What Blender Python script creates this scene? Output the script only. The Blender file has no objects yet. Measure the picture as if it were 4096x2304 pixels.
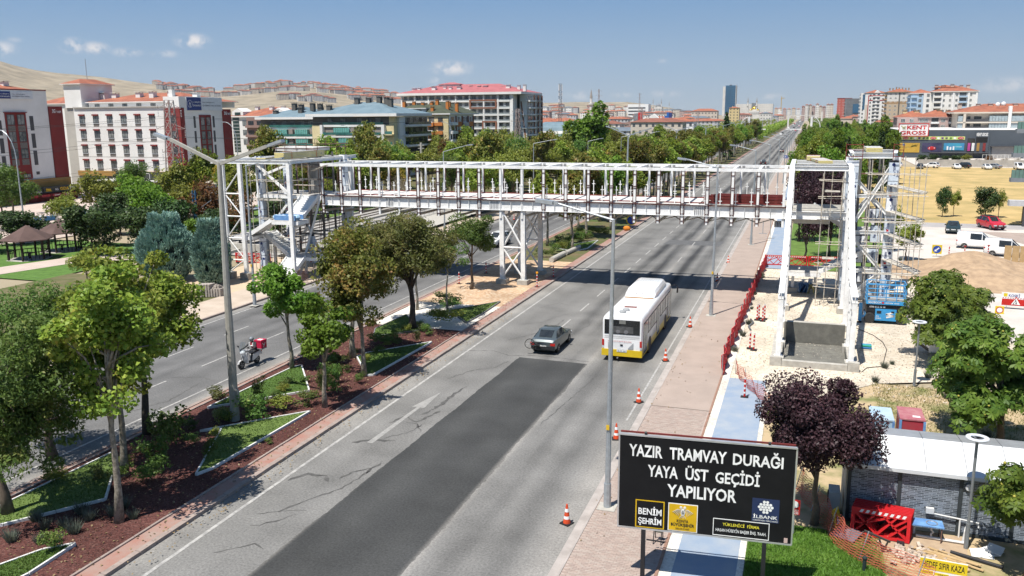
import bpy, bmesh, math, random
import numpy as np
from mathutils import Vector, Matrix
R=math.radians
rnd=random.Random(7); U=rnd.uniform
SC=bpy.context.scene
COL=SC.collection
# ---------------- camera
def set_camera():
 cd=bpy.data.cameras.new('camera'); co=bpy.data.objects.new('camera',cd); COL.objects.link(co)
 th,psi,a=R(11.473),R(18.98),R(0.43)
 ff=Vector((-math.sin(psi),math.cos(psi),0)); r0=Vector((math.cos(psi),math.sin(psi),0)); z=Vector((0,0,1))
 fw=ff*math.cos(th)-z*math.sin(th); u0=ff*math.sin(th)+z*math.cos(th)
 rt=r0*math.cos(a)-u0*math.sin(a); up=r0*math.sin(a)+u0*math.cos(a)
 m=Matrix((rt,up,-fw)).transposed().to_4x4(); m.translation=(0,0,15.0)
 co.matrix_world=m
 cd.sensor_width=36; cd.lens=36*3400/4096; cd.clip_start=.5; cd.clip_end=30000
 SC.camera=co
set_camera()
# ---------------- light
SUN=Vector((.18,.43,-1)).normalized()
w=bpy.data.worlds.new('World'); SC.world=w; w.use_nodes=True
nt=w.node_tree; bg=nt.nodes['Background']
sky=nt.nodes.new('ShaderNodeTexSky'); sky.sky_type='NISHITA'; sky.sun_disc=False
sky.sun_elevation=math.asin(-SUN.z); sky.sun_rotation=math.atan2(-SUN.x,-SUN.y)
sky.altitude=1000; sky.air_density=1.0; sky.dust_density=.35; sky.ozone_density=2.6
SKY_STR=.078
def world_clouds():
 N=nt.nodes; L=nt.links
 tc=N.new('ShaderNodeTexCoord'); sep=N.new('ShaderNodeSeparateXYZ'); L.new(tc.outputs['Generated'],sep.inputs[0])
 # azimuth / elevation of the view direction
 at=N.new('ShaderNodeMath'); at.operation='ARCTAN2'; L.new(sep.outputs[0],at.inputs[0]); L.new(sep.outputs[1],at.inputs[1])
 el=N.new('ShaderNodeMath'); el.operation='ARCSINE'; L.new(sep.outputs[2],el.inputs[0])
 cmb=N.new('ShaderNodeCombineXYZ'); L.new(at.outputs[0],cmb.inputs[0]); L.new(el.outputs[0],cmb.inputs[1])
 nz=N.new('ShaderNodeTexNoise'); nz.inputs['Scale'].default_value=75; nz.inputs['Detail'].default_value=5; nz.inputs['Roughness'].default_value=.6
 L.new(cmb.outputs[0],nz.inputs['Vector'])
 # soft lumps placed where small cumulus stand in the sky: azimuth, elevation, half sizes, strength
 cl=[(-45.3,4.15,.85,.5,.95),(-44.2,4.05,.85,.42,.95),(-42.5,3.85,.9,.3,.75),(-40.4,3.8,.9,.26,.5),(-38.8,4.6,1.1,.5,1.15),(-49.0,3.9,.9,.5,.8),(-48.3,4.4,.5,.2,.3),(-22.8,3.05,1.5,.5,1.1),(-9.1,3.35,.4,.18,.3),(-14.3,1.25,1.3,.35,.4),(-9,1.3,1.2,.28,.4),(-2.4,1.05,1.1,.25,.35),(10.7,1.5,2.0,.5,.55),(-23.9,2.25,.6,.3,.4),(-11.7,1.25,.9,.22,.3)]
 acc=None
 for (a,e,ha,he,s) in cl:
  sb=N.new('ShaderNodeVectorMath'); sb.operation='SUBTRACT'; L.new(cmb.outputs[0],sb.inputs[0]); sb.inputs[1].default_value=(R(a),R(e),0)
  dv=N.new('ShaderNodeVectorMath'); dv.operation='DIVIDE'; L.new(sb.outputs[0],dv.inputs[0]); dv.inputs[1].default_value=(R(ha),R(he),1)
  ln=N.new('ShaderNodeVectorMath'); ln.operation='LENGTH'; L.new(dv.outputs[0],ln.inputs[0])
  mp=N.new('ShaderNodeMapRange'); mp.interpolation_type='SMOOTHSTEP'; L.new(ln.outputs['Value'],mp.inputs[0])
  mp.inputs[1].default_value=1.25; mp.inputs[2].default_value=0; mp.inputs[3].default_value=0; mp.inputs[4].default_value=s
  if acc is None: acc=mp.outputs[0]
  else:
   ad=N.new('ShaderNodeMath'); ad.operation='MAXIMUM'; L.new(acc,ad.inputs[0]); L.new(mp.outputs[0],ad.inputs[1]); acc=ad.outputs[0]
 mu=N.new('ShaderNodeMapRange'); mu.interpolation_type='SMOOTHSTEP'; L.new(nz.outputs[0],mu.inputs[0])
 mu.inputs[1].default_value=.36; mu.inputs[2].default_value=.62; mu.inputs[3].default_value=0; mu.inputs[4].default_value=1
 al=N.new('ShaderNodeMath'); al.operation='MULTIPLY'; L.new(acc,al.inputs[0]); L.new(mu.outputs[0],al.inputs[1])
 # hazy band of the lower sky, the same all round the horizon
 ce=N.new('ShaderNodeMapRange'); L.new(el.outputs[0],ce.inputs[0]); ce.inputs[1].default_value=0; ce.inputs[2].default_value=R(9.5)
 rp=N.new('ShaderNodeValToRGB'); e=rp.color_ramp.elements; e[0].color=(.27,.32,.365,1); e[1].color=(.08,.19,.365,1); m_=e.new(.3); m_.color=(.20,.285,.38,1); L.new(ce.outputs[0],rp.inputs[0])
 sv=N.new('ShaderNodeVectorMath'); sv.operation='SCALE'; L.new(rp.outputs[0],sv.inputs[0]); sv.inputs['Scale'].default_value=1/SKY_STR
 hm=N.new('ShaderNodeMapRange'); hm.interpolation_type='SMOOTHSTEP'; L.new(el.outputs[0],hm.inputs[0]); hm.inputs[1].default_value=R(12); hm.inputs[2].default_value=R(45)
 hx=N.new('ShaderNodeMix'); hx.data_type='RGBA'; L.new(hm.outputs[0],hx.inputs[0]); L.new(sv.outputs[0],hx.inputs[6]); L.new(sky.outputs[0],hx.inputs[7])
 mx=N.new('ShaderNodeMix'); mx.data_type='RGBA'; L.new(al.outputs[0],mx.inputs[0]); L.new(hx.outputs[2],mx.inputs[6]); mx.inputs[7].default_value=(6.6,6.4,6.4,1)
 return mx.outputs[2]
nt.links.new(world_clouds(),bg.inputs[0]); bg.inputs[1].default_value=SKY_STR
sl=bpy.data.lights.new('sun','SUN'); sl.energy=4.4; sl.angle=R(.5); sl.color=(1,.955,.89)
so=bpy.data.objects.new('sun',sl); COL.objects.link(so); so.rotation_euler=SUN.to_track_quat('-Z','Y').to_euler(); so.location=(0,0,60)
SC.view_settings.view_transform='Standard'; SC.view_settings.look='None'; SC.view_settings.exposure=0.7; SC.view_settings.gamma=1; SC.view_settings.use_curve_mapping=False
SC.render.engine='CYCLES'; SC.cycles.max_bounces=5; SC.cycles.diffuse_bounces=2; SC.cycles.glossy_bounces=2; SC.cycles.transmission_bounces=3; SC.cycles.transparent_max_bounces=6
SC.cycles.use_adaptive_sampling=True; SC.cycles.adaptive_threshold=.02; SC.cycles.use_denoising=True; SC.cycles.caustics_reflective=False; SC.cycles.caustics_refractive=False
# ---------------- materials
MATS={}
def _nodes(name):
 m=bpy.data.materials.new(name); m.use_nodes=True; return m,m.node_tree.nodes,m.node_tree.links,m.node_tree.nodes['Principled BSDF']
def mat(name,c,c2=None,sc=2.,ro=.75,bump=0.,bsc=None,metal=0.,spec=.3,lo=.35,hi=.65,det=4):
 if name in MATS: return MATS[name]
 m,N,L,b=_nodes(name)
 c2=c2 or tuple(x*.82 for x in c)
 g=N.new('ShaderNodeNewGeometry'); n=N.new('ShaderNodeTexNoise'); n.inputs['Scale'].default_value=sc; n.inputs['Detail'].default_value=det; n.inputs['Roughness'].default_value=.6
 L.new(g.outputs['Position'],n.inputs['Vector'])
 r=N.new('ShaderNodeValToRGB'); r.color_ramp.elements[0].position=lo; r.color_ramp.elements[1].position=hi
 r.color_ramp.elements[0].color=(*c2,1); r.color_ramp.elements[1].color=(*c,1)
 L.new(n.outputs[0],r.inputs[0]); L.new(r.outputs[0],b.inputs['Base Color'])
 b.inputs['Roughness'].default_value=ro; b.inputs['Metallic'].default_value=metal; b.inputs['Specular IOR Level'].default_value=spec
 if bump:
  n2=N.new('ShaderNodeTexNoise'); n2.inputs['Scale'].default_value=bsc or sc*8; n2.inputs['Detail'].default_value=3; L.new(g.outputs['Position'],n2.inputs['Vector'])
  bp=N.new('ShaderNodeBump'); bp.inputs['Strength'].default_value=bump; bp.inputs['Distance'].default_value=.03; L.new(n2.outputs[0],bp.inputs['Height']); L.new(bp.outputs[0],b.inputs['Normal'])
 MATS[name]=m; return m
def leafmat(name,cols,tr=.38,ro=.5):
 m,N,L,b=_nodes(name)
 g=N.new('ShaderNodeNewGeometry'); r=N.new('ShaderNodeValToRGB'); e=r.color_ramp.elements
 nz=N.new('ShaderNodeTexNoise'); nz.inputs['Scale'].default_value=.75; nz.inputs['Detail'].default_value=3; L.new(g.outputs['Position'],nz.inputs['Vector']); nr=N.new('ShaderNodeMapRange'); nr.inputs[1].default_value=.32; nr.inputs[2].default_value=.68; L.new(nz.outputs[0],nr.inputs[0])
 fx=N.new('ShaderNodeMix'); fx.inputs[0].default_value=.52; L.new(g.outputs['Random Per Island'],fx.inputs[2]); L.new(nr.outputs[0],fx.inputs[3])
 cols=sorted(cols,key=lambda c:c[0]+c[1]); n=len(cols)
 while len(e)<n: e.new(.5)
 for i,c in enumerate(cols): e[i].position=i/(n-1); e[i].color=(*c,1)
 L.new(fx.outputs[0],r.inputs[0])
 oi=N.new('ShaderNodeObjectInfo'); hs=N.new('ShaderNodeHueSaturation')
 mr=N.new('ShaderNodeMapRange'); mr.inputs[3].default_value=.78; mr.inputs[4].default_value=1.22; L.new(oi.outputs['Random'],mr.inputs[0])
 mh=N.new('ShaderNodeMath'); mh.operation='MULTIPLY_ADD'; mh.inputs[1].default_value=.03; mh.inputs[2].default_value=.485; L.new(oi.outputs['Random'],mh.inputs[0])
 L.new(r.outputs[0],hs.inputs['Color']); L.new(mr.outputs[0],hs.inputs['Value']); L.new(mh.outputs[0],hs.inputs['Hue'])
 L.new(hs.outputs[0],b.inputs['Base Color']); b.inputs['Roughness'].default_value=ro; b.inputs['Specular IOR Level'].default_value=.25
 t=N.new('ShaderNodeBsdfTranslucent'); L.new(hs.outputs[0],t.inputs[0])
 mx=N.new('ShaderNodeMixShader'); mx.inputs[0].default_value=tr; L.new(b.outputs[0],mx.inputs[1]); L.new(t.outputs[0],mx.inputs[2])
 L.new(mx.outputs[0],N['Material Output'].inputs[0]); MATS[name]=m; return m
def glassmat(name,c,ro=.06,spec=.6):
 m=mat(name,c,tuple(x*.45 for x in c),sc=.6,ro=ro,spec=spec); return m
white=mat('white steel paint',(.81,.81,.79),(.66,.655,.63),sc=2.2,ro=.4,lo=.3,hi=.55,det=8)
brownp=mat('brown primer',(.085,.03,.025),(.06,.022,.02),ro=.6)
redsteel=mat('red oxide steel',(.20,.035,.03),(.14,.03,.025),ro=.6)
galv=mat('galvanised steel',(.42,.45,.47),(.33,.36,.38),sc=6,ro=.38,metal=.4)
concrete=mat('concrete',(.44,.42,.37),(.34,.32,.28),sc=3,ro=.9,bump=.2)
dconcrete=mat('dark concrete',(.17,.165,.14),(.12,.115,.1),sc=2,ro=.85,bump=.15)  # darker concrete for the pit floor and its inner faces
black=mat('black rubber',(.02,.02,.02),ro=.7)
darkgl=glassmat('dark glass',(.03,.035,.04))
# ---------------- meshes
KIDS={}
def vis(o): COL.objects.link(o); return o
def tag(o,label=None,cat=None,group=None,kind=None):
 if label:o['label']=label
 if cat:o['category']=cat
 if group:o['group']=group
 if kind:o['kind']=kind
 return o
def thing(name,label,cat,loc=(0,0,0),rz=0.,group=None):
 o=bpy.data.objects.new(name,None); o.empty_display_size=.3; vis(o); o.location=loc; o.rotation_euler=(0,0,rz); KIDS[o.name]=[]
 return tag(o,label,cat,group)
def link(name,me,parent=None,loc=(0,0,0),rot=(0,0,0),sc=(1,1,1)):
 o=bpy.data.objects.new(name,me); vis(o); o.location=loc; o.rotation_euler=rot; o.scale=sc if hasattr(sc,'__len__') else (sc,sc,sc)
 KIDS[o.name]=[]
 if parent is not None: o.parent=parent; KIDS[parent.name].append(o)
 return o
def dup(o,parent=None,loc=None,rz=None,sc=None,label=None):
 c=o.copy(); vis(c); KIDS[c.name]=[]
 if parent is not None: c.parent=parent; KIDS[parent.name].append(c)
 if loc is not None: c.location=loc
 if rz is not None: c.rotation_euler=(0,0,rz)
 if sc is not None: c.scale=sc if hasattr(sc,'__len__') else (sc,sc,sc)
 if label: c['label']=label
 for k in list(KIDS[o.name]): dup(k,c)
 return c
class MB:
 def __init__(s,off=None): s.v=[];s.f=[];s.m=[];s.off=off
 def add(s,vs,fs,mi=0):
  n=len(s.v); s.v+=[tuple(p) for p in vs]; s.f+=[tuple(i+n for i in f) for f in fs]; s.m+=[mi]*len(fs); return s
 def bx(s,x0,x1,y0,y1,z0,z1,mi=0):
  return s.add([(x0,y0,z0),(x1,y0,z0),(x1,y1,z0),(x0,y1,z0),(x0,y0,z1),(x1,y0,z1),(x1,y1,z1),(x0,y1,z1)],
   [(0,3,2,1),(4,5,6,7),(0,1,5,4),(1,2,6,5),(2,3,7,6),(3,0,4,7)],mi)
 def box(s,c,d,rz=0,mi=0,rx=0,ry=0):
  M=Matrix.Rotation(rz,3,'Z')@Matrix.Rotation(ry,3,'Y')@Matrix.Rotation(rx,3,'X'); h=[x/2 for x in d]; c=Vector(c)
  vs=[c+M@Vector((a*h[0],b*h[1],e*h[2])) for e in(-1,1) for a,b in((-1,-1),(1,-1),(1,1),(-1,1))]
  return s.add(vs,[(0,3,2,1),(4,5,6,7),(0,1,5,4),(1,2,6,5),(2,3,7,6),(3,0,4,7)],mi)
 def bar(s,p,q,w,h,mi=0,up=(0,0,1)):
  p=Vector(p);q=Vector(q);d=(q-p).normalized();u=Vector(up)
  if abs(d.dot(u))>.98:u=Vector((0,1,0))
  a=d.cross(u).normalized();b=a.cross(d).normalized(); a=a*w/2;b=b*h/2
  vs=[p-a-b,p+a-b,p+a+b,p-a+b,q-a-b,q+a-b,q+a+b,q-a+b]
  return s.add(vs,[(0,1,2,3),(7,6,5,4),(0,4,5,1),(1,5,6,2),(2,6,7,3),(3,7,4,0)],mi)
 def ibeam(s,p,q,w,h,t=.03,mi=0,up=(0,0,1)):
  p=Vector(p);q=Vector(q);d=(q-p).normalized();u=Vector(up)
  a=d.cross(u).normalized();b=a.cross(d).normalized()
  s.bar(p+b*(h/2-t/2),q+b*(h/2-t/2),w,t,mi,up); s.bar(p-b*(h/2-t/2),q-b*(h/2-t/2),w,t,mi,up); s.bar(p,q,t,h-2*t,mi,up); return s
 def tube(s,p,q,r0,r1=None,n=8,mi=0,cap=True):
  r1=r0 if r1 is None else r1; p=Vector(p);q=Vector(q);d=(q-p).normalized();u=Vector((0,0,1)) if abs(d.z)<.95 else Vector((1,0,0))
  a=d.cross(u).normalized();b=a.cross(d)
  vs=[]
  for c,r in((p,r0),(q,r1)):
   for i in range(n):
    t=2*math.pi*i/n; vs.append(c+(a*math.cos(t)+b*math.sin(t))*r)
  fs=[(i,i+n,(i+1)%n+n,(i+1)%n) for i in range(n)]
  if cap: fs+=[tuple(range(n)),tuple(range(2*n-1,n-1,-1))]
  return s.add(vs,fs,mi)
 def path(s,pts,r,n=6,mi=0):
  pts=[Vector(p) for p in pts]; rs=r if hasattr(r,'__len__') else [r]*len(pts); vs=[]
  pa=None
  for i,p in enumerate(pts):
   d=(pts[min(i+1,len(pts)-1)]-pts[max(i-1,0)]).normalized()
   if pa is None:
    u=Vector((0,0,1)) if abs(d.z)<.9 else Vector((1,0,0)); pa=d.cross(u).normalized()
   a=(pa-d*pa.dot(d)).normalized(); pa=a; b=d.cross(a)
   for k in range(n):
    t=2*math.pi*k/n; vs.append(p+(a*math.cos(t)+b*math.sin(t))*rs[i])
  fs=[]
  for i in range(len(pts)-1):
   for k in range(n): fs.append((i*n+k,i*n+(k+1)%n,(i+1)*n+(k+1)%n,(i+1)*n+k))
  fs+=[tuple(range(n-1,-1,-1)),tuple((len(pts)-1)*n+k for k in range(n))]
  return s.add(vs,fs,mi)
 def prism(s,poly,z0,z1,mi=0):
  n=len(poly); vs=[(x,y,z0) for x,y in poly]+[(x,y,z1) for x,y in poly]
  a=sum(poly[i][0]*poly[(i+1)%n][1]-poly[(i+1)%n][0]*poly[i][1] for i in range(n))
  fs=[tuple(range(n-1,-1,-1)),tuple(range(n,2*n))]+[(i,(i+1)%n,(i+1)%n+n,i+n) for i in range(n)]
  if a<0: fs=[tuple(reversed(f)) for f in fs]
  return s.add(vs,fs,mi)
 def lathe(s,prof,c=(0,0,0),n=12,mi=0,axis='z'):
  vs=[];c=Vector(c)
  for r,h in prof:
   for k in range(n):
    t=2*math.pi*k/n; x,y=r*math.cos(t),r*math.sin(t)
    vs.append(c+Vector((x,y,h) if axis=='z' else ((h,x,y) if axis=='x' else (y,h,x))))
  fs=[]
  for i in range(len(prof)-1):
   for k in range(n): fs.append((i*n+k,i*n+(k+1)%n,(i+1)*n+(k+1)%n,(i+1)*n+k))
  fs+=[tuple(range(n-1,-1,-1)),tuple((len(prof)-1)*n+k for k in range(n))]
  return s.add(vs,fs,mi)
 def sph(s,c,r,n=8,m=5,mi=0):
  r=r if hasattr(r,'__len__') else (r,r,r); vs=[];c=Vector(c)
  for i in range(1,m):
   p=math.pi*i/m
   for k in range(n):
    t=2*math.pi*k/n; vs.append(c+Vector((r[0]*math.sin(p)*math.cos(t),r[1]*math.sin(p)*math.sin(t),-r[2]*math.cos(p))))
  vs+=[c-Vector((0,0,r[2])),c+Vector((0,0,r[2]))]; B=len(vs)-2;T=B+1; fs=[]
  for k in range(n):
   fs.append((B,(k+1)%n,k)); fs.append((T,(m-2)*n+k,(m-2)*n+(k+1)%n))
  for i in range(m-2):
   for k in range(n): fs.append((i*n+k,i*n+(k+1)%n,(i+1)*n+(k+1)%n,(i+1)*n+k))
  return s.add(vs,fs,mi)
 def sheet(s,poly,z,mi=0):
  n=len(poly); a=sum(poly[i][0]*poly[(i+1)%n][1]-poly[(i+1)%n][0]*poly[i][1] for i in range(n))
  if a<0: poly=poly[::-1]
  return s.add([(x,y,z) for x,y in poly],[tuple(range(n))],mi)
 def mesh(s,name,mats,off=(0,0,0),smooth=False):
  me=bpy.data.meshes.new(name); ox,oy,oz=off
  me.from_pydata([(x-ox,y-oy,z-oz) for x,y,z in s.v] if any(off) else s.v,[],s.f)
  for m in (mats if isinstance(mats,(list,tuple)) else [mats]): me.materials.append(m)
  if any(s.m): me.polygons.foreach_set('material_index',s.m)
  if smooth: me.polygons.foreach_set('use_smooth',[True]*len(s.f))
  me.update(); return me
 def obj(s,name,mats,parent=None,smooth=False,world=True):
  off=tuple(parent_loc(parent)) if (parent is not None and world) else (0,0,0)
  return link(name,s.mesh(name,mats,off,smooth),parent)
def struct(name,mb,m,kind='structure',**k): return tag(mb.obj(name,m,**k),kind=kind)
# ---------------- lettering
def text_mesh(s,bold=0.,res=2):
 cu=bpy.data.curves.new('t','FONT'); cu.body=s; cu.offset=bold; cu.resolution_u=res; cu.align_x='LEFT'
 o=bpy.data.objects.new('t',cu); COL.objects.link(o)
 dg=bpy.context.evaluated_depsgraph_get(); me=bpy.data.meshes.new_from_object(o.evaluated_get(dg))
 bpy.data.objects.remove(o); bpy.data.curves.remove(cu); return me
def letter(s,parent,o,right,up,w,h,m,bold=.012,name='lettering',local=False,fit=True):
 me=text_mesh(s,bold); n=len(me.vertices); a=np.empty(n*3,'f'); me.vertices.foreach_get('co',a); a=a.reshape(-1,3)
 lo=a.min(0);hi=a.max(0); sx=w/max(hi[0]-lo[0],1e-6); sy=h/max(hi[1]-lo[1],1e-6)
 if not fit: sx=sy
 rv=np.array(Vector(right).normalized());uv=np.array(Vector(up).normalized()); nv=np.cross(rv,uv)
 off=np.array((0,0,0) if local or parent is None else tuple(parent_loc(parent)))
 p=np.array(o)-off+np.outer((a[:,0]-lo[0])*sx,rv)+np.outer((a[:,1]-lo[1])*sy,uv)+nv*.006
 me.vertices.foreach_set('co',p.astype('f').ravel()); me.materials.clear(); me.materials.append(m); me.update()
 return link(name,me,parent)
def parent_loc(p):
 v=Vector(p.location)
 while p.parent: p=p.parent; v+=p.location
 return v
# ================= ground, roads, pavements
def asphalt(name,lanes,base,dark,dust=()):
 m,N,L,b=_nodes(name); g=N.new('ShaderNodeNewGeometry'); sp=N.new('ShaderNodeSeparateXYZ'); L.new(g.outputs['Position'],sp.inputs[0])
 mp=N.new('ShaderNodeMapping'); mp.inputs['Scale'].default_value=(1,.06,1); L.new(g.outputs['Position'],mp.inputs[0])
 n1=N.new('ShaderNodeTexNoise'); n1.inputs['Scale'].default_value=.8; n1.inputs['Detail'].default_value=5; L.new(mp.outputs[0],n1.inputs['Vector'])
 n2=N.new('ShaderNodeTexNoise'); n2.inputs['Scale'].default_value=.35; n2.inputs['Detail'].default_value=6; L.new(g.outputs['Position'],n2.inputs['Vector'])
 n3=N.new('ShaderNodeTexNoise'); n3.inputs['Scale'].default_value=11; n3.inputs['Detail'].default_value=6; n3.inputs['Roughness'].default_value=.75; L.new(g.outputs['Position'],n3.inputs['Vector'])
 acc=None
 for c,wd,s in lanes:
  sb=N.new('ShaderNodeMath'); sb.operation='SUBTRACT'; sb.inputs[1].default_value=c; L.new(sp.outputs[0],sb.inputs[0])
  ab=N.new('ShaderNodeMath'); ab.operation='ABSOLUTE'; L.new(sb.outputs[0],ab.inputs[0])
  mr=N.new('ShaderNodeMapRange'); mr.interpolation_type='SMOOTHSTEP'; mr.inputs[1].default_value=wd; mr.inputs[2].default_value=0; mr.inputs[3].default_value=0; mr.inputs[4].default_value=s; L.new(ab.outputs[0],mr.inputs[0])
  if acc is None: acc=mr.outputs[0]
  else:
   ad=N.new('ShaderNodeMath'); ad.operation='MAXIMUM'; L.new(acc,ad.inputs[0]); L.new(mr.outputs[0],ad.inputs[1]); acc=ad.outputs[0]
 mm=N.new('ShaderNodeMapRange'); mm.inputs[1].default_value=.35; mm.inputs[2].default_value=.6; mm.inputs[3].default_value=.35; mm.inputs[4].default_value=1.1; L.new(n1.outputs[0],mm.inputs[0])
 ym=N.new('ShaderNodeMapRange'); ym.inputs[1].default_value=44; ym.inputs[2].default_value=78; ym.inputs[3].default_value=.42; L.new(sp.outputs[1],ym.inputs[0]); ya=N.new('ShaderNodeMath'); ya.operation='MULTIPLY'; L.new(acc,ya.inputs[0]); L.new(ym.outputs[0],ya.inputs[1]); acc=ya.outputs[0]
 wr=N.new('ShaderNodeMath'); wr.operation='MULTIPLY'; wr.use_clamp=True; L.new(acc,wr.inputs[0]); L.new(mm.outputs[0],wr.inputs[1])
 mx=N.new('ShaderNodeMix'); mx.data_type='RGBA'; L.new(wr.outputs[0],mx.inputs[0]); mx.inputs[6].default_value=(*base,1); mx.inputs[7].default_value=(*dark,1)
 for c,wd in dust:
  sb=N.new('ShaderNodeMath'); sb.operation='SUBTRACT'; sb.inputs[1].default_value=c; L.new(sp.outputs[0],sb.inputs[0]); ab=N.new('ShaderNodeMath'); ab.operation='ABSOLUTE'; L.new(sb.outputs[0],ab.inputs[0])
  mr=N.new('ShaderNodeMapRange'); mr.interpolation_type='SMOOTHSTEP'; mr.inputs[1].default_value=wd; mr.inputs[2].default_value=0; mr.inputs[4].default_value=.75; L.new(ab.outputs[0],mr.inputs[0]); ml=N.new('ShaderNodeMath'); ml.operation='MULTIPLY'; L.new(mr.outputs[0],ml.inputs[0]); L.new(mm.outputs[0],ml.inputs[1])
  m2=N.new('ShaderNodeMix'); m2.data_type='RGBA'; L.new(ml.outputs[0],m2.inputs[0]); L.new(mx.outputs[2],m2.inputs[6]); m2.inputs[7].default_value=(.28,.265,.24,1); mx=m2
 r2=N.new('ShaderNodeMapRange'); r2.inputs[1].default_value=.3; r2.inputs[2].default_value=.7; r2.inputs[3].default_value=.78; r2.inputs[4].default_value=1.16; L.new(n2.outputs[0],r2.inputs[0])
 r3=N.new('ShaderNodeMapRange'); r3.inputs[1].default_value=.3; r3.inputs[2].default_value=.7; r3.inputs[3].default_value=.62; r3.inputs[4].default_value=1.38; L.new(n3.outputs[0],r3.inputs[0])
 m1=N.new('ShaderNodeMath'); m1.operation='MULTIPLY'; L.new(r2.outputs[0],m1.inputs[0]); L.new(r3.outputs[0],m1.inputs[1])
 sc=N.new('ShaderNodeVectorMath'); sc.operation='SCALE'; L.new(mx.outputs[2],sc.inputs[0]); L.new(m1.outputs[0],sc.inputs['Scale'])
 L.new(sc.outputs[0],b.inputs['Base Color']); b.inputs['Roughness'].default_value=.85; b.inputs['Specular IOR Level'].default_value=.2
 bp=N.new('ShaderNodeBump'); bp.inputs['Strength'].default_value=.25; bp.inputs['Distance'].default_value=.02; L.new(n3.outputs[0],bp.inputs['Height']); L.new(bp.outputs[0],b.inputs['Normal'])
 MATS[name]=m; return m
def grit(name,cols,sc,ro=.95,bump=.6,big=.25):
 m,N,L,b=_nodes(name); g=N.new('ShaderNodeNewGeometry')
 v=N.new('ShaderNodeTexVoronoi'); v.inputs['Scale'].default_value=sc; L.new(g.outputs['Position'],v.inputs['Vector'])
 r=N.new('ShaderNodeValToRGB'); e=r.color_ramp.elements
 while len(e)<len(cols): e.new(.5)
 for i,c in enumerate(cols): e[i].position=i/(len(cols)-1); e[i].color=(*c,1)
 sp=N.new('ShaderNodeSeparateColor'); L.new(v.outputs['Color'],sp.inputs[0]); L.new(sp.outputs[0],r.inputs[0])
 n=N.new('ShaderNodeTexNoise'); n.inputs['Scale'].default_value=big; n.inputs['Detail'].default_value=6; L.new(g.outputs['Position'],n.inputs['Vector'])
 mr=N.new('ShaderNodeMapRange'); mr.inputs[1].default_value=.3; mr.inputs[2].default_value=.7; mr.inputs[3].default_value=.7; mr.inputs[4].default_value=1.15; L.new(n.outputs[0],mr.inputs[0])
 sc_=N.new('ShaderNodeVectorMath'); sc_.operation='SCALE'; L.new(r.outputs[0],sc_.inputs[0]); L.new(mr.outputs[0],sc_.inputs['Scale'])
 L.new(sc_.outputs[0],b.inputs['Base Color']); b.inputs['Roughness'].default_value=ro; b.inputs['Specular IOR Level'].default_value=.1
 bp=N.new('ShaderNodeBump'); bp.inputs['Strength'].default_value=bump; bp.inputs['Distance'].default_value=.04; L.new(v.outputs['Distance'],bp.inputs['Height']); L.new(bp.outputs[0],b.inputs['Normal'])
 MATS[name]=m; return m
AS1=asphalt('worn asphalt',[(-18.0,1.5,.4),(-14.7,1.0,1.0),(-13.2,1.0,1.0),(-10.9,.9,.95),(-9.3,.9,.9)],(.18,.176,.166),(.05,.05,.05),((-21.0,1.2),(-7.5,1.3),(-12.0,.35)))
AS2=asphalt('worn asphalt far side',[(-33.4,1.0,.5),(-37.0,.9,.9),(-35.4,.9,.85),(-39.9,1.3,.9)],(.14,.138,.134),(.048,.048,.048),((-30.3,1.1),(-42.1,1.2)))
patchm=asphalt('fresh asphalt',[(-15.4,1.0,.8),(-13.2,.9,.7)],(.052,.053,.052),(.075,.076,.073),((-16.9,.25),(-11.9,.3)))
crackm=mat('tar crack seal',(.06,.058,.055),(.115,.112,.106),sc=3,ro=.8)
linem=mat('worn road paint',(.40,.39,.365),(.27,.263,.25),sc=3.5,ro=.8,lo=.4,hi=.6)
pavem=mat('pink paving',(.355,.285,.24),(.31,.25,.21),sc=.8,ro=.9,bump=.15,bsc=30)
paveb=[mat('paver rose',(.365,.285,.24),(.325,.255,.215),sc=3,ro=.9),mat('paver sand',(.37,.305,.26),(.33,.27,.23),sc=3,ro=.9),mat('paver dull',(.335,.265,.225),(.3,.235,.2),sc=3,ro=.9)]
kerbm=mat('kerb concrete',(.33,.27,.235),(.25,.2,.175),sc=2,ro=.9,bump=.2)
kerbred=mat('red paving strip',(.31,.16,.125),(.30,.22,.185),sc=1.6,ro=.9,bump=.15)
bluem=mat('blue cycle path',(.21,.275,.365),(.30,.335,.375),sc=1.1,ro=.85,lo=.3,hi=.7,det=8)
gravelw=grit('white gravel',[(.62,.58,.5),(.72,.68,.6),(.5,.46,.4)],14)
yardm=grit('cream gravel yard',[(.57,.50,.39),(.65,.58,.48),(.49,.42,.32),(.63,.55,.44)],9)
mulchm=grit('red bark mulch',[(.085,.036,.031),(.13,.054,.045),(.055,.025,.023),(.17,.085,.07)],16,bump=.8)
soilm=mat('bare soil',(.34,.245,.15),(.24,.17,.105),sc=.7,ro=.95,bump=.4,bsc=6)
dryg=mat('dry golden grass',(.50,.355,.155),(.31,.24,.095),sc=.16,det=8,ro=.95,bump=.5,bsc=5)
dryl=mat('sparse dry lawn',(.42,.32,.19),(.16,.17,.06),sc=.55,ro=.95,bump=.4,bsc=8,lo=.38,hi=.55)
lawnm=mat('green lawn',(.10,.19,.035),(.06,.12,.02),sc=1.5,ro=.9,bump=.5,bsc=14)
lotm=mat('pale dusty lot',(.56,.51,.45),(.45,.41,.37),sc=.35,ro=.95,bump=.15,bsc=6)
plazam=mat('pale plaza paving',(.50,.42,.36),(.42,.34,.29),sc=.3,ro=.9)
def rect(name,x0,x1,y0,y1,z,m): return struct(name,MB().sheet([(x0,y0),(x1,y0),(x1,y1),(x0,y1)],z),m)
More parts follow.
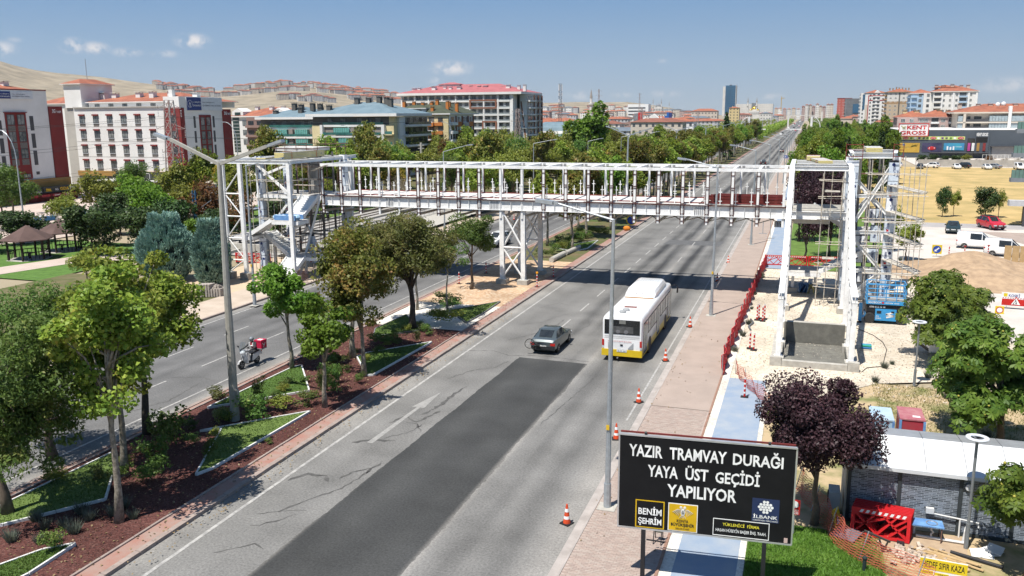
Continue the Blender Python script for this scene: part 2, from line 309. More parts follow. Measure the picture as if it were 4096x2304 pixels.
struct('ground',MB().sheet([(-6000,-300),(6000,-300),(6000,9000),(-6000,9000)],-.06),mat('dry plain',(.36,.30,.21),(.26,.22,.14),sc=.02,ro=.95))
road=rect('road',-21.25,-7.35,5,2600,0,AS1)
road2=rect('road',-42.3,-30.05,5,2600,0,AS2)
def irregular(xa,ya,xb,yb,amp,n,ph):
 out=[]
 for i in range(n+1):
  t=i/n; out.append((xa+(xb-xa)*t+amp*(rnd.uniform(-1,1)+1.3*math.sin(ph+i*.23)+(rnd.random()<.12)*2),ya+(yb-ya)*t))
 return out
pt=MB().sheet(irregular(-17.0,14,-16.45,49.2,.018,160,0)+irregular(-12.0,49.0,-11.95,14,.03,170,2),.004)
link('asphalt_patch',pt.mesh('asphalt_patch',patchm),road)
tb=MB()
for x,y0,y1,wd in [(-13.9,100.5,103.5,4)]: tb.sheet([(x-1.5,99.6),(x+5,99.9),(x+5.2,103.6),(x-1.2,103.3)],.004)
link('asphalt_patch',tb.mesh('asphalt_patch',mat('grey patch',(.12,.12,.118),(.09,.09,.09),sc=1.5,ro=.85)),road)
# painted lines: each dash its own piece
def line(x,y0,y1,wd,parent):
 b=MB(); b.sheet([(x-wd/2,y0),(x+wd/2,y0),(x+wd/2,y1),(x-wd/2,y1)],.008); return link('road_marking',b.mesh('road_marking',linem),parent)
line(-20.15,5,900,.15,road); line(-7.75,40,900,.1,road)
line(-31.28,5,900,.13,road2); line(-41.4,5,900,.13,road2)
for k in range(36):
 y=51.3+k*5.75
 if y<62 and k not in(1,): continue
 line(-16.0,y,y+2.9,.12,road)
 if k%2==0: line(-12.0,y+2,y+5,.1,road)
for k in range(24):
 y=17.4+k*6; line(-34.5,y,y+2.9,.12,road2); line(-38.0,y+.8,y+3.6,.12,road2)
am=MB();
am.add([(-18.75,33.4,.008),(-18.45,33.4,.008),(-18.42,38.6,.008),(-18.62,38.6,.008)],[(0,1,2,3)]).add([(-18.9,38.6,.008),(-18.2,38.6,.008),(-18.4,41.3,.008)],[(0,1,2)])
link('road_arrow',am.mesh('road_arrow',mat('faded arrow paint',(.31,.303,.285),(.235,.23,.217),sc=4,ro=.85)),road)
# sealed cracks: thin wandering ribbons of tar
def crack(pts,wd,parent,z=.006):
 b=MB(); P=[]
 for (x0,y0),(x1,y1) in zip(pts,pts[1:]):
  n=max(2,int(math.hypot(x1-x0,y1-y0)/.25))
  for i in range(n): P.append((x0+(x1-x0)*i/n+rnd.uniform(-.07,.07),y0+(y1-y0)*i/n+rnd.uniform(-.07,.07)))
 P.append(pts[-1]); vs=[]
 for i,(x,y) in enumerate(P):
  a=P[max(i-1,0)];c=P[min(i+1,len(P)-1)]; d=math.hypot(c[0]-a[0],c[1]-a[1]) or 1; nx,ny=-(c[1]-a[1])/d,(c[0]-a[0])/d
  h=wd*.36*rnd.uniform(.3,1.4)*(.3 if i in(0,len(P)-1) else 1); vs+=[(x+nx*h,y+ny*h,z),(x-nx*h,y-ny*h,z)]
 b.add(vs,[(2*i+1,2*i+3,2*i+2,2*i) for i in range(len(P)-1)]); link('crack_seal',b.mesh('crack_seal',crackm),parent)
CR=[([(-18.9,36.0),(-18.6,37.2),(-17.7,36.6),(-17.2,38.5)],.22),([(-18.2,36.4),(-17.5,36.3),(-16.9,35.4)],.16),([(-17.9,37.6),(-17.5,39.5),(-17.6,41.4),(-17.4,42.6)],.3),([(-19.5,33.2),(-18.6,33.8),(-17.6,34.0)],.3),
 ([(-19.9,28.6),(-19.5,29.4),(-18.6,29.5),(-18.2,29.0)],.26),([(-18.4,33.9),(-17.5,35.1),(-17.2,36.6)],.08),([(-18.6,26.0),(-18.0,27.3),(-17.3,28.6),(-17.1,30.5),(-17.0,31.5)],.14),([(-18.9,24.6),(-18.2,25.2),(-17.8,26.0)],.1),
 ([(-17.9,29.4),(-17.6,30.4),(-17.2,30.8),(-17.05,30.2)],.18),([(-19.3,25.5),(-18.5,26.1),(-17.6,26.4)],.08),([(-20.4,49.6),(-18.6,50.1),(-17.2,49.4),(-15.0,49.9),(-12.0,49.5)],.12),([(-19.0,43.5),(-18.3,45.6),(-17.2,46.5),(-16.8,48.2)],.09),
 ([(-18.6,52.8),(-17.5,54.6),(-16.6,56.8),(-16.4,60.0)],.1),([(-19.2,57.3),(-17.9,58.3),(-17.2,60.5),(-16.5,61.8)],.08),([(-14.8,56.0),(-14.2,58.6),(-14.9,60.7)],.07),([(-11.7,38),(-11.3,42),(-10.9,47)],.06),
 ([(-19.4,63),(-18.4,65.2),(-17.6,64.8)],.07),([(-18.8,86),(-18.2,89.0),(-17.7,93)],.07),([(-18.9,22.5),(-18.0,23.6),(-17.4,23.3)],.1)]
for p,wd in CR: crack(p,wd,road)
for p,wd in [([(-32.6,33.5),(-31.9,35.5),(-32.4,38.6)],.1),([(-33.9,47),(-32.4,48.3),(-31.6,50.4)],.08),([(-37.4,30),(-35.4,31.5),(-33,31)],.09),([(-33.5,26.5),(-32.2,27.2),(-31.4,29.4)],.14),([(-34.8,38.9),(-33.0,39.6),(-31.9,39.2)],.08),([(-33.4,54),(-32.6,57),(-33.1,60)],.08)]: crack(p,wd,road2)
# median
rect('median',-29.5,-22.3,5,54,.10,mulchm)
rect('median',-29.5,-22.3,54,62,.10,gravelw)
rect('median',-29.5,-22.3,62,84,.10,grit('dug sandy earth',[(.52,.38,.25),(.44,.29,.18),(.58,.46,.33)],5))
rect('median',-29.5,-22.3,84,1500,.10,mat('median earth',(.15,.11,.06),(.07,.1,.025),sc=.4,ro=.95,bump=.4))
def kerbrow(x0,x1,y0,y1,z1,step,m,parent,name='kerb_stone',gap=.018):
 n=int((y1-y0)/step); me=MB().bx(x0,x1,gap/2,step-gap/2,-.05,z1).mesh(name,m)
 for i in range(n): link(name,me,parent,(rnd.uniform(-.008,.008),y0+i*step,rnd.uniform(-.006,.006)))
def kerb(xo,xi,y1,side):
 k=struct('kerb',MB().bx(min(xo,xi)+.02,max(xo,xi)-.02,5,1500,-.05,.105),kerbred)
 a,b=(xo-.24,xo) if side>0 else (xo,xo+.24)
 kerbrow(a,b,16,y1,.14,.8,kerbm,k)
 c=struct('kerb',MB().bx(a+.005,b-.005,y1+.02,1500,-.05,.14),kerbm);
 a,b=(xi,xi+.1) if side>0 else (xi-.1,xi)
 kerbrow(a,b,16,60,.16,.8,kerbm,k,'edging_stone')
 return k
kerb(-21.25,-22.3,100,1); kerb(-30.05,-29.45,80,-1)
# right pavement, cycle path
rect('gutter',-7.35,-7.0,5,900,.004,mat('pale gutter',(.40,.36,.33),(.3,.27,.245),sc=1.5,ro=.9,bump=.2))
rect('pavement',-6.93,-3.95,42.4,900,.10,pavem)
pv=struct('pavement',MB().sheet([(-6.93,5),(-3.95,5),(-3.95,42.38),(-6.93,42.38)],.085),mat('paving joints',(.40,.33,.29),(.33,.27,.235),sc=2,ro=.95))
struct('kerb',MB().bx(-7.0,-6.93,5,900,-.05,.11),mat('pale gutter',(.4,.36,.33)))
pms=[MB().bx(-.096,.096,-.046,.046,-.02,.0).mesh('paver',m) for m in paveb]
pvs=[MB() for _ in paveb]; npv=0
for j in range(184):
 y=24+j*.1
 for i in range(15):
  x=-6.82+i*.2+(.1 if j%2 else 0)
  if x>-4.03: continue
  k=rnd.randrange(3); z=.1+rnd.uniform(-.003,.003)
  if npv<300 and y<31 and x>-6.7 and y>26.5: link('paver',pms[k],pv,(x,y,z)); npv+=1
  else: pvs[k].bx(x-.096,x+.096,y-.046,y+.046,z-.02,z)
for k,b in enumerate(pvs): tag(b.obj('paver',paveb[k],pv),kind='stuff')
k=struct('kerb',MB().bx(-3.95,-3.85,42,900,-.05,.13),mat('rust kerb',(.3,.18,.13),(.24,.14,.1),sc=2,ro=.9)); kerbrow(-3.95,-3.85,16,42,.13,.6,MATS['rust kerb'],k)
rect('gravel_strip',-3.85,-3.45,5,900,.09,gravelw); rect('cycle_path',-3.45,-1.42,5,48.5,.094,bluem); rect('cycle_path',-3.45,-1.42,86,900,.094,bluem); rect('gravel_strip',-1.42,-1.2,5,47,.09,gravelw)
# right side yard, lawns, lots
rect('lawn',-1.2,3.3,10,30.9,.05,lawnm)
struct('yard',MB().sheet([(3.3,10),(9,10),(40,30),(40,50),(4.5,50),(-.5,44),(-1.2,46),(-1.2,30.9),(3.3,30.9)],.045),dryl)
struct('yard',MB().sheet([(-3.8,86),(-3.8,49),(-1.3,46.5),(-.5,44.5),(4.5,50),(14,54),(26,62),(26,86)],.05),yardm)
struct('yard',MB().sheet([(2.6,29.9),(5.9,29.2),(6.2,31.8),(2.6,31.8)],.052),mat('tan paving',(.4,.3,.2),(.34,.25,.17),sc=4,ro=.9))
rect('lawn',-1.2,9,86.3,150,.04,mat('shaded lawn',(.12,.2,.04),(.08,.13,.025),sc=1,ro=.9,bump=.4,bsc=10))
struct('parking_lot',MB().sheet([(9,86),(80,86),(80,112),(30,128),(9,128)],.045),lotm)
struct('parking_lot',MB().sheet([(10,62),(40,62),(40,86),(10,86)],.055),lotm)
rect('access_road',9,90,124.5,129.5,.05,mat('grey access road',(.36,.34,.33),(.3,.285,.275),sc=.4,ro=.9))
struct('pavement',MB().sheet([(24.5,110),(60,110),(60,121),(21.5,121)],.06),pavem)
rect('dry_field',9,160,129.5,264,.05,dryg)
rect('parking_lot',30,160,264,320,.05,lotm)
# left side
rect('pavement',-46.5,-42.5,5,130,.11,mat('sandy footway',(.48,.40,.32),(.38,.31,.24),sc=.5,ro=.95,bump=.2,bsc=8))
k=struct('kerb',MB().bx(-42.5,-42.3,101,900,-.05,.14),kerbm); kerbrow(-42.5,-42.3,40,101,.14,.8,kerbm,k)
rect('yard',-54,-46.5,60,78,.10,mat('tower sand',(.52,.4,.27),(.45,.35,.25),sc=.6,ro=.95,bump=.3))
rect('lawn',-100,-68,60,82,.05,lawnm); rect('lawn',-90,-66,95,170,.05,MATS['shaded lawn'])
rect('planting_bed',-68,-46.5,20,64,.05,mat('garden soil',(.16,.13,.07),(.09,.1,.035),sc=.6,ro=.95,bump=.4))
struct('path',MB().sheet([(-79,60.5),(-74.5,60.5),(-72.5,69),(-66,74),(-60,72),(-60,74.5),(-68,77.5),(-76,72)],.07),plazam)
struct('plaza',MB().sheet([(-145,78),(-90,78),(-90,140),(-80,185),(-145,185)],.06),plazam)
struct('plaza',MB().sheet([(-145,30),(-100,30),(-92,78),(-145,78)],.06),plazam)
rect('planting_bed',-112,-45.6,150,420,.38,mat('shaded earth and ivy',(.09,.11,.04),(.13,.1,.055),sc=.4,ro=.95,bump=.4))
rect('tramway',-66,-54,78,900,.06,grit('track ballast',[(.3,.29,.27),(.42,.4,.37),(.22,.21,.2)],6))
rail=MATS.get('rail') or mat('rail',(.2,.17,.15),(.14,.11,.09),ro=.5,metal=.6)
for x in (-64.2,-62.7,-58.2,-56.7): struct('rail',MB().bx(x-.04,x+.04,78,500,.06,.2),rail)
for x in (-66.2,-60.6,-53.8): struct('kerb',MB().bx(x-.15,x+.15,78,500,0,.34),concrete)
rect('tram_platform',-53.6,-47.5,84,150,.3,concrete)
# turf beds: each with its own edging boards
turfm=mat('artificial turf',(.072,.132,.022),(.05,.095,.017),sc=1.2,ro=.85,bump=.5,bsc=30)
turfl=mat('pale artificial turf',(.112,.165,.038),(.085,.13,.03),sc=1.2,ro=.85,bump=.5,bsc=30)
edgew=mat('white edging',(.68,.68,.65),(.56,.56,.54),sc=4,ro=.8); edgeg=mat('dark edging',(.18,.18,.18),ro=.8)
TURF=[]
def turf(poly,label,m,em=None):
 cx=sum(p[0] for p in poly)/len(poly); cy=sum(p[1] for p in poly)/len(poly); em=em or edgew
 t=thing('turf_bed',label,'turf bed',(cx,cy,.1),group='turf beds on the median')
 b=MB().prism([(cx+(x-cx)*.985,cy+(y-cy)*.985) for x,y in poly],.1,.17); q=b.obj('turf',m,t); TURF.append((poly,q))
 for i in range(len(poly)):
  (x0,y0),(x1,y1)=poly[i],poly[(i+1)%len(poly)]; d=math.hypot(x1-x0,y1-y0); n=max(1,round(d/2.0))
  for k in range(n):
   p=[(x0+(x1-x0)*q,y0+(y1-y0)*q,.155) for q in ((k+.006)/n,(k+1-.006)/n)]
   MB().bar(p[0],p[1],.08,.11).obj('edging_board',em,t)
turf([(-27.0,31.9),(-23.4,35.95),(-23.5,28.4),(-23.75,27.6),(-26.2,32.5)],'green triangular turf bed with white edging right of the tall concrete lamp post',turfl)
turf([(-28.85,34.8),(-28.7,42.4),(-28.4,43.0),(-25.3,38.9),(-27.2,36.6)],'bright green triangular turf bed behind the foot of the concrete lamp post',turfm)
turf([(-26.1,45.7),(-25.9,46.7),(-23.05,50.4),(-23.3,42.6),(-23.6,42.4)],'pointed turf bed with white edging under the brownish plane trees',turfm)
turf([(-27.5,50.5),(-28.4,52.5),(-28.2,57.1),(-25.1,53.1)],'pale turf bed with dark edging around the thick dark trunk',turfl,edgeg)
turf([(-25.6,59.4),(-22.9,63.6),(-22.75,59.1),(-22.85,56.1)],'farthest turf bed near the bridge pier beside white gravel',turfl,edgeg)
turf([(-29.1,21.5),(-29.0,28.4),(-28.0,27.6),(-25.6,24.5),(-27.6,21.6),(-28.6,20.8)],'large shaded turf bed behind the pale twin trunk of the plane tree',turfl)
turf([(-25.4,18.6),(-24.6,20.6),(-23.85,21.3),(-23.7,19.2),(-24,17)],'turf corner at the lower left edge of the median',turfm)
turf([(-26.8,93),(-23.2,99.5),(-22.9,93),(-24,90.5)],'shaded turf bed behind the bridge among tree trunks',turfl)
# ================= footbridge over the avenue
def bridge():
 t=thing('footbridge','long white steel footbridge frame spanning both roads on a braced pier','footbridge',(-23.4,73.9,0))
 YF,YB=71.2,76.7; X0,X1=-43.5,-1.45; n=22
 for y,s in((YF,-1),(YB,1)):
  g=MB(); g.bx(X0-.1,X1+.5,y-.02,y+.02,6.78,7.62); g.bx(X0-.1,X1+.5,y-.16,y+.16,6.74,6.78); g.bx(X0-.1,X1+.5,y-.16,y+.16,7.62,7.66)
  for k in range(n*2):
   x=X0+k*1.0+.5*(k%2)*0; g.bx(x-.012,x+.012,y-.15,y+.15,6.79,7.61)
  g.obj('girder',white,t)
  MB().bx(X0,X1+.5,y-.19,y-.165,7.6,7.7).obj('deck_edge',brownp,t) if s<0 else None
  MB().bx(X0-.15,X1+.3,y-.11,y+.11,10.42,10.67).obj('top_chord',white,t)
 MB().bx(X0,-8.2,YF+.17,YB-.17,7.64,7.74).obj('deck',mat('pale deck screed',(.62,.6,.57),(.5,.48,.45),sc=1.2,ro=.9),t)
 MB().bx(-8.15,X1+.4,YF+.17,YB-.17,7.6,7.66).obj('deck',concrete,t)
 br=MB()
 for y in(YF+.55,YB-.35): br.bx(X0+1,X1,y-.03,y+.03,7.75,7.83).bx(X0+1,X1,y+.09,y+.12,7.75,7.8)
 br.obj('rail_track',redsteel,t)
 plain=MB().bx(-.09,.09,-.08,.08,6.03,10.66).bx(-.11,.11,-.1,.1,8.9,9.04).mesh('post',white)
 backp=MB().bx(-.085,.085,-.08,.08,7.6,10.42).mesh('post',white)
 clad=MB()
 for s in(-1,1): clad.bx(s*.14-.022,s*.14+.022,-.13,-.02,6.06,10.45)
 for z in(6.3,6.9,7.75,8.95,9.1,10.1): clad.bx(-.15,.15,-.12,-.085,z-.03,z+.03)
 clad=clad.mesh('cladding_rail',brownp)
 bclad=MB().bx(.09,.15,-.06,.05,7.75,10.4).mesh('cladding_rail',brownp)
 cross=MB().bx(-.1,.1,YF+.11,YB-.11,10.40,10.62).mesh('roof_beam',white)
 strut=MB().bx(-.07,.07,YF-.02,YB+.02,6.05,6.22).bx(-.05,.05,YF,YF+.1,6.22,6.74).bx(-.05,.05,YB-.1,YB,6.22,6.74).mesh('deck_strut',mat('grey underside steel',(.42,.41,.37),(.36,.35,.31),ro=.5))
 bolt=MB().bx(-.3,-.07,-.13,-.105,10.47,10.61).mesh('bolt_plate',mat('bolt plate grey',(.2,.2,.2),(.4,.4,.4),sc=20,ro=.5))
 o=tuple(t.location)
 for k in range(n):
  x=X0+k*2.0; L=(x-o[0],YF-o[1],0); B=(x+.25-o[0],YB-o[1],0)
  p=link('post',plain,t,L)
  if k not in(3,4,9,10,21): link('cladding_rail',clad,p)
  p=link('post',backp,t,B)
  if k in(0,1,2,3,5,6,7,8): link('cladding_rail',bclad,p)
  link('roof_beam',cross,t,(x-o[0],-o[1],0)); link('deck_strut',strut,t,(x-o[0],-o[1],0)); [link('bolt_plate',bolt,t,(x+.25+q-o[0],YB-o[1]-.01,0)) for q in(0,.37)]
  if k<n-1:
   for a,b in((YF,YB),(YB,YF)): MB().bar((x+.1,a,6.3),(x+1.9,b,6.3+(.02 if a<b else .08)),.06,.06).obj('wind_brace',MATS['grey underside steel'],t)
 # slim handrail standards with clip arms
 hp=MB().bx(-.028,.028,-.028,.028,0,1.45)
 for z in(.38,1.12): hp.bx(-.14,.14,-.02,.02,z-.03,z+.03)
 hp=hp.mesh('handrail_post',white)
 for k in range(34):
  x=X0+1.2+k*1.235
  link('handrail_post',hp,t,(x-o[0],YF+.32-o[1],7.6)); link('handrail_post',hp,t,(x+.55-o[0],YB-.3-o[1],7.7))
 # bolted splice plates
 sp=MB().bx(-.42,.42,-.03,0,6.82,7.58,0)
 for i in range(5):
  for j in range(7): sp.bx(-.3+i*.15-.04,-.3+i*.15+.04,-.055,-.03,6.9+j*.1-.03,6.9+j*.1+.03,1)
 sp=sp.mesh('splice_plate',[white,MATS['bolt plate grey']])
 for x in(-36.45,-26.05,-18.6,-8.15): link('splice_plate',sp,t,(x-o[0],YF-.02-o[1],0)); MB().bx(x-.7,x+.7,YF-.2,YF+.2,7.665,7.70).obj('splice_cover',white,t)
 # pier
 col=MB().bx(-.2,.2,-.19,-.155,.55,6.74).bx(-.2,.2,.155,.19,.55,6.74).bx(-.03,.03,-.155,.155,.55,6.74).bx(-.26,.26,-.26,.26,.5,.55)
 for s in(-1,1):
  for x in(-.15,0,.15): col.add([(x-.012,s*.19,.55),(x+.012,s*.19,.55),(x+.012,s*.33,.55),(x-.012,s*.33,.55),(x-.012,s*.19,.95),(x+.012,s*.19,.95)],[(0,1,5,4),(0,4,3),(1,2,5),(2,3,4,5)])
 col=col.mesh('pier_column',white); ft=MB().bx(-.48,.48,-.48,.48,-.1,.5).mesh('footing',concrete)
 for x in(-25.45,-23.45):
  for y in(71.4,76.55): link('pier_column',col,t,(x-o[0],y-o[1],0)); link('footing',ft,t,(x-o[0],y-o[1],0))
 for y in(71.3,76.6):
  b=MB
  for za,zb in((3.55,6.5),(.85,3.25)):
   b().tube((-25.3,y,zb),(-23.6,y,za),.085,n=8).obj('pier_brace',white,t); b().tube((-23.6,y+.14,zb),(-25.3,y+.14,za),.085,n=8).obj('pier_brace',white,t)
  b().tube((-25.3,y,3.4),(-23.6,y,3.4),.085).obj('pier_brace',white,t)
 for x in(-25.45,-23.45):
  MB().tube((x,71.6,6.4),(x,76.4,4.2),.07).obj('pier_brace',white,t); MB().tube((x,76.4,6.2),(x,71.6,3.2),.07).obj('pier_brace',white,t)
 # side struts of the left span standing on the tram platform
 for x,y in((-38.6,77),(-41.5,84),(-44.5,80)): pass
 return t
bridge()
# bundle of red frames lying on the right end of the deck
rb=thing('steel_bundle','stack of dark red steel frames lying on the bridge deck','steel bundle',(-5,74.4,7.66))
for j,y in enumerate((73.2,74.1,75.0)):
 for z in(0,.22,.46):
  b=MB().bx(-8.0+.5*j,-1.6,y-.07,y+.07,7.67+z,7.72+z).bx(-8.0+.5*j,-1.6,y-.02,y+.02,7.72+z,7.80+z).bx(-8.0+.5*j,-1.6,y-.07,y+.07,7.8+z,7.84+z)
  for k in range(4): b.bx(-7.3+k*1.7,-7.2+k*1.7,y-.065,y+.065,7.72+z,7.8+z)
  b.obj('steel_frame',redsteel,rb)
# ================= helpers for the towers
def flight(t,p,d,w,z0,z1,n,name='flight'):
 dx,dy=d; L=math.hypot(dx,dy); ux,uy=dx/L,dy/L; nx,ny=-uy,ux
 for k in range(n):
  a=k/n; b=(k+1)/n; z=z0+(z1-z0)*(k+1)/n
  c=[(p[0]+dx*q+nx*m,p[1]+dy*q+ny*m) for q,m in((a,.06),(b,.06),(b,w-.06),(a,w-.06))]
  s=MB().prism(c,z-.04,z); x0,y0=c[0];x1,y1=c[3]; s.bar(((x0+ux*.02),(y0+uy*.02),z-.04-(z1-z0)/n/2),((x1+ux*.02),(y1+uy*.02),z-.04-(z1-z0)/n/2),.02,(z1-z0)/n)
  s.obj('stair_step',white,t)
 for m in(0,w):
  a=(p[0]+nx*m,p[1]+ny*m,z0+.05); b=(p[0]+dx+nx*m,p[1]+dy+ny*m,z1+.05)
  MB().bar(a,b,.07,.36).obj('stringer',white,t)
def landing(t,x0,x1,y0,y1,z):
 b=MB().bx(x0,x1,y0,y1,z-.05,z)
 b.obj('landing',mat('grey landing plate',(.52,.5,.46),(.44,.42,.39),ro=.7),t)
 f=MB()
 for y in(y0,y1): f.bx(x0,x1,y-.05,y+.05,z-.36,z-.06)
 for x in(x0,x1): f.bx(x-.05,x+.05,y0+.05,y1-.05,z-.355,z-.062)
 f.obj('landing_frame',white,t)
filmw=mat('white film',(.78,.8,.82),(.7,.73,.77),sc=3,ro=.3); filmb=mat('printed grey blue film',(.47,.54,.62),(.6,.66,.72),sc=5,ro=.35); navy=mat('navy print',(.015,.03,.14),ro=.5); redp=mat('red print',(.5,.03,.03),ro=.5); blackt=mat('black membrane',(.02,.022,.025),ro=.5)
TXT={}
def txt(s,m,bold=.02):
 k=(s,m.name)
 if k not in TXT:
  me=text_mesh(s,bold); n=len(me.vertices); a=np.empty(n*3,'f'); me.vertices.foreach_get('co',a); a=a.reshape(-1,3); lo,hi=a.min(0),a.max(0); h=hi[1]-lo[1]
  b=np.zeros_like(a); b[:,0]=(a[:,0]-(lo[0]+hi[0])/2)/h; b[:,2]=(a[:,1]-(lo[1]+hi[1])/2)/h; me.vertices.foreach_set('co',b.ravel()); me.materials.clear(); me.materials.append(m); me.update(); TXT[k]=(me,(hi[0]-lo[0])/h)
 return TXT[k]
def wrapped(t,x,y,w,d,z0,z1,seed=0,letters=True):
 r=random.Random(seed); o=t.location; z=z0; k=0
 MB().bx(x+.03,x+w-.03,y+.03,y+d-.03,z0,z1-.02).obj('column_core',blackt,t)
 while z<z1-.3:
  h=min(r.choice((1.25,1.45,1.3)),z1-z); m=filmw if k%3==2 else filmb
  f=MB().bx(x,x+w,y,y+d,z+.02,z+h-.02).obj('film_wrap',m,t); oo=parent_loc(f)
  if letters and h>.8:
   if k%2==0:
    me,asp=txt('Sistem',navy); s=.24
    link('lettering',me,f,(x+w*.3-oo.x,y-.008-oo.y,z+h*.5-oo.z),(0,-PI2,0),(s,s,s)); MB().bx(x+w*.2,x+w*.45,y-.006,y-.003,z+.08,z+.24).obj('red_mark',redp,f)
    MB().lathe([(.0,-.0),(.12,0),(.12,.004),(0,.004)],(x+w*.75,y-.008,z+h*.75),10,axis='y').obj('emblem',navy,f)
   else:
    me,asp=txt('AluTech',navy,.01); s=.17
    link('lettering',me,f,(x+w*.55-oo.x,y-.008-oo.y,z+h*.55-oo.z),(0,-PI2,0),(s,s,s)); me,asp=txt('bond',navy,.005)
    link('lettering',me,f,(x+w*.86-oo.x,y-.008-oo.y,z+h*.4-oo.z),(0,-PI2,0),(s,s,s)); MB().lathe([(.0,-.0),(.13,0),(.13,.004),(0,.004)],(x+w*.45,y-.008,z+h*.88),10,axis='y').obj('emblem',navy,f)
  z+=h; k+=1
PI2=math.pi/2
pole_m=mat('scaffold tube',(.60,.575,.51),(.40,.33,.25),sc=4,ro=.55,metal=.2); plank_m=mat('scaffold plank',(.50,.47,.41),(.38,.35,.3),sc=5,ro=.9); rust_m=mat('rusty scaffold tube',(.13,.06,.045),(.2,.13,.1),sc=5,ro=.7)
def scaffold(label,xs,ys,zt,zs,planks,pm=pole_m,skip=(),lean=.0):
 t=thing('scaffolding',label,'scaffolding',((xs[0]+xs[-1])/2,ys[0],.05))
 for x in xs:
  for y in ys:
   if (x,y) in skip: continue
   z=zt+rnd.uniform(-.5,.4); MB().tube((x+rnd.uniform(-.05,.05),y,.06),(x+lean+rnd.uniform(-.1,.1),y+rnd.uniform(-.1,.1),z),.03,n=6).obj('scaffold_pole',pm,t)
 for z in zs:
  for y in ys: MB().tube((xs[0]-.3,y-.05,z+rnd.uniform(-.05,.05)),(xs[-1]+.25,y-.05,z+rnd.uniform(-.06,.06)),.027,n=6).obj('ledger',pm,t)
  for x in (xs[0],xs[-1]): MB().tube((x+.05,ys[0]-.2,z+.07),(x+.05,ys[-1]+.2,z+.07+rnd.uniform(-.05,.05)),.027,n=6).obj('ledger',pm,t)
 for (x0,y0,z0,x1,y1,z1,wd) in planks:
  MB().bar((x0,y0,z0),(x1,y1,z1),wd,.05).obj('plank',plank_m,t)
 return t
def panel_stack(label,c,L,W,n,rz,strap=True,th=.11):
 t=thing('panel_stack',label,'panel stack',c,rz); foam=mat('yellow foam',(.72,.62,.26),(.62,.52,.2),ro=.8); skin=mat('pale panel skin',(.56,.55,.52),(.48,.47,.45),sc=4,ro=.5); st=mat('orange strap',(.62,.12,.03),ro=.6)
 fm=MB().bx(-W/2+.01,W/2-.01,-L/2,L/2,.012,th-.012).mesh('panel_core',foam); sk=MB().bx(-W/2,W/2,-L/2+.02,L/2-.02,0,.012)
 sk.bx(-W/2,W/2,-L/2+.02,L/2-.02,th-.012,th)
 for k in range(5): sk.bx(-W/2+W*k/4.2,-W/2+W*k/4.2+.06,-L/2+.02,L/2-.02,th,th+.012)
 sk=sk.mesh('wall_panel',skin)
 for k in range(n):
  p=link('wall_panel',sk,t,(rnd.uniform(-.02,.02),0,k*(th+.012))); link('panel_core',fm,p)
 h=n*(th+.012)
 for y in(-L*.32,L*.28) if strap else ():
  MB().bx(-W/2-.02,-W/2-.008,y,y+.07,0,h).bx(W/2+.008,W/2+.02,y,y+.07,0,h).bx(-W/2-.02,W/2+.02,y,y+.07,h+.013,h+.02).obj('strap',st,t,world=False)
 return t
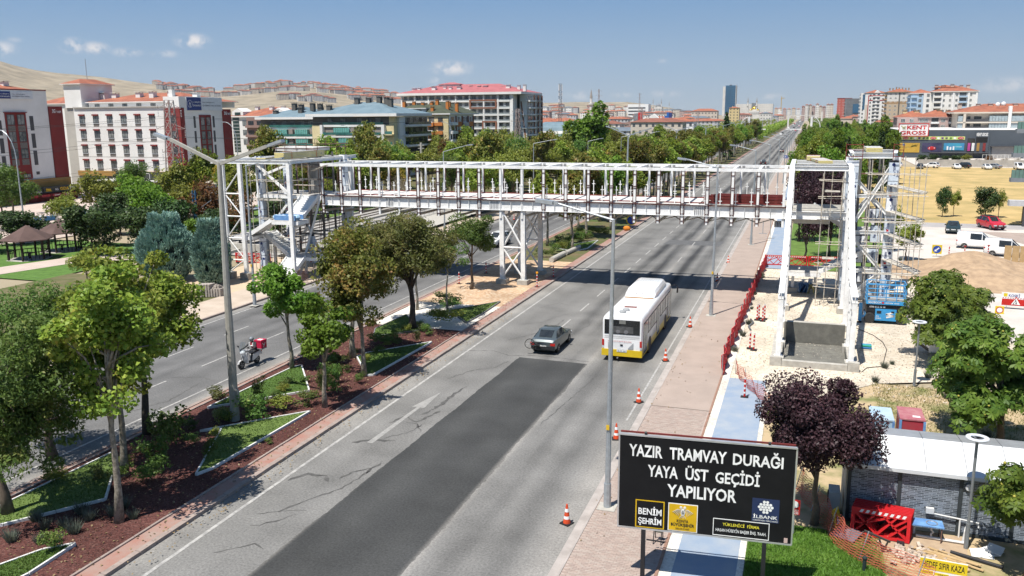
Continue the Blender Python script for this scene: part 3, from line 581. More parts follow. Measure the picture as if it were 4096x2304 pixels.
# ================= left stair tower
def left_tower():
 t=thing('stair_tower','white steel stair tower at the left end of the bridge with zigzag flights','stair tower',(-47,70,.1))
 for x,y in((-51,66.2),(-49.1,66.2),(-43.9,66.2)):
  MB().bar((x,y,.75),(x,y,10.85),.34,.3,up=(0,1,0)).bx(x-.28,x+.28,y-.28,y+.28,.72,.75).obj('column',white,t); MB().bx(x-.45,x+.45,y-.45,y+.45,0,.72).obj('footing',concrete,t)
 for x,y in((-51,76.6),(-44.0,77.3)): MB().bar((x,y,0),(x,y,10.85),.3,.3,up=(0,1,0)).obj('column',white,t)
 for a,b in(((-52.2,66.2),(-43.9,66.2)),((-43.9,66.4),(-43.9,78.5)),((-51.2,66.4),(-51.2,78.5)),((-51.2,76.7),(-43.9,76.7)),((-52.2,71.0),(-43.9,71.0))):
  MB().ibeam((*a,11.02),(*b,11.02),.24,.32).obj('roof_beam',white,t)
 for k in range(4): MB().bar((-51+k*.6,66.5,11.1),(-51+k*.6,76.5,11.1),.1,.12).obj('purlin',white,t)
 # ladder bracing between the twin left columns
 for z in(1.9,3.95,6.0,8.1): MB().tube((-50.85,66.2,z),(-49.25,66.2,z),.07).obj('brace',white,t)
 for k,z in enumerate((.7,1.95,4.0,6.05,8.15)):
  a,b=((-49.25,66.15),(-50.85,66.15)) if k%2==0 else ((-50.85,66.15),(-49.25,66.15)); MB().tube((b[0],66.2,z+.1),(a[0],66.2,z+(1.2 if k==0 else 1.95)),.06).obj('brace',white,t)
 # stair flights and landings
 flight(t,(-43.9,64.9),(0,3.3),1.9,.15,2.1,10); landing(t,-45.8,-42.6,68.2,70.4,2.15)
 flight(t,(-45.9,68.3),(-2.5,0),-1.9,2.2,4.1,11); landing(t,-50.7,-48.4,66.4,70.4,4.15)
 flight(t,(-48.9,66.5),(2.6,0),1.7,4.15,5.65,9); landing(t,-46.2,-43.4,66.5,68.2,5.7)
 flight(t,(-44.0,68.2),(0,3.1),1.9,5.75,7.55,11); landing(t,-51.1,-43.5,71.3,76.4,7.6)
 for p,q in(((-43.9,66.3,5.0),(-43.9,68.5,5.4)),((-47.8,69,0),(-47.8,69,3.9)),((-45.2,70.2,0),(-45.2,70.2,2)),((-45.9,70.2,0),(-43.9,71.2,7.3))): MB().bar(p,q,.2,.2).obj('support',white,t)
 for p,q in(((-51,71.2,10.7),(-47.2,71.2,7.6)),((-47,71.1,7.2),(-49.8,71.1,4.2)),((-50,71.15,9.5),(-47,71.2,10.6)),((-47,76,7),(-50,76,1)),((-50,76,7),(-47,76,1))): MB().bar(p,q,.22,.22).obj('brace',white,t)
 for x,y,s in((-51.1,71.4,1),(-48.3,71.9,2),(-44.2,75.6,5)): wrapped(t,x,y,.62,.6,.8 if s<5 else .1,11.3,s)
 for x,y,s in((-48.2,67.2,3),(-45.3,71.0,4)): wrapped(t,x,y,.5,.4,1.0,3.9,s)
 for x,y in((-51.1,71.4),(-48.3,71.9),(-48.2,67.2)): MB().bx(x-.15,x+.75,y-.15,y+.7,.0,.8).obj('footing',concrete,t)
 # lift shaft framing seen dark behind the stairs
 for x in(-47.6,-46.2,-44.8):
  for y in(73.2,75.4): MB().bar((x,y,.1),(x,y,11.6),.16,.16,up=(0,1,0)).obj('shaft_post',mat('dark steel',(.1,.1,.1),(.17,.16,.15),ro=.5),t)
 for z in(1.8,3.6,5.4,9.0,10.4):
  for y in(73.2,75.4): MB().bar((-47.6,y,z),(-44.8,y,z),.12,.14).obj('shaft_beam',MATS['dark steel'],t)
 MB().lathe([(.55,7.7),(.55,11.7)],(-46.2,74.3,0),14).obj('lift_shaft',mat('grey duct',(.33,.33,.32),(.25,.25,.245),ro=.4,metal=.3),t)
 MB().bx(-49.5,-45.2,72.6,75.6,11.75,12.1).obj('roof_slab',mat('pale deck screed',(.6,.6,.6)),t)
left_tower()
scaffold('pale tube scaffolding around the left stair tower with planks',(-50.4,-49.6,-48.6,-47.3,-46.2),(69.6,71.9),11.0,(1.9,3.6,5.4,7.2,9.0),
  [(-50.6,69.7,7.3,-46,69.7,7.25,.3),(-50.6,69.9,3.7,-45.5,69.8,3.6,.3),(-50.6,69.9,5.45,-46,69.8,5.4,.28),(-45.2,72.2,9.9,-42.2,69.9,10.6,.35),(-50.4,70.2,9.1,-47,70.1,9.05,.3)])
scaffold('rusty brown scaffolding rising behind the left stair tower',(-49.5,-48.3,-47.1,-45.9,-44.7),(72.5,78.0),12.6,(1.0,2.8,4.6,6.6,8.4,10.2,12.0,12.3),[(-49.6,72.6,8.5,-44.5,72.6,8.45,.3)],rust_m)
panel_stack('stack of yellow cored panels with orange straps on the left tower roof',(-45.2,70.3,11.25),7.0,1.0,5,0)
panel_stack('single short bundle of yellow cored panels at the back of the left tower roof',(-50.0,75.8,11.75),2.2,1.0,3,0,False)
panel_stack('loose yellow cored panels lying flat on the left tower roof front',(-47.4,68.2,11.25),3.0,.9,1,.2,False)
bl=thing('blue_tray','blue tray with tarpaulin on the middle landing of the left stairs','tray',(-45.6,67.6,5.72))
MB().bx(-46.1,-43.8,66.75,66.8,5.72,6.15).bx(-46.1,-43.8,68.0,68.05,5.72,6.15).bx(-46.1,-46.05,66.8,68.0,5.72,6.15).obj('tray',mat('blue sheet',(.09,.2,.42),(.16,.32,.55),sc=3,ro=.5),bl)
tp=MB(); [tp.sph((-46.2+k*.45+rnd.uniform(-.1,.1),67.4+rnd.uniform(-.3,.3),5.95),(.35,.4,.25),6,4) for k in range(6)]; tp.obj('tarpaulin',mat('light blue tarp',(.25,.45,.62),(.5,.6,.68),sc=4,ro=.4),bl)
# ================= right stair frame and lift tower
def right_tower():
 t=thing('portal_frame','white sloping portal frame for the right stairs above a concrete pit','portal frame',(1.2,62,.05))
 def col(x,y,z1,ft=True):
  MB().bar((x,y,.5),(x,y,z1),.3,.34,up=(0,1,0)).bx(x-.24,x+.24,y-.28,y+.28,.46,.5).obj('column',white,t)
  if ft: MB().bx(x-.34,x+.34,y-.42,y+.42,-.1,.46).obj('footing',concrete,t)
 for x,s in((-.95,-1),(3.2,1)):
  for y,z in((52.7,4.2),(56.5,4.5),(62.2,7.5),(67.8,10.7),(74.9,10.7)): col(x,y,z)
  P=[(52.5,4.25),(56.4,4.45),(68.0,10.98),(77.0,10.98)]
  for (y0,z0),(y1,z1) in zip(P,P[1:]): MB().ibeam((x,y0,z0),(x,y1,z1),.34,.4).obj('rafter',white,t)
  MB().bar((x+s*.0,56.3,4.42),(x,56.6,4.6),.345,.42).obj('rafter_knee',white,t)
  pl=MB().bx(-.03,.03,-.12,.12,-.05,.05).mesh('bolt_plate',MATS['bolt plate grey'])
  for k in range(12):
   q=(k+.5)/12; link('bolt_plate',pl,t,(x-s*.19-1.2,56.6+11.2*q-62,4.35+6.5*q-.05))
  for k,y in enumerate((54.6,52.52)):
   link('bolt_plate',pl,t,(x-s*.19-1.2,y-62,3.6)); link('bolt_plate',pl,t,(x-s*.19-1.2,y-62,3.0))
 for y in(68.0,71.2,76.8): MB().ibeam((-.75,y,10.95),(3.0,y,10.95),.24,.34).obj('cross_beam',white,t)
 for k in range(7): MB().bar((-.7,72+k*.7,11.05),(3.0,72+k*.7,11.05),.12,.12).obj('purlin',mat('pale purlin',(.5,.5,.48),ro=.5),t)
 for y in(71.3,76.6): MB().ibeam((-.9,y,7.05),(3.2,y,7.05),.3,.62).obj('floor_beam',white,t)
 MB().bx(-.8,3.1,71.5,76.4,7.36,7.45).obj('deck',concrete,t)
 MB().bx(-.7,2.0,71.6,73.0,6.35,6.7).obj('deck_joist',mat('beige soffit steel',(.5,.47,.4),ro=.6),t)
 landing(t,-.85,1.6,72.2,75.4,2.3); flight(t,(1.5,72.3),(3.6,0),1.6,2.3,4.3,9); flight(t,(3.2,75.9),(-2.4,0),-1.5,5.6,7.3,9); landing(t,3.2,6.0,74,77,5.6)
 for x,y in((-.5,74.9),(1.3,74.9)): MB().bar((x,y,.4),(x,y,2.2),.22,.22,up=(0,1,0)).obj('post',white,t); MB().bx(x-.4,x+.4,y-.4,y+.4,-.05,.5).obj('footing',concrete,t)
 # concrete pit
 p=MB(); p.bx(-1.35,-.75,52.3,58.3,-.05,.45).bx(3.05,3.6,52.3,58.3,-.05,.45).bx(-.75,3.05,57.9,58.3,-.05,1.45).bx(-.7,3.0,51.9,52.25,-.05,.42).bx(-1.4,-.72,51.9,52.28,-.05,.6).bx(3.02,3.66,51.9,52.28,-.05,.6)
 p.obj('pit_wall',concrete,t)
 MB().bx(-.74,3.04,52.27,57.88,-.05,.08).bx(-.74,3.04,52.3,53.6,.085,.28).bx(-.74,3.04,57.80,57.89,.1,1.44).bx(-.745,-.70,53.6,57.79,.1,.44).bx(3.0,3.045,53.6,57.79,.1,.44).obj('pit_floor',dconcrete,t)
 q=thing('lift_tower','film wrapped lift tower with lettering behind the right stair frame','lift tower',(5,74,.05))
 wrapped(q,3.05,71.6,.85,.7,.2,11.4,11); wrapped(q,6.1,72,.7,.7,.3,11.4,12); wrapped(q,3.2,78.5,.6,.6,.2,11.4,13); wrapped(q,6.9,78.5,.6,.6,.2,11.4,14)
 for x,y in((3.05,71.6),(6.1,72.0)): MB().bx(x-.1,x+.95,y-.1,y+.85,-.05,.25).obj('footing',concrete,q)
 for a,b in(((3.5,71.9),(6.5,72.2)),((3.5,78.7),(7.2,78.7)),((3.4,72.2),(3.5,78.6)),((6.5,72.4),(7.1,78.6))): MB().ibeam((*a,11.75),(*b,11.75),.3,.42).obj('roof_beam',white,q)
 for p_,q_ in(((3.9,72,6.6),(6.3,72.2,11.0)),((3.9,72,5.2),(6.2,72.2,2.6)),((3.9,72,.6),(6.2,72.2,2.7)),((3.9,72.3,9.8),(6.3,72.3,7.1)),((3.6,78.4,6),(6.9,78.4,10)),((3.6,78.4,10),(6.9,78.4,6))): MB().ibeam(p_,q_,.24,.26).obj('brace',white,q)
 for z in(2.65,5.75,8.6): MB().ibeam((3.9,72.1,z),(6.1,72.3,z),.22,.26).obj('beam',white,q)
 # wrapped infill faces with black tape edges
 for i,(x,z,w,h) in enumerate(((4.0,3.2,.75,1.2),(5.1,3.2,.8,1.1),(4.1,4.5,.9,.8),(5.2,4.9,.75,1.3),(4.9,6.6,.55,.9),(5.5,6.6,.55,.9),(4.05,1.6,.8,1.1),(5.2,1.4,.7,1.2))):
  y=73.0+.15*(i%3); MB().bx(x-.04,x+w+.04,y,y+.12,z-.05,z+h+.05).obj('tape_edge',blackt,q); f=MB().bx(x,x+w,y-.04,y-.002,z,z+h).obj('film_wrap',filmb if i%2 else filmw,q); oo=parent_loc(f)
  me,a=txt('Sistem',navy); s=.24 if i%3 else .2
  link('lettering',me,f,(x+w*.4-oo.x,y-.05-oo.y,z+h*.5-oo.z),(0,-PI2+(.1*i%3)*.3,0),(s,)*3)
 for x in(4.2,5.0,5.8):
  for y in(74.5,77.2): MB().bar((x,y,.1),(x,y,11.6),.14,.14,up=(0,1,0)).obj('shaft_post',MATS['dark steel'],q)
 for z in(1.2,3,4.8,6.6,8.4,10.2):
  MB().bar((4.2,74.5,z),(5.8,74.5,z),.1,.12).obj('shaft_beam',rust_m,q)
 MB().bx(3.95,6.0,73.3,73.4,.1,2.8).obj('shaft_panel',mat('white shaft panel',(.62,.65,.68),(.52,.56,.6),ro=.4),q)
 for a,b in(((2.9,71.4),(4.1,71.4)),((6.3,71.7),(7.0,71.7))):
  f=MB()
  for z in(11.7,12.2,12.6): f.bar((a[0],a[1],z),(b[0],b[1],z),.05,.05)
  for x in(a[0],b[0]): f.bar((x,a[1],11.4),(x,a[1],12.7),.05,.05)
  f.obj('guard_frame',redsteel,q)
right_tower()
scaffold('tall scaffolding with planks right of the right lift tower',(4.55,5.4,6.3,7.0,7.7,8.1),(66.6,69.2),11.6,(1.5,3.4,5.4,7.2,9.2,10.6),
  [(4.1,66.7,z,8.0,66.8,z+.05,.28) for z in(3.45,5.45,7.25,9.25)]+[(6.2,72,z,8.1,66.8,z-.15,.4) for z in(3.7,5.7,7.5,9.5)]+[(6.6,72,z+.02,8.3,67.5,z-.12,.3) for z in(3.7,5.7,7.5,9.5)],skip=((8.1,69.2),(6.3,69.2)))
scaffold('narrow scaffolding with short planks inside the right stair frame',(1.35,1.95,2.75),(69.8,71.0),10.6,(1.6,3.3,5.0,6.9,8.6,9.9),
  [(1.5,69.6+.25*k,9.1+.02*k,2.6,69.6+.25*k,9.1,.22) for k in range(4)]+[(1.6,69.6+.25*k,3.9,2.5,69.6+.25*k,3.9,.22) for k in range(4)])
panel_stack('stack of yellow cored panels with orange straps on the right frame roof',(1.1,74.0,11.12),4.6,1.1,2,.15)
panel_stack('upper yellow cored panel bundle at the back of the right frame roof',(.55,76.6,11.15),1.6,1.05,3,.0)
panel_stack('yellow cored panel bundle on top of the lift tower roof beams',(5.0,74.5,11.97),3.6,1.2,3,0,False)
sh=thing('sheet_pile','messy pile of blue and yellow foam sheets under the low landing','sheet pile',(.5,75.4,.05))
for k in range(22):
 a=rnd.uniform(-.5,.5); MB().box((.1+k*.065+rnd.uniform(-.1,.1),75.3+rnd.uniform(-.5,.6),.32+rnd.uniform(0,.15)),(.04,.9,.75),rz=a,rx=rnd.uniform(-.7,.7),ry=rnd.uniform(-.6,.6)).obj('foam_sheet',MATS['blue sheet'] if k<12 else MATS['yellow foam'] if k%3 else filmb,sh)
# ================= buildings
def tilem(name,c,c2,axis=0,sc=2.2):
 m,N,L,b=_nodes(name); g=N.new('ShaderNodeNewGeometry'); wv=N.new('ShaderNodeTexWave'); wv.inputs['Scale'].default_value=sc; wv.bands_direction='X' if axis==0 else 'Y'; wv.inputs['Distortion'].default_value=.4; wv.inputs['Detail'].default_value=1
 L.new(g.outputs['Position'],wv.inputs['Vector']); n=N.new('ShaderNodeTexNoise'); n.inputs['Scale'].default_value=.5; n.inputs['Detail'].default_value=6; L.new(g.outputs['Position'],n.inputs['Vector'])
 r=N.new('ShaderNodeValToRGB'); r.color_ramp.elements[0].position=.35; r.color_ramp.elements[1].position=.65; r.color_ramp.elements[0].color=(*c2,1); r.color_ramp.elements[1].color=(*c,1); L.new(n.outputs[0],r.inputs[0]); L.new(r.outputs[0],b.inputs['Base Color'])
 bp=N.new('ShaderNodeBump'); bp.inputs['Strength'].default_value=.5; bp.inputs['Distance'].default_value=.06; L.new(wv.outputs[0],bp.inputs['Height']); L.new(bp.outputs[0],b.inputs['Normal']); b.inputs['Roughness'].default_value=.75; MATS[name]=m; return m
rtile=tilem('red roof tiles',(.36,.125,.065),(.25,.085,.05)); bluer=tilem('blue standing seam roof',(.15,.215,.25),(.115,.175,.21),0,.8); pinkr=tilem('pink metal roof',(.38,.12,.125),(.32,.10,.105),0,1.5); greenr=mat('green shingle roof',(.075,.085,.055),(.05,.06,.04),sc=.7,ro=.95)
wwall=mat('white render',(.72,.71,.68),(.64,.63,.60),sc=.25,ro=.9); cream=mat('cream render',(.66,.57,.34),(.58,.49,.28),sc=.3,ro=.9); redw=mat('dark red render',(.21,.035,.032),(.17,.03,.028),sc=.4,ro=.9); ochre=mat('ochre band',(.36,.21,.06),(.29,.17,.05),sc=.5,ro=.85); greyw=mat('grey beige wall',(.42,.4,.36),(.36,.34,.31),sc=.3,ro=.9)
dgrey=mat('dark grey cladding',(.12,.115,.105),(.09,.088,.08),sc=.4,ro=.8); stone=mat('rough stone panel',(.2,.185,.165),(.11,.1,.09),sc=9,ro=.95); taupe=mat('taupe shutter',(.27,.24,.21),(.22,.195,.17),sc=2,ro=.8); tealg=mat('teal balcony glass',(.055,.17,.15),(.03,.10,.09),sc=.5,ro=.08,spec=.6); tealc=mat('teal curtain glass',(.16,.42,.37),(.11,.30,.27),sc=2.5,ro=.15,spec=.5); dteal=mat('dark green glass',(.03,.06,.05),(.015,.03,.028),sc=.6,ro=.08,spec=.6)
winf=mat('dark window frame',(.07,.07,.075),ro=.5); winw=mat('white window frame',(.7,.7,.68),ro=.5); ogl=mat('window pane',(.07,.085,.095),(.2,.215,.21),sc=.9,ro=.08,spec=.7,lo=.45,hi=.6); orange=mat('orange render',(.52,.19,.05),(.44,.15,.04),sc=.5,ro=.9); brickw=mat('brown brick cladding',(.26,.12,.075),(.2,.09,.06),sc=.6,ro=.9); pinkw=mat('dusty pink render',(.44,.33,.30),(.38,.28,.255),sc=.3,ro=.9); palew=mat('off white render',(.62,.6,.56),(.54,.52,.48),sc=.1,ro=.9); bluew=mat('pale blue render',(.38,.5,.62),(.32,.43,.55),sc=.1,ro=.9); beigew=mat('beige render',(.56,.5,.42),(.49,.43,.36),sc=.2,ro=.9); tanw=mat('tan render',(.36,.235,.13),(.3,.2,.11),sc=.1,ro=.9)
WM={}; GLS=[ogl,ogl,mat('curtained pane',(.27,.27,.255),(.12,.13,.13),sc=1.4,ro=.15,spec=.5),mat('deep pane',(.04,.048,.055),(.085,.095,.1),sc=1,ro=.06,spec=.7)]
def winmesh(w,h,nm=1,fr=None,gl=None,d=.07):
 k=(round(w,2),round(h,2),nm,fr.name,gl.name,d)
 if k not in WM:
  f=MB(); e=.07
  f.bx(-w/2,w/2,-d,0,0,e).bx(-w/2,w/2,-d,0,h-e,h).bx(-w/2,-w/2+e,-d,0,e,h-e).bx(w/2-e,w/2,-d,0,e,h-e)
  for i in range(nm): x=-w/2+w*(i+1)/(nm+1); f.bx(x-.03,x+.03,-d,-.0,e,h-e)
  WM[k]=(f.mesh('window',fr),MB().bx(-w/2+.02,w/2-.02,-d*.45,.0,.02,h-.02).mesh('pane',gl))
 return WM[k]
def fr(face,u,z,d=0):
 s,c=face
 return ((u,c-d,z),(0,0,0)) if s=='S' else (((c+d,u,z),(0,0,PI2)) if s=='E' else ((c-d,u,z),(0,0,-PI2)))
def at(t,name,me,face,u,z,d=0):
 L,r=fr(face,u,z,d); o=t.location; return link(name,me,t,(L[0]-o.x,L[1]-o.y,L[2]-o.z),r)
def window(t,face,u,z,w,h,nm=1,f=None,g=None,d=.07,pane=True):
 a,b=winmesh(w,h,nm,f or winf,g or rnd.choice(GLS),d); o=at(t,'window',a,face,u,z)
 if pane: link('pane',b,o)
 return o
def slab(t,name,face,u0,u1,z0,z1,out,m,inn=0.):
 k=('s',round(u1-u0,2),round(z1-z0,2),out,inn,m.name,name)
 if k not in WM: WM[k]=MB().bx(-(u1-u0)/2,(u1-u0)/2,-out,inn,0,z1-z0).mesh(name,m)
 return at(t,name,WM[k],face,(u0+u1)/2,z0)
def hip(t,x0,x1,y0,y1,z,h,m,ov=.6,th=.25,fas=None,parent=None):
 x0-=ov;x1+=ov;y0-=ov;y1+=ov; b=MB(); w=x1-x0;d=y1-y0; k=min(w,d)/2
 r=((x0+k,(y0+y1)/2),(x1-k,(y0+y1)/2)) if w>=d else (((x0+x1)/2,y0+k),((x0+x1)/2,y1-k))
 vs=[(x0,y0,z),(x1,y0,z),(x1,y1,z),(x0,y1,z),(*r[0],z+h),(*r[1],z+h)]
 fs=[(0,1,5,4),(2,3,4,5),(1,2,5),(3,0,4),(3,2,1,0)] if w>=d else [(0,1,4),(1,2,5,4),(2,3,5),(3,0,4,5),(3,2,1,0)]
 o=b.add(vs,fs).obj('roof',m,t)
 if fas: MB().bx(x0,x1,y0,y1,z-th,z-.005).obj('fascia',fas,t)
 return o
def chimney(t,x,y,z0,z1,w,m,cap=None):
 b=MB().bx(x-w/2,x+w/2,y-w/2,y+w/2,z0,z1); b.bx(x-w*.7,x+w*.7,y-w*.7,y+w*.7,z1+.18,z1+.24)
 for a in(-1,1):
  for c in(-1,1): b.bx(x+a*w*.4-.04,x+a*w*.4+.04,y+c*w*.4-.04,y+c*w*.4+.04,z1,z1+.18)
 b.obj('chimney',m,t)
def body(t,x0,x1,y0,y1,z0,z1,m,name='wall'): return MB().bx(x0,x1,y0,y1,z0,z1).obj(name,m,t)
navyb=mat('navy sign blue',(.03,.05,.19),(.025,.042,.16),ro=.5); signw=mat('pale sign panel',(.62,.64,.66),(.56,.58,.6),ro=.4); signk=mat('black sign',(.015,.016,.016),ro=.45); whitel=mat('white lettering',(.8,.8,.78),ro=.5); redl=mat('red lettering',(.5,.03,.03),ro=.5); yell=mat('yellow lettering',(.7,.45,.03),ro=.5); darkl=mat('dark lettering',(.04,.05,.09),ro=.5)
def let(t,s,face,u0,u1,z0,z1,m,d=.09,bold=.015,name='lettering'):
 sgn,c=face; X={'S':(1,0,0),'E':(0,1,0),'W':(0,-1,0)}[sgn]; o={'S':(u0,c-d,z0),'E':(c+d,u0,z0),'W':(c-d,u1,z0)}[sgn]
 return letter(s,t,o,X,(0,0,1),u1-u0,z1-z0,m,bold,name)
def dorm_mid():
 t=thing('dormitory','white student dormitory with rows of windows, red corner and red tiled roof','dormitory',(-135,150,0)); S=('S',145.5); E=('E',-121)
 body(t,-149,-124.9,145.5,160.5,0,17.2,wwall); body(t,-153.6,-149.02,147.5,176,0,17.3,greyw); body(t,-152.9,-148.3,147.2,156.2,17.3,22.35,wwall); hip(t,-152.9,-148.3,147.2,156.2,22.4,1.1,rtile,.5,.15,wwall)
 MB().tube((-150.6,151.7,23.3),(-150.6,151.7,27.8),.07).obj('lightning_rod',galv,t)
 body(t,-147.2,-122.5,148,165,17.2,18.4,wwall,'attic_wall'); hip(t,-147.2,-121.5,148,164,18.45,2.0,rtile,.5,.15,wwall); body(t,-165,-154,151,170,0,18.3,wwall,'side_wing'); hip(t,-165,-153.5,151,168,18.35,2.2,rtile,.4,.15,wwall)
 body(t,-148.9,-125,145.2,145.48,17.2,17.45,greyw,'parapet')
 for j,z in enumerate((14.05,10.95,7.75,4.65)):
  for i in range(6):
   u=-146.9+i*3.68; window(t,S,u,z,1.45,1.55,1); slab(t,'awning',S,u-.78,u+.78,z+1.56,z+1.86,.32,redw); slab(t,'sill',S,u-.78,u+.78,z-.1,z-.02,.14,signw); slab(t,'stone_panel',S,u-.72,u+.72,z-.62,z-.12,.05,stone)
  slab(t,'string_course',S,-148.9,-125,z-.78,z-.72,.03,greyw)
 for i in range(6): window(t,('S',148),-144.9+i*3.7,17.3,1.25,.75,1)
 slab(t,'band',S,-149.2,-124.9,2.95,4.0,.4,ochre);
 body(t,-124.88,-121,145.0,158.4,0,19.3,wwall,'wing_wall'); slab(t,'red_corner',('S',145.0),-124.9,-120.9,5.4,17.1,.12,redw,.6); body(t,-125,-120.92,145.05,146.3,5.4,17.05,redw,'red_corner'); body(t,-125,-120.7,158.42,161.1,5.6,16.8,redw,'red_corner'); body(t,-125,-120.8,158.42,161.0,0,5.6,ochre,'band'); slab(t,'band',E,144.7,158.3,3.4,5.5,.15,ochre)
 slab(t,'band',('S',145.0),-124.9,-120.8,2.6,5.4,.15,ochre)
 for k,z in enumerate((14.0,10.9,7.7,5.6)): window(t,('S',144.88),-122.6,z if k<3 else 5.9,.95,1.5 if k<3 else .9,1)
 slab(t,'sign_board',E,147.0,158.4,16.5,19.2,.2,signw); slab(t,'sign_panel',E,147.1,151.5,16.55,19.15,.24,navyb)
 let(t,'T.C. GENÇLİK VE',E,148.9,151.3,18.0,18.45,whitel,.26); let(t,'SPOR BAKANLIĞI',E,148.9,151.3,17.35,17.8,whitel,.26); let(t,'KONYA - FAHRÜNNİSA HATUN',E,152.0,155.8,18.05,18.35,darkl,.22,.005); let(t,'KIZ ÖĞRENCİ YURDU  (D-C BLOK)',E,152.0,157.9,17.3,17.75,darkl,.22,.01)
 em=MB();
 for i in range(24): a=i*math.pi/12; em.box((-120.74,148.0+.72*math.cos(a),17.85+.72*math.sin(a)),(.02,.1,.1))
 em.box((-120.74,148,17.85),(.02,.28,.28),rx=.78).box((-120.74,148,18.15),(.02,.16,.16)).box((-120.74,148,17.45),(.02,.14,.4)); em.obj('emblem',whitel,t)
 slab(t,'red_panel',E,150.75,154.5,5.7,15.6,.1,redw)
 for z in(13.4,10.5,7.6,5.75):
  for u in(151.7,153.5): window(t,('E',-120.9),u,z,1.2,1.7 if z>6 else .6,0); slab(t,'stone_panel',('E',-120.9),u-.6,u+.6,z-.95,z-.1,.04,stone) if z>6 else None
 for u,dz in((149.3,0),(155.4,0)):
  for z in(12.95,9.9,6.9): slab(t,'slit_window',E,u-.3,u+.3,z,z+2.4,.04,winf)
 let(t,'3G',('E',-120.7),158.7,159.6,15.6,16.3,whitel,.04,.03); let(t,'YAPI',('E',-120.7),159.7,160.9,15.6,16.05,whitel,.04,.02)
 for x,y,z in((-143.5,152,20.6),(-137,152,20.7),(-133,151.5,20.8),(-128.6,152,20.8),(-157,155,20.6),(-147.6,153,20.7),(-123,153,20.4)): chimney(t,x,y,18.3,z-.35,1.15,wwall)
 for u in(-123.9,): body(t,-124.4,-123.5,146.2,147.0,17.1,20.7,wwall,'chimney')
 # ground floor shops
 body(t,-149,-125,145.2,145.45,0,2.9,dgrey,'shop_wall')
 for i in range(5): window(t,('S',145.2),-147+i*2.2,.2,1.9,2.5,1,winf,darkgl)
 # black fronted salon
 q=thing('salon_front','black salon pavilion with glass front and cream lettering under the dormitory','shop',(-131,141,0))
 body(q,-139.2,-123.2,139.2,145.0,.0,.95,mat('mottled dark panel',(.16,.16,.16),(.09,.09,.09),sc=1.5),'base'); body(q,-139.0,-123.4,139.5,145,.95,2.35,darkgl,'glass_front')
 for i in range(9): x=-139.1+i*1.97; body(q,x-.06,x+.06,139.15,139.3,.0,2.4,signk,'post')
 body(q,-139.5,-122.9,138.7,145,2.4,2.55,mat('pale awning',(.5,.5,.46)),'awning'); body(q,-135.5,-123.2,141.5,141.8,2.6,4.2,mat('charcoal fascia',(.05,.055,.05)),'fascia')
 F=('S',141.5); let(q,'KC',F,-129.9,-128.5,3.35,4.3,whitel,.06,.03); let(q,'SALON KADİR CANER',F,-131.2,-127.2,2.75,3.05,whitel,.06,.01); let(q,'Bayan Kuaförü',F,-134.3,-132.1,2.8,3.1,whitel,.06,.01)
 b=MB(); [b.bx(*v) for v in((-131.6,-130.1,141.44,141.48,3.85,3.92),(-128.3,-126.8,141.44,141.48,3.85,3.92),(-131.6,-131.53,141.44,141.48,2.7,3.92),(-126.87,-126.8,141.44,141.48,2.7,3.92),(-131.6,-126.8,141.44,141.48,2.63,2.7))]; b.obj('logo_frame',whitel,q)
dorm_mid()
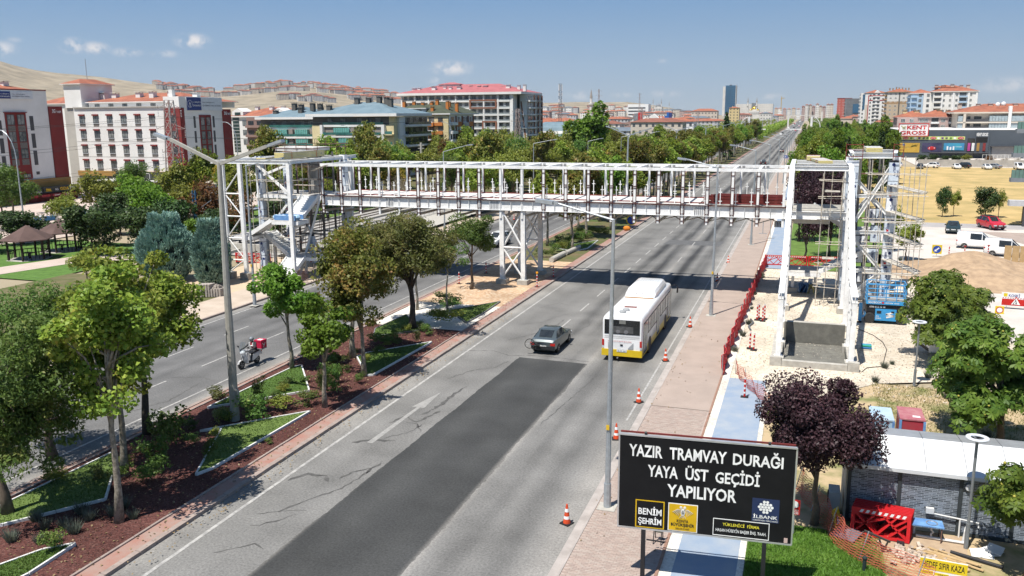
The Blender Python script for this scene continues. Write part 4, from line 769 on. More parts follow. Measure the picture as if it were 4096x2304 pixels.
def dorm_left():
 t=thing('dormitory','white and dark red dormitory cut by the left edge of the picture','dormitory',(-140,113,0)); E=('E',-134.3)
 body(t,-150,-134.3,95,125.15,0,20.1,wwall); body(t,-150,-134.25,95,125.2,20.1,20.3,redw,'coping'); body(t,-149,-134.1,125.2,128.3,4.1,17.3,redw,'red_wing'); body(t,-149,-133.9,95,128.35,2.35,4.1,ochre,'band'); hip(t,-149,-136,96,124,20.3,1.7,rtile,0); chimney(t,-139,120.5,20.2,21.6,1.2,wwall)
 slab(t,'band',E,113.2,125.1,3.2,4.12,.42,ochre)
 slab(t,'red_panel',E,115.8,120.1,4.3,16.1,.12,redw); slab(t,'panel_cornice',E,115.6,120.3,16.1,16.25,.3,redw)
 for k,z in enumerate((14.0,11.0,8.0,4.5)):
  for u in(116.75,118.85): window(t,('E',-134.18),u+.1,z,1.5,1.8 if k<3 else .7,1); slab(t,'stone_panel',('E',-134.18),u-.65,u+.85,z-1.15,z-.12,.05,stone) if k<3 else None
 for u,zz in((121.3,(12.95,9.8,6.7)),(114.6,(12.2,9.1,6.0))):
  for z in zz: slab(t,'slit_window',E,u-.4,u+.4,z,z+2.6,.04,winf)
 for u in(121.4,114.6): slab(t,'slit_window',E,u-.35,u+.35,4.95,5.5,.04,winf)
 slab(t,'sign_board',E,113.0,122.0,18.55,19.85,.2,signw); slab(t,'sign_panel',E,113.0,117.3,18.58,19.82,.24,navyb)
 let(t,'T.C. GENÇLİK VE',E,115.2,117.1,19.25,19.55,whitel,.26); let(t,'SPOR BAKANLIĞI',E,115.2,117.1,18.85,19.15,whitel,.26); let(t,'KONYA - FAHRÜNNİSA HATUN',E,117.7,120.3,19.3,19.5,darkl,.22,.005); let(t,'KIZ ÖĞRENCİ YURDU  (B BLOK)',E,117.7,121.3,18.85,19.15,darkl,.22,.01)
 let(t,'3G',('E',-134.1),125.9,126.6,16.1,16.8,whitel,.04,.03); let(t,'YAPI',('E',-134.1),126.8,127.9,16.1,16.5,whitel,.04,.02)
 q=thing('food_market','food market shopfront with black sign boards and red awnings under the left dormitory','shop',(-132,120,0))
 body(q,-134.2,-132.4,100,128.2,0,2.3,mat('dark red shop',(.15,.025,.025)),'shop_wall'); F=('E',-131.9)
 body(q,-132.4,-131.9,112,119.8,1.55,2.55,signk,'sign_board'); body(q,-132.4,-131.9,120,128.2,1.6,2.75,mat('charcoal fascia',(.05,.05,.05)),'sign_board'); let(q,'UNLU MAMÜLLER',F,116.4,119.5,1.8,2.3,whitel); let(q,'EKMEKÇİM',F,112.8,115.6,1.75,2.3,whitel); let(q,'NG',F,122.5,123.2,1.95,2.4,whitel); let(q,'GIDA',F,123.6,125.6,1.9,2.5,yell,.09,.03); let(q,'MARKET',F,125.9,128.1,1.9,2.5,whitel,.09,.03)
 b=MB(); [b.box((-131.85,120.6+i*.22,2.25-i*.02),(.03,.16,.4)) for i in range(5)]; b.bx(-131.87,-131.83,120.4,121.8,1.9,1.97); b.obj('cart_emblem',yell,q)
 for u in(117,119.6,122,124.5,127): body(q,-132.4,-131.0,u-.9,u+.9,1.05,1.45,mat('red awning',(.28,.03,.035)),'awning')
 let(q,'NG MARKET',('E',-130.95),121.4,122.7,1.12,1.36,whitel,.05,.01); let(q,'NG MARKET',('E',-130.95),123.9,125.2,1.12,1.36,whitel,.05,.01)
dorm_left()
def balcony_floor(t,F,u0,u1,z0,z1,spec,rail=tealg,d=1.1,rh=.62,slabm=None):
 slab(t,'balcony_rail',F,u0,u1,z0,z0+rh,d,rail,-(d-.05)) if rail else None
 for (a,b,k) in spec:
  if k=='w': window(t,F,(a+b)/2,z0+.05,b-a,(z1-z0)*.86,2 if b-a>1.3 else 1,winf,ogl)
  elif k=='t': slab(t,'balcony_glazing',F,a,b,z0+.05,z1-.08,d-.1,tealc); [slab(t,'glazing_bar',F,a+(b-a)*i/7-.03,a+(b-a)*i/7+.03,z0+.05,z1-.08,d-.06,winf,-(d-.09)) for i in range(8)]
  elif k=='s': slab(t,'shutter',F,a,b,z0+.05,z1-.1,.08,taupe)
  elif k=='c': slab(t,'column',F,a,b,z0,z1,d*.6,taupe)
def blue_roofs():
 t=thing('apartment_block','ochre and white apartment block with blue hip roof and dark chimneys, nearer of two','apartment block',(-106,197,0)); S=('S',188.0)
 body(t,-117.1,-94.5,188.6,207,0,15.0,cream); body(t,-117.1,-94.5,188.0,188.58,0,13.0,cream,'front_wall'); body(t,-113.9,-97.2,187.6,188.0,12.55,13.05,wwall,'frame_beam'); body(t,-114.3,-113.6,187.0,188.0,5.2,13.04,wwall,'frame_post'); body(t,-97.4,-96.6,187.0,188.0,5.2,13.04,wwall,'frame_post')
 body(t,-117.1,-96,188.55,188.9,13.0,15.0,dgrey,'attic_wall'); body(t,-94.48,-93.95,190,206.5,0,15,wwall,'side_wall')
 F=('S',188.0)
 for k,(z0,z1) in enumerate(((10.62,12.4),(8.15,9.95),(5.7,7.5))):
  body(t,-113.6,-97.4,187.0,188.0,z0-.62,z0-.12,wwall,'floor_slab')
  sp=[[(-113.2,-111.0,'s'),(-110.5,-106.1,'t'),(-105.9,-104.9,'c'),(-104.7,-102.7,'s'),(-101.6,-99.8,'s'),(-99.4,-97.6,'s')],[(-113.2,-111.0,'s'),(-110.4,-109.2,'w'),(-109.2,-106.1,'t'),(-105.9,-104.9,'c'),(-104.7,-102.6,'s'),(-101.8,-100.2,'s'),(-99.3,-97.7,'w')],[(-113.2,-111.0,'w'),(-110.3,-106.1,'t'),(-105.9,-104.9,'c'),(-104.4,-102.6,'w'),(-101.5,-99.9,'w'),(-99.3,-97.7,'w')]][k]
  balcony_floor(t,F,-113.5,-97.5,z0,z1,sp); slab(t,'recess_wall',F,-113.5,-97.5,z0,z1,.03,MATS['taupe shutter'])
 for u in(-112.2,-108.6,-104.0,-101.4,-98.9): window(t,('S',188.55),u,13.1,1.5,1.65,2,winf,ogl)
 slab(t,'balcony_rail',('S',188.0),-114,-97.3,13.06,13.7,.06,tealg)
 E=('E',-93.95)
 for z in(13.0,10.6,8.1,5.6):
  slab(t,'balcony_glazing',E,193.2,206,z+.1,z+1.75,.05,dteal); slab(t,'floor_slab',E,192.8,206.4,z-.5,z-.02,1.1,wwall); slab(t,'balcony_rail',E,193,206.3,z,z+.65,1.1,dteal,-1.05)
  for u in(195,198.5,202,205): window(t,E,u,z+.1,1.4,1.6,1,winf,darkgl,.12)
 for z in(10.9,8.4,5.9): slab(t,'side_balcony',('S',188.0),-96.3,-94.4,z-.35,z-.1,1.2,cream); slab(t,'balcony_rail',('S',188.0),-96.3,-94.4,z-.1,z+.6,1.2,tealg,-1.15)
 hip(t,-117.6,-93.9,187.7,207,15.72,2.9,bluer,.7,.65,wwall)
 for x,y,z,h in((-113.4,190.5,16.7,1.5),(-105.8,197,18.4,1.6),(-102.8,197,18.4,1.9),(-101,197.5,18.4,1.7),(-99.2,196,18.2,1.6),(-108.4,195.8,18.1,1.9),(-110.5,199,17.5,1.2)): chimney(t,x,y,z-.9,z+h-.4,1.1,dgrey)
 t=thing('apartment_block','ochre and white apartment block with blue roof, farther one on the left','apartment block',(-131,204,0))
 body(t,-138.7,-122.0,197.6,215,0,14.6,cream); body(t,-136.7,-122,196.9,197.58,0,12.4,wwall,'front_wall'); body(t,-138.7,-136.75,197.3,197.58,0,12.3,cream,'front_wall'); slab(t,'attic_wall',('S',197.6),-138.7,-122,12.4,14.6,.03,dgrey); F=('S',196.9)
 for k,(z0,z1) in enumerate(((10.0,11.9),(7.6,9.4),(5.3,7.0))):
  sp=[(-136.2,-134.2,'w'),(-133.6,-129.7,'t'),(-129.4,-128.2,'c'),(-127.3,-123.5,'t'),(-123.2,-122.2,'s')]; slab(t,'recess_wall',F,-136.4,-122,z0,z1,.02,taupe); balcony_floor(t,F,-136.4,-122,z0,z1,sp); slab(t,'floor_slab',F,-136.6,-122,z0-.5,z0-.03,1.1,wwall)
 for u in(-134.8,-131.5,-128.8,-126,-123.4): window(t,('S',197.55),u,12.5,1.6,1.6,2,winf,ogl)
 slab(t,'balcony_rail',F,-136.7,-122,12.4,13.0,.2,tealg)
 hip(t,-139.3,-122.0,197.2,216,15.02,2.7,bluer,.6,.6,wwall)
 for x,y,z in((-135.5,200,16.8),(-131.5,203,18.6),(-129.4,203,18.3),(-126.5,204,18.6),(-124.2,204,18.4),(-122.8,202,17.4),(-128,200.5,17.3),(-133,206,17.2)): chimney(t,x,y,z-2,z,1.15,dgrey)
blue_roofs()
def redbrown():
 t=thing('apartment_block','white and brown apartment block with red roof behind the dormitory','apartment block',(-150,222,0)); S=('S',215.0)
 body(t,-161.5,-140,215,232,0,15.2,wwall); body(t,-155.3,-149.5,214.2,215,0,15.0,mat('mauve brown render',(.26,.17,.145),(.22,.145,.125),sc=.3),'brown_bay'); hip(t,-161.5,-140,215,232,15.4,2.6,rtile,.5,.3,wwall)
 slab(t,'glass_stair',S,-160.6,-158.4,5,15.6,.06,dteal);
 for k in range(11): slab(t,'glass_stair_bar',S,-160.6,-158.4,5.5+k*.95,5.58+k*.95,.1,winw)
 for z in(12.6,9.9,7.2):
  window(t,S,-156.6,z,1.3,1.5,1,winf); [window(t,('S',214.2),u,z+.2,1.9,1.2,2,winf,darkgl) for u in(-153.8,-150.8)]; slab(t,'balcony',('S',214.2),-155.4,-149.4,z-.55,z+.15,.7,MATS['mauve brown render'])
 for x in(-156,-151,-147,-143): chimney(t,x,221,17,18.1,1.1,wwall)
 for x in(-158.9,-145.0): b=MB().add([(x-1.9,215.2,15.2),(x+1.9,215.2,15.2),(x+1.9,215.2,16.7),(x,215.2,17.7),(x-1.9,215.2,16.7),(x-1.9,220,15.2),(x+1.9,220,15.2),(x+1.9,220,16.7),(x,220,17.7),(x-1.9,220,16.7)],[(0,1,2,3,4),(1,6,7,2),(2,7,8,3),(3,8,9,4),(5,0,4,9)]); b.obj('dormer',wwall,t); slab(t,'dormer_window',('S',215.2),x-1,x+1,15.4,16.5,.04,dteal)
redbrown()
def orange_block():
 t=thing('apartment_block','cream apartment block with orange balconies and green roof with orange chimneys','apartment block',(-96,226,0)); S=('S',217.0); E=('E',-92.5)
 body(t,-99,-92.6,217,236,0,15.6,cream); body(t,-92.58,-92.5,217.5,235.2,0,15.6,wwall,'side_wall');
 for z in(13.4,11.05,8.7,6.35):
  window(t,S,-94.9,z,1.4,1.15,2,winf); window(t,S,-97.6,z,1.6,1.3,2,winf); slab(t,'balcony',S,-99.1,-96.6,z-1.15,z-.2,1.2,orange); slab(t,'balcony_rail',S,-99.1,-96.8,z-.2,z+.15,1.2,winw,-1.15); slab(t,'balcony',S,-96.5,-94.2,z-1.0,z-.15,.5,orange)
  slab(t,'brick_bay',E,222.5,226,z-1.3,z+.0,.15,orange); slab(t,'brick_bay',E,231.5,234.9,z-1.3,z+.0,.15,orange); slab(t,'grey_bay',E,227,231,z-1.2,z-.2,.5,greyw)
  for u in(224.2,228.0,230,233.2): window(t,E,u,z,1.3,1.25,1,winf)
  slab(t,'corner_balcony',E,217.8,221.6,z-.9,z-.1,.9,wwall); slab(t,'corner_arch',E,218.5,221,z,z+1.4,.05,darkgl)
 for u in(222,226.5,231,235): slab(t,'pilaster',E,u-.25,u+.25,3,15,.3,brickw)
 hip(t,-106,-92.3,217,238,15.7,3.3,greenr,.5,.3,wwall); body(t,-107.5,-99.05,219,238,0,15.4,cream); body(t,-106,-99.5,217.6,219,15.4,17.2,wwall,'dormer_wall'); window(t,('S',217.6),-101.6,15.7,1.6,1.0,2); slab(t,'dormer_arch',('S',217.6),-104.6,-103,15.7,16.9,.05,darkgl); hip(t,-106,-99.5,217.4,221,17.2,.9,greenr,.3,.2,wwall)
 for x,y,z in((-106.6,219,19.4),(-103.8,219.5,19.3),(-101.4,220,19.1),(-99.6,222,19.2),(-97.9,222,19.7),(-97.7,218.2,17.8),(-94.4,221,19.3),(-92.9,224,18.9),(-96,226,19.3),(-100.5,225,19.3)): chimney(t,x,y,15.8,z-.4,.8,orange)
 slab(t,'shop_sign',S,-99,-93,4.2,4.9,.8,wwall); let(t,'Beauty & Aesthetic',S,-97.6,-93.6,4.3,4.8,darkl,.85,.01)
orange_block()
def red_ten():
 t=thing('apartment_block','long white ten storey apartment block with pink red roof and brown frames','apartment block',(-116,295,0)); S=('S',283.8); E=('E',-93)
 body(t,-138.1,-97.7,283.8,300,0,22.0,mat('warm white render',(.6,.57,.52),(.54,.51,.46),sc=.2,ro=.9)); body(t,-97.68,-96.6,283.0,300,0,23.1,wwall,'fin'); slab(t,'glass_stair',('S',287.6),-96.5,-95.6,4,22.2,.05,dteal)
 body(t,-96.6,-93,288,306,0,22.3,greyw,'side_wing'); slab(t,'white_bay',('S',288),-95.6,-93.1,4,22.1,.06,wwall); MB().add([(-96.4,287.85,20.2),(-95.0,287.85,20.2),(-92.95,287.85,5),(-93.6,287.85,5),(-95.4,287.85,19.8),(-96.4,287.85,19.8)],[(0,5,4,1),(1,4,3,2)]).add([(-96.4,287.9,20.2),(-95.0,287.9,20.2),(-92.95,287.9,5),(-93.6,287.9,5),(-95.4,287.9,19.8),(-96.4,287.9,19.8)],[(1,4,5,0),(2,3,4,1)]).obj('brown_band',brickw,t)
 cols=[-136.5,-131.2,-125.9,-120.6,-115.2,-110.0,-104.8,-99.9]
 for k,z in enumerate((20.3,17.9,15.6,13.3,11.0,8.6,6.2,4.0)):
  slab(t,'floor_slab',S,-138.2,-97.7,z-.62,z-.1,.9,wwall); slab(t,'balcony_rail',S,-138.0,-97.8,z-.1,z+.35,.85,mat('grey balcony glass',(.3,.33,.33),(.24,.27,.27),ro=.2,spec=.5),-.8)
  for i,u in enumerate(cols):
   for du in(-1.15,1.15): window(t,S,u+du,z,1.35,1.55,1,winf,None,.05)
   if rnd.random()<.25: slab(t,'air_conditioner',S,u+.0,u+.7,z,z+.5,.5,signw,-.2)
  for u in(290.2,293,297,301,304.6): slab(t,'window',E,u-1,u+1,z,z+1.4,.05,darkgl);
  slab(t,'balcony',E,288.5,296,z-.6,z-.1,1.0,wwall); slab(t,'grey_bay',E,297,305.5,z-.5,z-.05,.4,greyw); slab(t,'balcony',('S',288),-95.4,-93,z-.5,z-.1,.8,wwall) if k%2==0 else None
 for u in(296,301,305.6): slab(t,'brown_band',E,u-.3,u+.3,4,22,.3,brickw)
 for i in range(9): u=-139.2+5.25*i; slab(t,'pier_wall',S,u+.25,u+.75,3,22,.95,wwall)
 for (a,b,z0,z1) in((-112.6,-102.4,17.4,20.5),(-107.9,-102.4,5.4,13.2)): [slab(t,'brown_frame',S,*q,1.0,brickw) for q in((a,b,z1-.5,z1),(a,b,z0,z0+.5),(a,a+.6,z0+.5,z1-.5),(b-.6,b,z0+.5,z1-.5))]
 hip(t,-139.5,-94,283,306,23.0,3.2,pinkr,.8,.8,wwall)
 for i in range(15): x=-136.5+i*3.05; chimney(t,x+U(-.4,.4),288+U(-1,4),23.2,25.0+U(-.2,.5),1.0 if i%3 else 1.4,wwall)
 body(t,-128,-120,292,298,24.5,26.2,wwall,'roof_house'); hip(t,-128,-120,292,298,26.2,.8,pinkr,.4,.1)
red_ten()
# white shop hall with blue barrel roof
def hall():
 t=thing('shop_hall','white shop hall with blue grey vaulted roof and green sign','shop',(-92,326,0)); b=MB(); n=8; vs=[]
 for i in range(n+1):
  a=math.pi*i/n; vs+=[(-99,322+16*(1-math.cos(a))/2*1.0,9+3.4*math.sin(a)),(-84,322+16*(1-math.cos(a))/2,9+3.4*math.sin(a))]
 b.add(vs,[(2*i,2*i+1,2*i+3,2*i+2) for i in range(n)]); b.obj('roof',bluer,t); body(t,-99,-84,322,338,0,9,wwall); body(t,-94.6,-85.8,318,322,0,8.2,wwall,'porch'); slab(t,'sign_board',('S',318),-91.4,-85.5,6.6,7.8,.1,mat('teal sign',(.03,.2,.17))); let(t,'BELLONA',('S',318),-91,-86.2,6.85,7.55,whitel,.12,.02)
hall()
# market on the right
def market():
 t=thing('market_building','dark grey market hall with large red and white sign and posters','market',(43,330,0)); S=('S',318.0); W=('W',29.0); dk=mat('slate cladding',(.075,.09,.105),(.062,.075,.09),sc=.3,ro=.7)
 body(t,29,80,318,358,0,9.2,dk); body(t,28.9,80,317.95,358,9.2,9.4,wwall,'coping')
 slab(t,'roof_sign',('S',317.8),28.9,38.0,7.25,11.35,.35,whitel);
 for q in((28.8,38.1,11.2,11.45),(28.8,38.1,7.15,7.4),(28.8,29.05,7.4,11.2),(37.85,38.1,7.4,11.2)): slab(t,'sign_border',('S',317.45),*q,.1,redl)
 F=('S',317.45); let(t,'KENT',F,31.4,37.5,9.45,10.75,redl,.05,.03); let(t,'GROSS',F,29.4,37.3,7.7,9.0,redl,.05,.03)
 b=MB(); b.bar((29.6,317.38,10.6),(29.9,317.38,10.5),.1,.1).bar((29.9,317.38,10.5),(30.1,317.38,9.9),.1,.1).bar((30.1,317.38,9.9),(30.9,317.38,9.9),.1,.1).bar((30.1,317.38,10.25),(31.1,317.38,10.4),.1,.1).box((30.2,317.38,9.6),(.2,.1,.2)).box((30.8,317.38,9.6),(.2,.1,.2)); b.obj('cart_emblem',mat('olive emblem',(.45,.4,.05)),t)
 gs=slab(t,'banner',S,29.6,49.2,6.05,7.1,.1,mat('green banner',(.42,.55,.16),(.6,.62,.25),sc=.25,ro=.5))
 for u in(31.3,39.7,48.0): MB().sph((u,317.85,6.58),(.95,.06,.42),12,6).obj('oval_mark',redl,t); let(t,'Çağlak',S,u-.7,u+.7,6.4,6.8,whitel,.2,.01)
 for i,u in enumerate((33,34.3,35.5,36.8,38,41.3,42.5,43.7,45,46.2)): slab(t,'product_print',S,u-.35,u+.35,6.25,6.85,.12,(mat('print green',(.12,.25,.05)),whitel,mat('print purple',(.15,.05,.2)),dgrey)[i%4])
 slab(t,'poster',S,29.6,35.8,1.8,4.95,.12,mat('golden poster',(.5,.33,.06),(.42,.26,.04),sc=.3,ro=.5)); slab(t,'poster',S,36.5,42.5,2.0,4.95,.12,mat('dark violet poster',(.035,.03,.07),(.07,.065,.12),sc=.4,ro=.4)); slab(t,'poster',S,43.1,49.2,2.6,4.95,.12,mat('turquoise poster',(.05,.33,.42),(.06,.12,.36),sc=.22,ro=.4))
 let(t,'MARMARABİRLİK',S,29.9,32.8,3.5,3.75,dgrey,.14,.005); MB().sph((30.9,317.85,4.4),(.42,.04,.42),12,6).obj('round_mark',mat('blue mark',(.05,.3,.5)),t); b=MB(); [b.bar((33.0+.1*i,317.86,3.6+.06*i),(33.7+.25*i,317.86,4.4-.25*(i%3)),.12,.04) for i in range(7)]; b.obj('olive_branch',mat('olive print',(.13,.14,.03)),t)
 MB().sph((39.5,317.82,3.2),(1.25,.06,.62),12,6).obj('oval_mark',redl,t); let(t,'gesas',S,38.6,40.4,2.95,3.5,whitel,.22,.02);
 for i in range(3): slab(t,'bottle_print',S,44+i*.9,44.5+i*.9,2.7,3.9-.2*(i%2),.14,whitel)
 let(t,'Temizlik',S,46.6,48.6,3.6,3.9,whitel,.14,.01)
 slab(t,'canopy',S,38.9,56.5,1.75,1.95,2.5,winf); slab(t,'entrance',S,50,56.3,.0,6.5,.06,darkgl); slab(t,'entrance_bay',S,52.2,56.3,0,8.6,.5,dk); slab(t,'dark_panel',('S',317.5),52.4,55.8,5.2,6.9,.06,signk); let(t,'KENT GROSS',('S',317.5),52.5,55.8,7.2,8.3,whitel,.1,.03); let(t,'KENT GROSS',W,341,326,7.6,8.5,whitel,.1,.02) if 0 else None
 slab(t,'shutter_door',S,57.4,66,.0,3.8,.15,mat('grey curtain',(.33,.32,.31),(.27,.265,.26),sc=1)); slab(t,'shutter_box',S,56.8,66.3,3.8,4.1,1.2,winf)
 for i,u in enumerate((50.6,51.8,53.2,55)): slab(t,'poster',S,u-.4,u+.4,2.4,5.0,.65 if u>52 else .1,(mat('pink poster',(.45,.06,.25)),whitel,ochre,redw)[i])
 slab(t,'window',W,322,338,5.9,7.1,.06,signw); [slab(t,'window',W,u,u+3,0.3,4.4,.05,darkgl) for u in(320,325,331)]
 w=thing('boundary_wall','rendered boundary wall with planting before the market','wall',(45,266.5,0)); body(w,30,110,266.4,266.8,0,2.0,mat('stained cream wall',(.42,.39,.34),(.3,.28,.25),sc=.7,ro=.95));
 for i in range(12): body(w,46+i*.9,46.08+i*.9,266.5,266.58,2.0,3.5,winw,'rail_post')
 body(w,46,57,266.55,266.6,3.4,3.46,winw,'rail')
market()
def tower_grid(t,F,u0,u1,z0,z1,nu,nz,w,h,f=winw,g=ogl,nm=1):
 for j in range(nz):
  for i in range(nu): window(t,F,u0+(u1-u0)*(i+.5)/nu,z0+(z1-z0)*(j+.3)/nz,w,h,nm,f,g,.08,False)
def glazed(t,F,u0,u1,z0,z1,nu,nz,w,h,g=ogl):
 for j in range(nz):
  for i in range(nu): u=u0+(u1-u0)*(i+.5)/nu; z=z0+(z1-z0)*(j+.3)/nz; slab(t,'window',F,u-w/2,u+w/2,z,z+h,.05,g)
def right_blocks():
 t=thing('apartment_block','low dusty pink apartment block with tiled hip roof behind the market sign','apartment block',(43,368,0)); S=('S',360)
 body(t,32,52.2,360,376,0,13.2,pinkw); hip(t,32,44,361,376,13.3,2.4,rtile,.5,.2,pinkw); hip(t,39.5,52.3,360,376,13.3,2.6,rtile,.5,.2,pinkw)
 for z in(11.4,9.0): [window(t,S,u,z,1.5,1.3,2,winw) for u in(34,37,40.5,42,47.8,51)]; [slab(t,'balcony',S,u-1.4,u+1.4,z-.6,z+.1,.9,winw) for u in(45,51)]; [slab(t,'balcony_opening',S,u-1.2,u+1.2,z+.1,z+1.5,.04,darkgl) for u in(45,51)]
 for x in(35,39,47,50): chimney(t,x,366,14.6,15.8,1.6,cream)
 t=thing('apartment_block','beige apartment block with glazed balconies and red roof at the right edge','apartment block',(64,356,0)); S=('S',345)
 body(t,50.5,85,346.2,365,0,14.6,beigew); hip(t,50.5,85,346.2,366,15.0,2.9,rtile,1.6,.5,beigew); body(t,52.2,53.0,344.6,346.2,0,14.4,beigew,'column'); body(t,66.3,67.3,344.4,346.2,0,17.0,wwall,'column')
 for z in(11.6,9.0,6.4):
  slab(t,'floor_slab',('S',346.2),50.4,85,z-.5,z,1.6,beigew); slab(t,'balcony_glazing',('S',346.2),60.5,66.2,z+.1,z+2.0,1.3,mat('pale balcony glass',(.34,.4,.42),(.24,.29,.31),sc=1.2,ro=.15,spec=.5)); slab(t,'balcony_glazing',('S',346.2),67.4,73,z+.1,z+2.0,1.3,MATS['pale balcony glass']); slab(t,'balcony_glazing',('S',346.2),50.6,52.1,z+.1,z+2.0,1.3,MATS['pale balcony glass'])
  slab(t,'balcony_rail',('S',346.2),53,60.4,z,z+.9,1.5,winf,-1.46); window(t,('S',346.2),57,z+.1,2.4,1.8,2,winf,darkgl); window(t,('S',346.2),54.2,z+.1,1.0,1.8,0,winf,darkgl)
  [slab(t,'glazing_bar',('S',344.9),60.5+i*.95,60.56+i*.95,z+.1,z+2,.05,winf) for i in range(7)]
 for x in(52,58,62,66,70): chimney(t,x,354,16.2,17.8,1.3,beigew)
 d=MB(); d.lathe([(.0,0),(.5,.1),(.75,.3)],(63.5,349,17.6),10,axis='y').lathe([(.0,0),(.5,.1),(.75,.3)],(65.3,349,17.8),10,axis='y'); d.obj('satellite_dish',whitel,t)
 t=thing('apartment_block','wide white eight storey apartment block with blue accents and tiled roof','apartment block',(65,480,0)); S=('S',470)
 body(t,57,76.6,470,488,0,24.8,wwall); body(t,53,57,471.5,488,0,24.4,wwall); body(t,47.3,53,473,488,0,23.6,bluew); hip(t,56.5,76.6,470,488,25,3.0,rtile,.6,.3,wwall); hip(t,47,57,473,488,24.4,2,rtile,.4,.3,wwall);
 for k in range(9):
  z=2.2+k*2.55
  for u in(61.8,64.6,67.4,73.6): window(t,S,u,z,1.0,1.3,1,winw)
  slab(t,'balcony_opening',S,57.6,60.4,z,z+1.7,.04,mat('shade glass',(.12,.13,.14),(.06,.065,.07),ro=.15)); slab(t,'balcony',S,57.4,60.6,z-.6,z+.25,.9,wwall); slab(t,'balcony_opening',S,68.6,71.6,z,z+1.7,.05,MATS['shade glass']); slab(t,'balcony',S,68.4,72,z-.6,z+.2,.8,bluew); [slab(t,'balcony',('S',473),u-1.2,u+1.2,z-.5,z+.3,.8,bluew) for u in(48.8,)]; window(t,('S',473),51.6,z,1.3,1.4,1,winf); window(t,('S',471.5),55,z,1.2,1.4,1,winf); slab(t,'balcony',('W',47.3),474,486,z-.5,z+.2,.7,bluew)
 for u in(61,66,72.6,76): slab(t,'white_fin',S,u-.4,u+.4,1,24.6,.35,whitel)
 for x in(59,62,66,70,73): chimney(t,x,477,26,28+U(-.4,.4),1.5,beigew)
 hip(t,58,68,475,486,27,1.4,rtile,0)
 t=thing('apartment_tower','white apartment tower with red stripes and red roof','tower',(38,608,0)); S=('S',600)
 body(t,31,46,600,616,0,27.4,wwall); hip(t,33,46,600,616,27.4,2.0,rtile,.4,.2); slab(t,'glass_strip',S,32.0,33.4,17,26.5,.06,mat('blue glass strip',(.05,.13,.22),(.035,.1,.17),ro=.1,spec=.6)); slab(t,'beige_panel',S,33.8,35.6,3,20,.05,beigew)
 for k in range(11):
  z=2.4+k*2.3; [window(t,S,u,z,.8,1.0,1,winf) for u in(32.3,36.6,44.0)]; [slab(t,'balcony_opening',S,u-.7,u+.7,z,z+1.2,.05,MATS['shade glass']) for u in(38.7,41.3)]; slab(t,'balcony',S,38.0,42,z-.5,z+.1,.5,wwall); slab(t,'balcony',('W',31),602,612,z-.5,z+.2,.6,wwall); [slab(t,'window',('W',31),u,u+1.4,z+.3,z+1.4,.05,MATS['shade glass']) for u in(603,607,611)]
 for q in((35.2,35.7,2,22.5),(44.9,45.4,2,22.5),(35.2,45.4,25.4,25.9),(35.2,35.7,23,25.4),(44.9,45.4,23,25.4),(35.2,45.4,22.5,23.0)): slab(t,'red_stripe',S,*q,.12,mat('red stripe',(.38,.05,.05)))
 MB().add([(38.5,599.8,27.4),(42.5,599.8,27.4),(40.5,599.8,29.2),(38.5,606,27.4),(42.5,606,27.4),(40.5,606,29.2)],[(0,1,2),(1,4,5,2),(3,0,2,5)]).obj('gable',wwall,t)
 t=thing('apartment_tower','beige and tan apartment tower with tiled roof','tower',(49,568,0)); S=('S',560)
 body(t,43.3,56.6,560,578,0,27,palew); hip(t,43,56.8,560,578,27,2.0,rtile,.6,.3,tanw); slab(t,'tan_band',S,43.3,56.6,20,21.5,.05,tanw); slab(t,'tan_face',S,43.3,56.6,1,19.95,.03,mat('pale tan render',(.5,.4,.29),(.44,.35,.25),sc=.1)); slab(t,'tan_band',S,43.3,56.6,10.3,11.2,.05,tanw); slab(t,'painted_slot_shadow',S,49.6,50.3,1,26.6,.06,dgrey)  # the facade slot's shadow is painted on as a dark grey strip
 for k in range(11): z=2.3+k*2.3; [window(t,S,u,z,1.1,.8,1,winw) for u in(45.2,47.9,52.3,54.9)]; slab(t,'balcony',('W',43.3),561,573,z-.6,z+.2,1.6,tanw); slab(t,'balcony_opening',('W',43.3),561,573,z+.2,z+1.3,.05,MATS['shade glass'])
 for i in range(7): chimney(t,45+i*1.7,566+U(-1,2),28,29.4+U(-.3,.3),.7,tanw)
 t=thing('apartment_tower','coral red apartment tower far right of the avenue','tower',(32,908,0)); S=('S',900); cr=mat('coral render',(.42,.11,.085),(.36,.09,.07),sc=.1); body(t,25.6,38.5,900,915,0,28.6,cr); body(t,25.4,38.7,899.8,915,28.6,29.2,redw,'coping'); tower_grid(t,S,26,38.4,2,28.5,4,11,1.2,1.0,winw); tower_grid(t,('W',25.6),901,914,2,28.5,4,11,1.2,1.0,winw)
 t=thing('office_block','grey unfinished office block beside the coral tower','office block',(32,758,0)); S=('S',750); body(t,27.4,38,750,770,0,26.4,mat('grey facade',(.2,.21,.22),(.15,.16,.17),sc=.2)); tower_grid(t,S,28,37.6,8,26,5,7,1.5,1.6,winf,MATS['shade glass']); slab(t,'glass_face',S,33,37.8,15,22,.3,mat('blue glass strip',(.05,.13,.22))); [slab(t,'floor_slab',('W',27.4),751,769,5+i*2.6,5.5+i*2.6,.8,greyw) for i in range(8)]
 for i,(x,y,h,m) in enumerate(((28,700,11,beigew),(36,690,12.5,pinkw),(33,720,12,palew),(40,520,10,pinkw))):
  t=thing('house','low house with red tiled roof '+('left','right','middle','nearest')[i]+' of the group before the towers','house',(x,y,0)); body(t,x-5,x+5,y,y+10,0,h,m); hip(t,x-5,x+5,y,y+10,h,1.8,rtile,.5,.2,m); tower_grid(t,('S',y),x-5,x+5,2,h-.3,4,4,1.1,1.1,winw)
right_blocks()
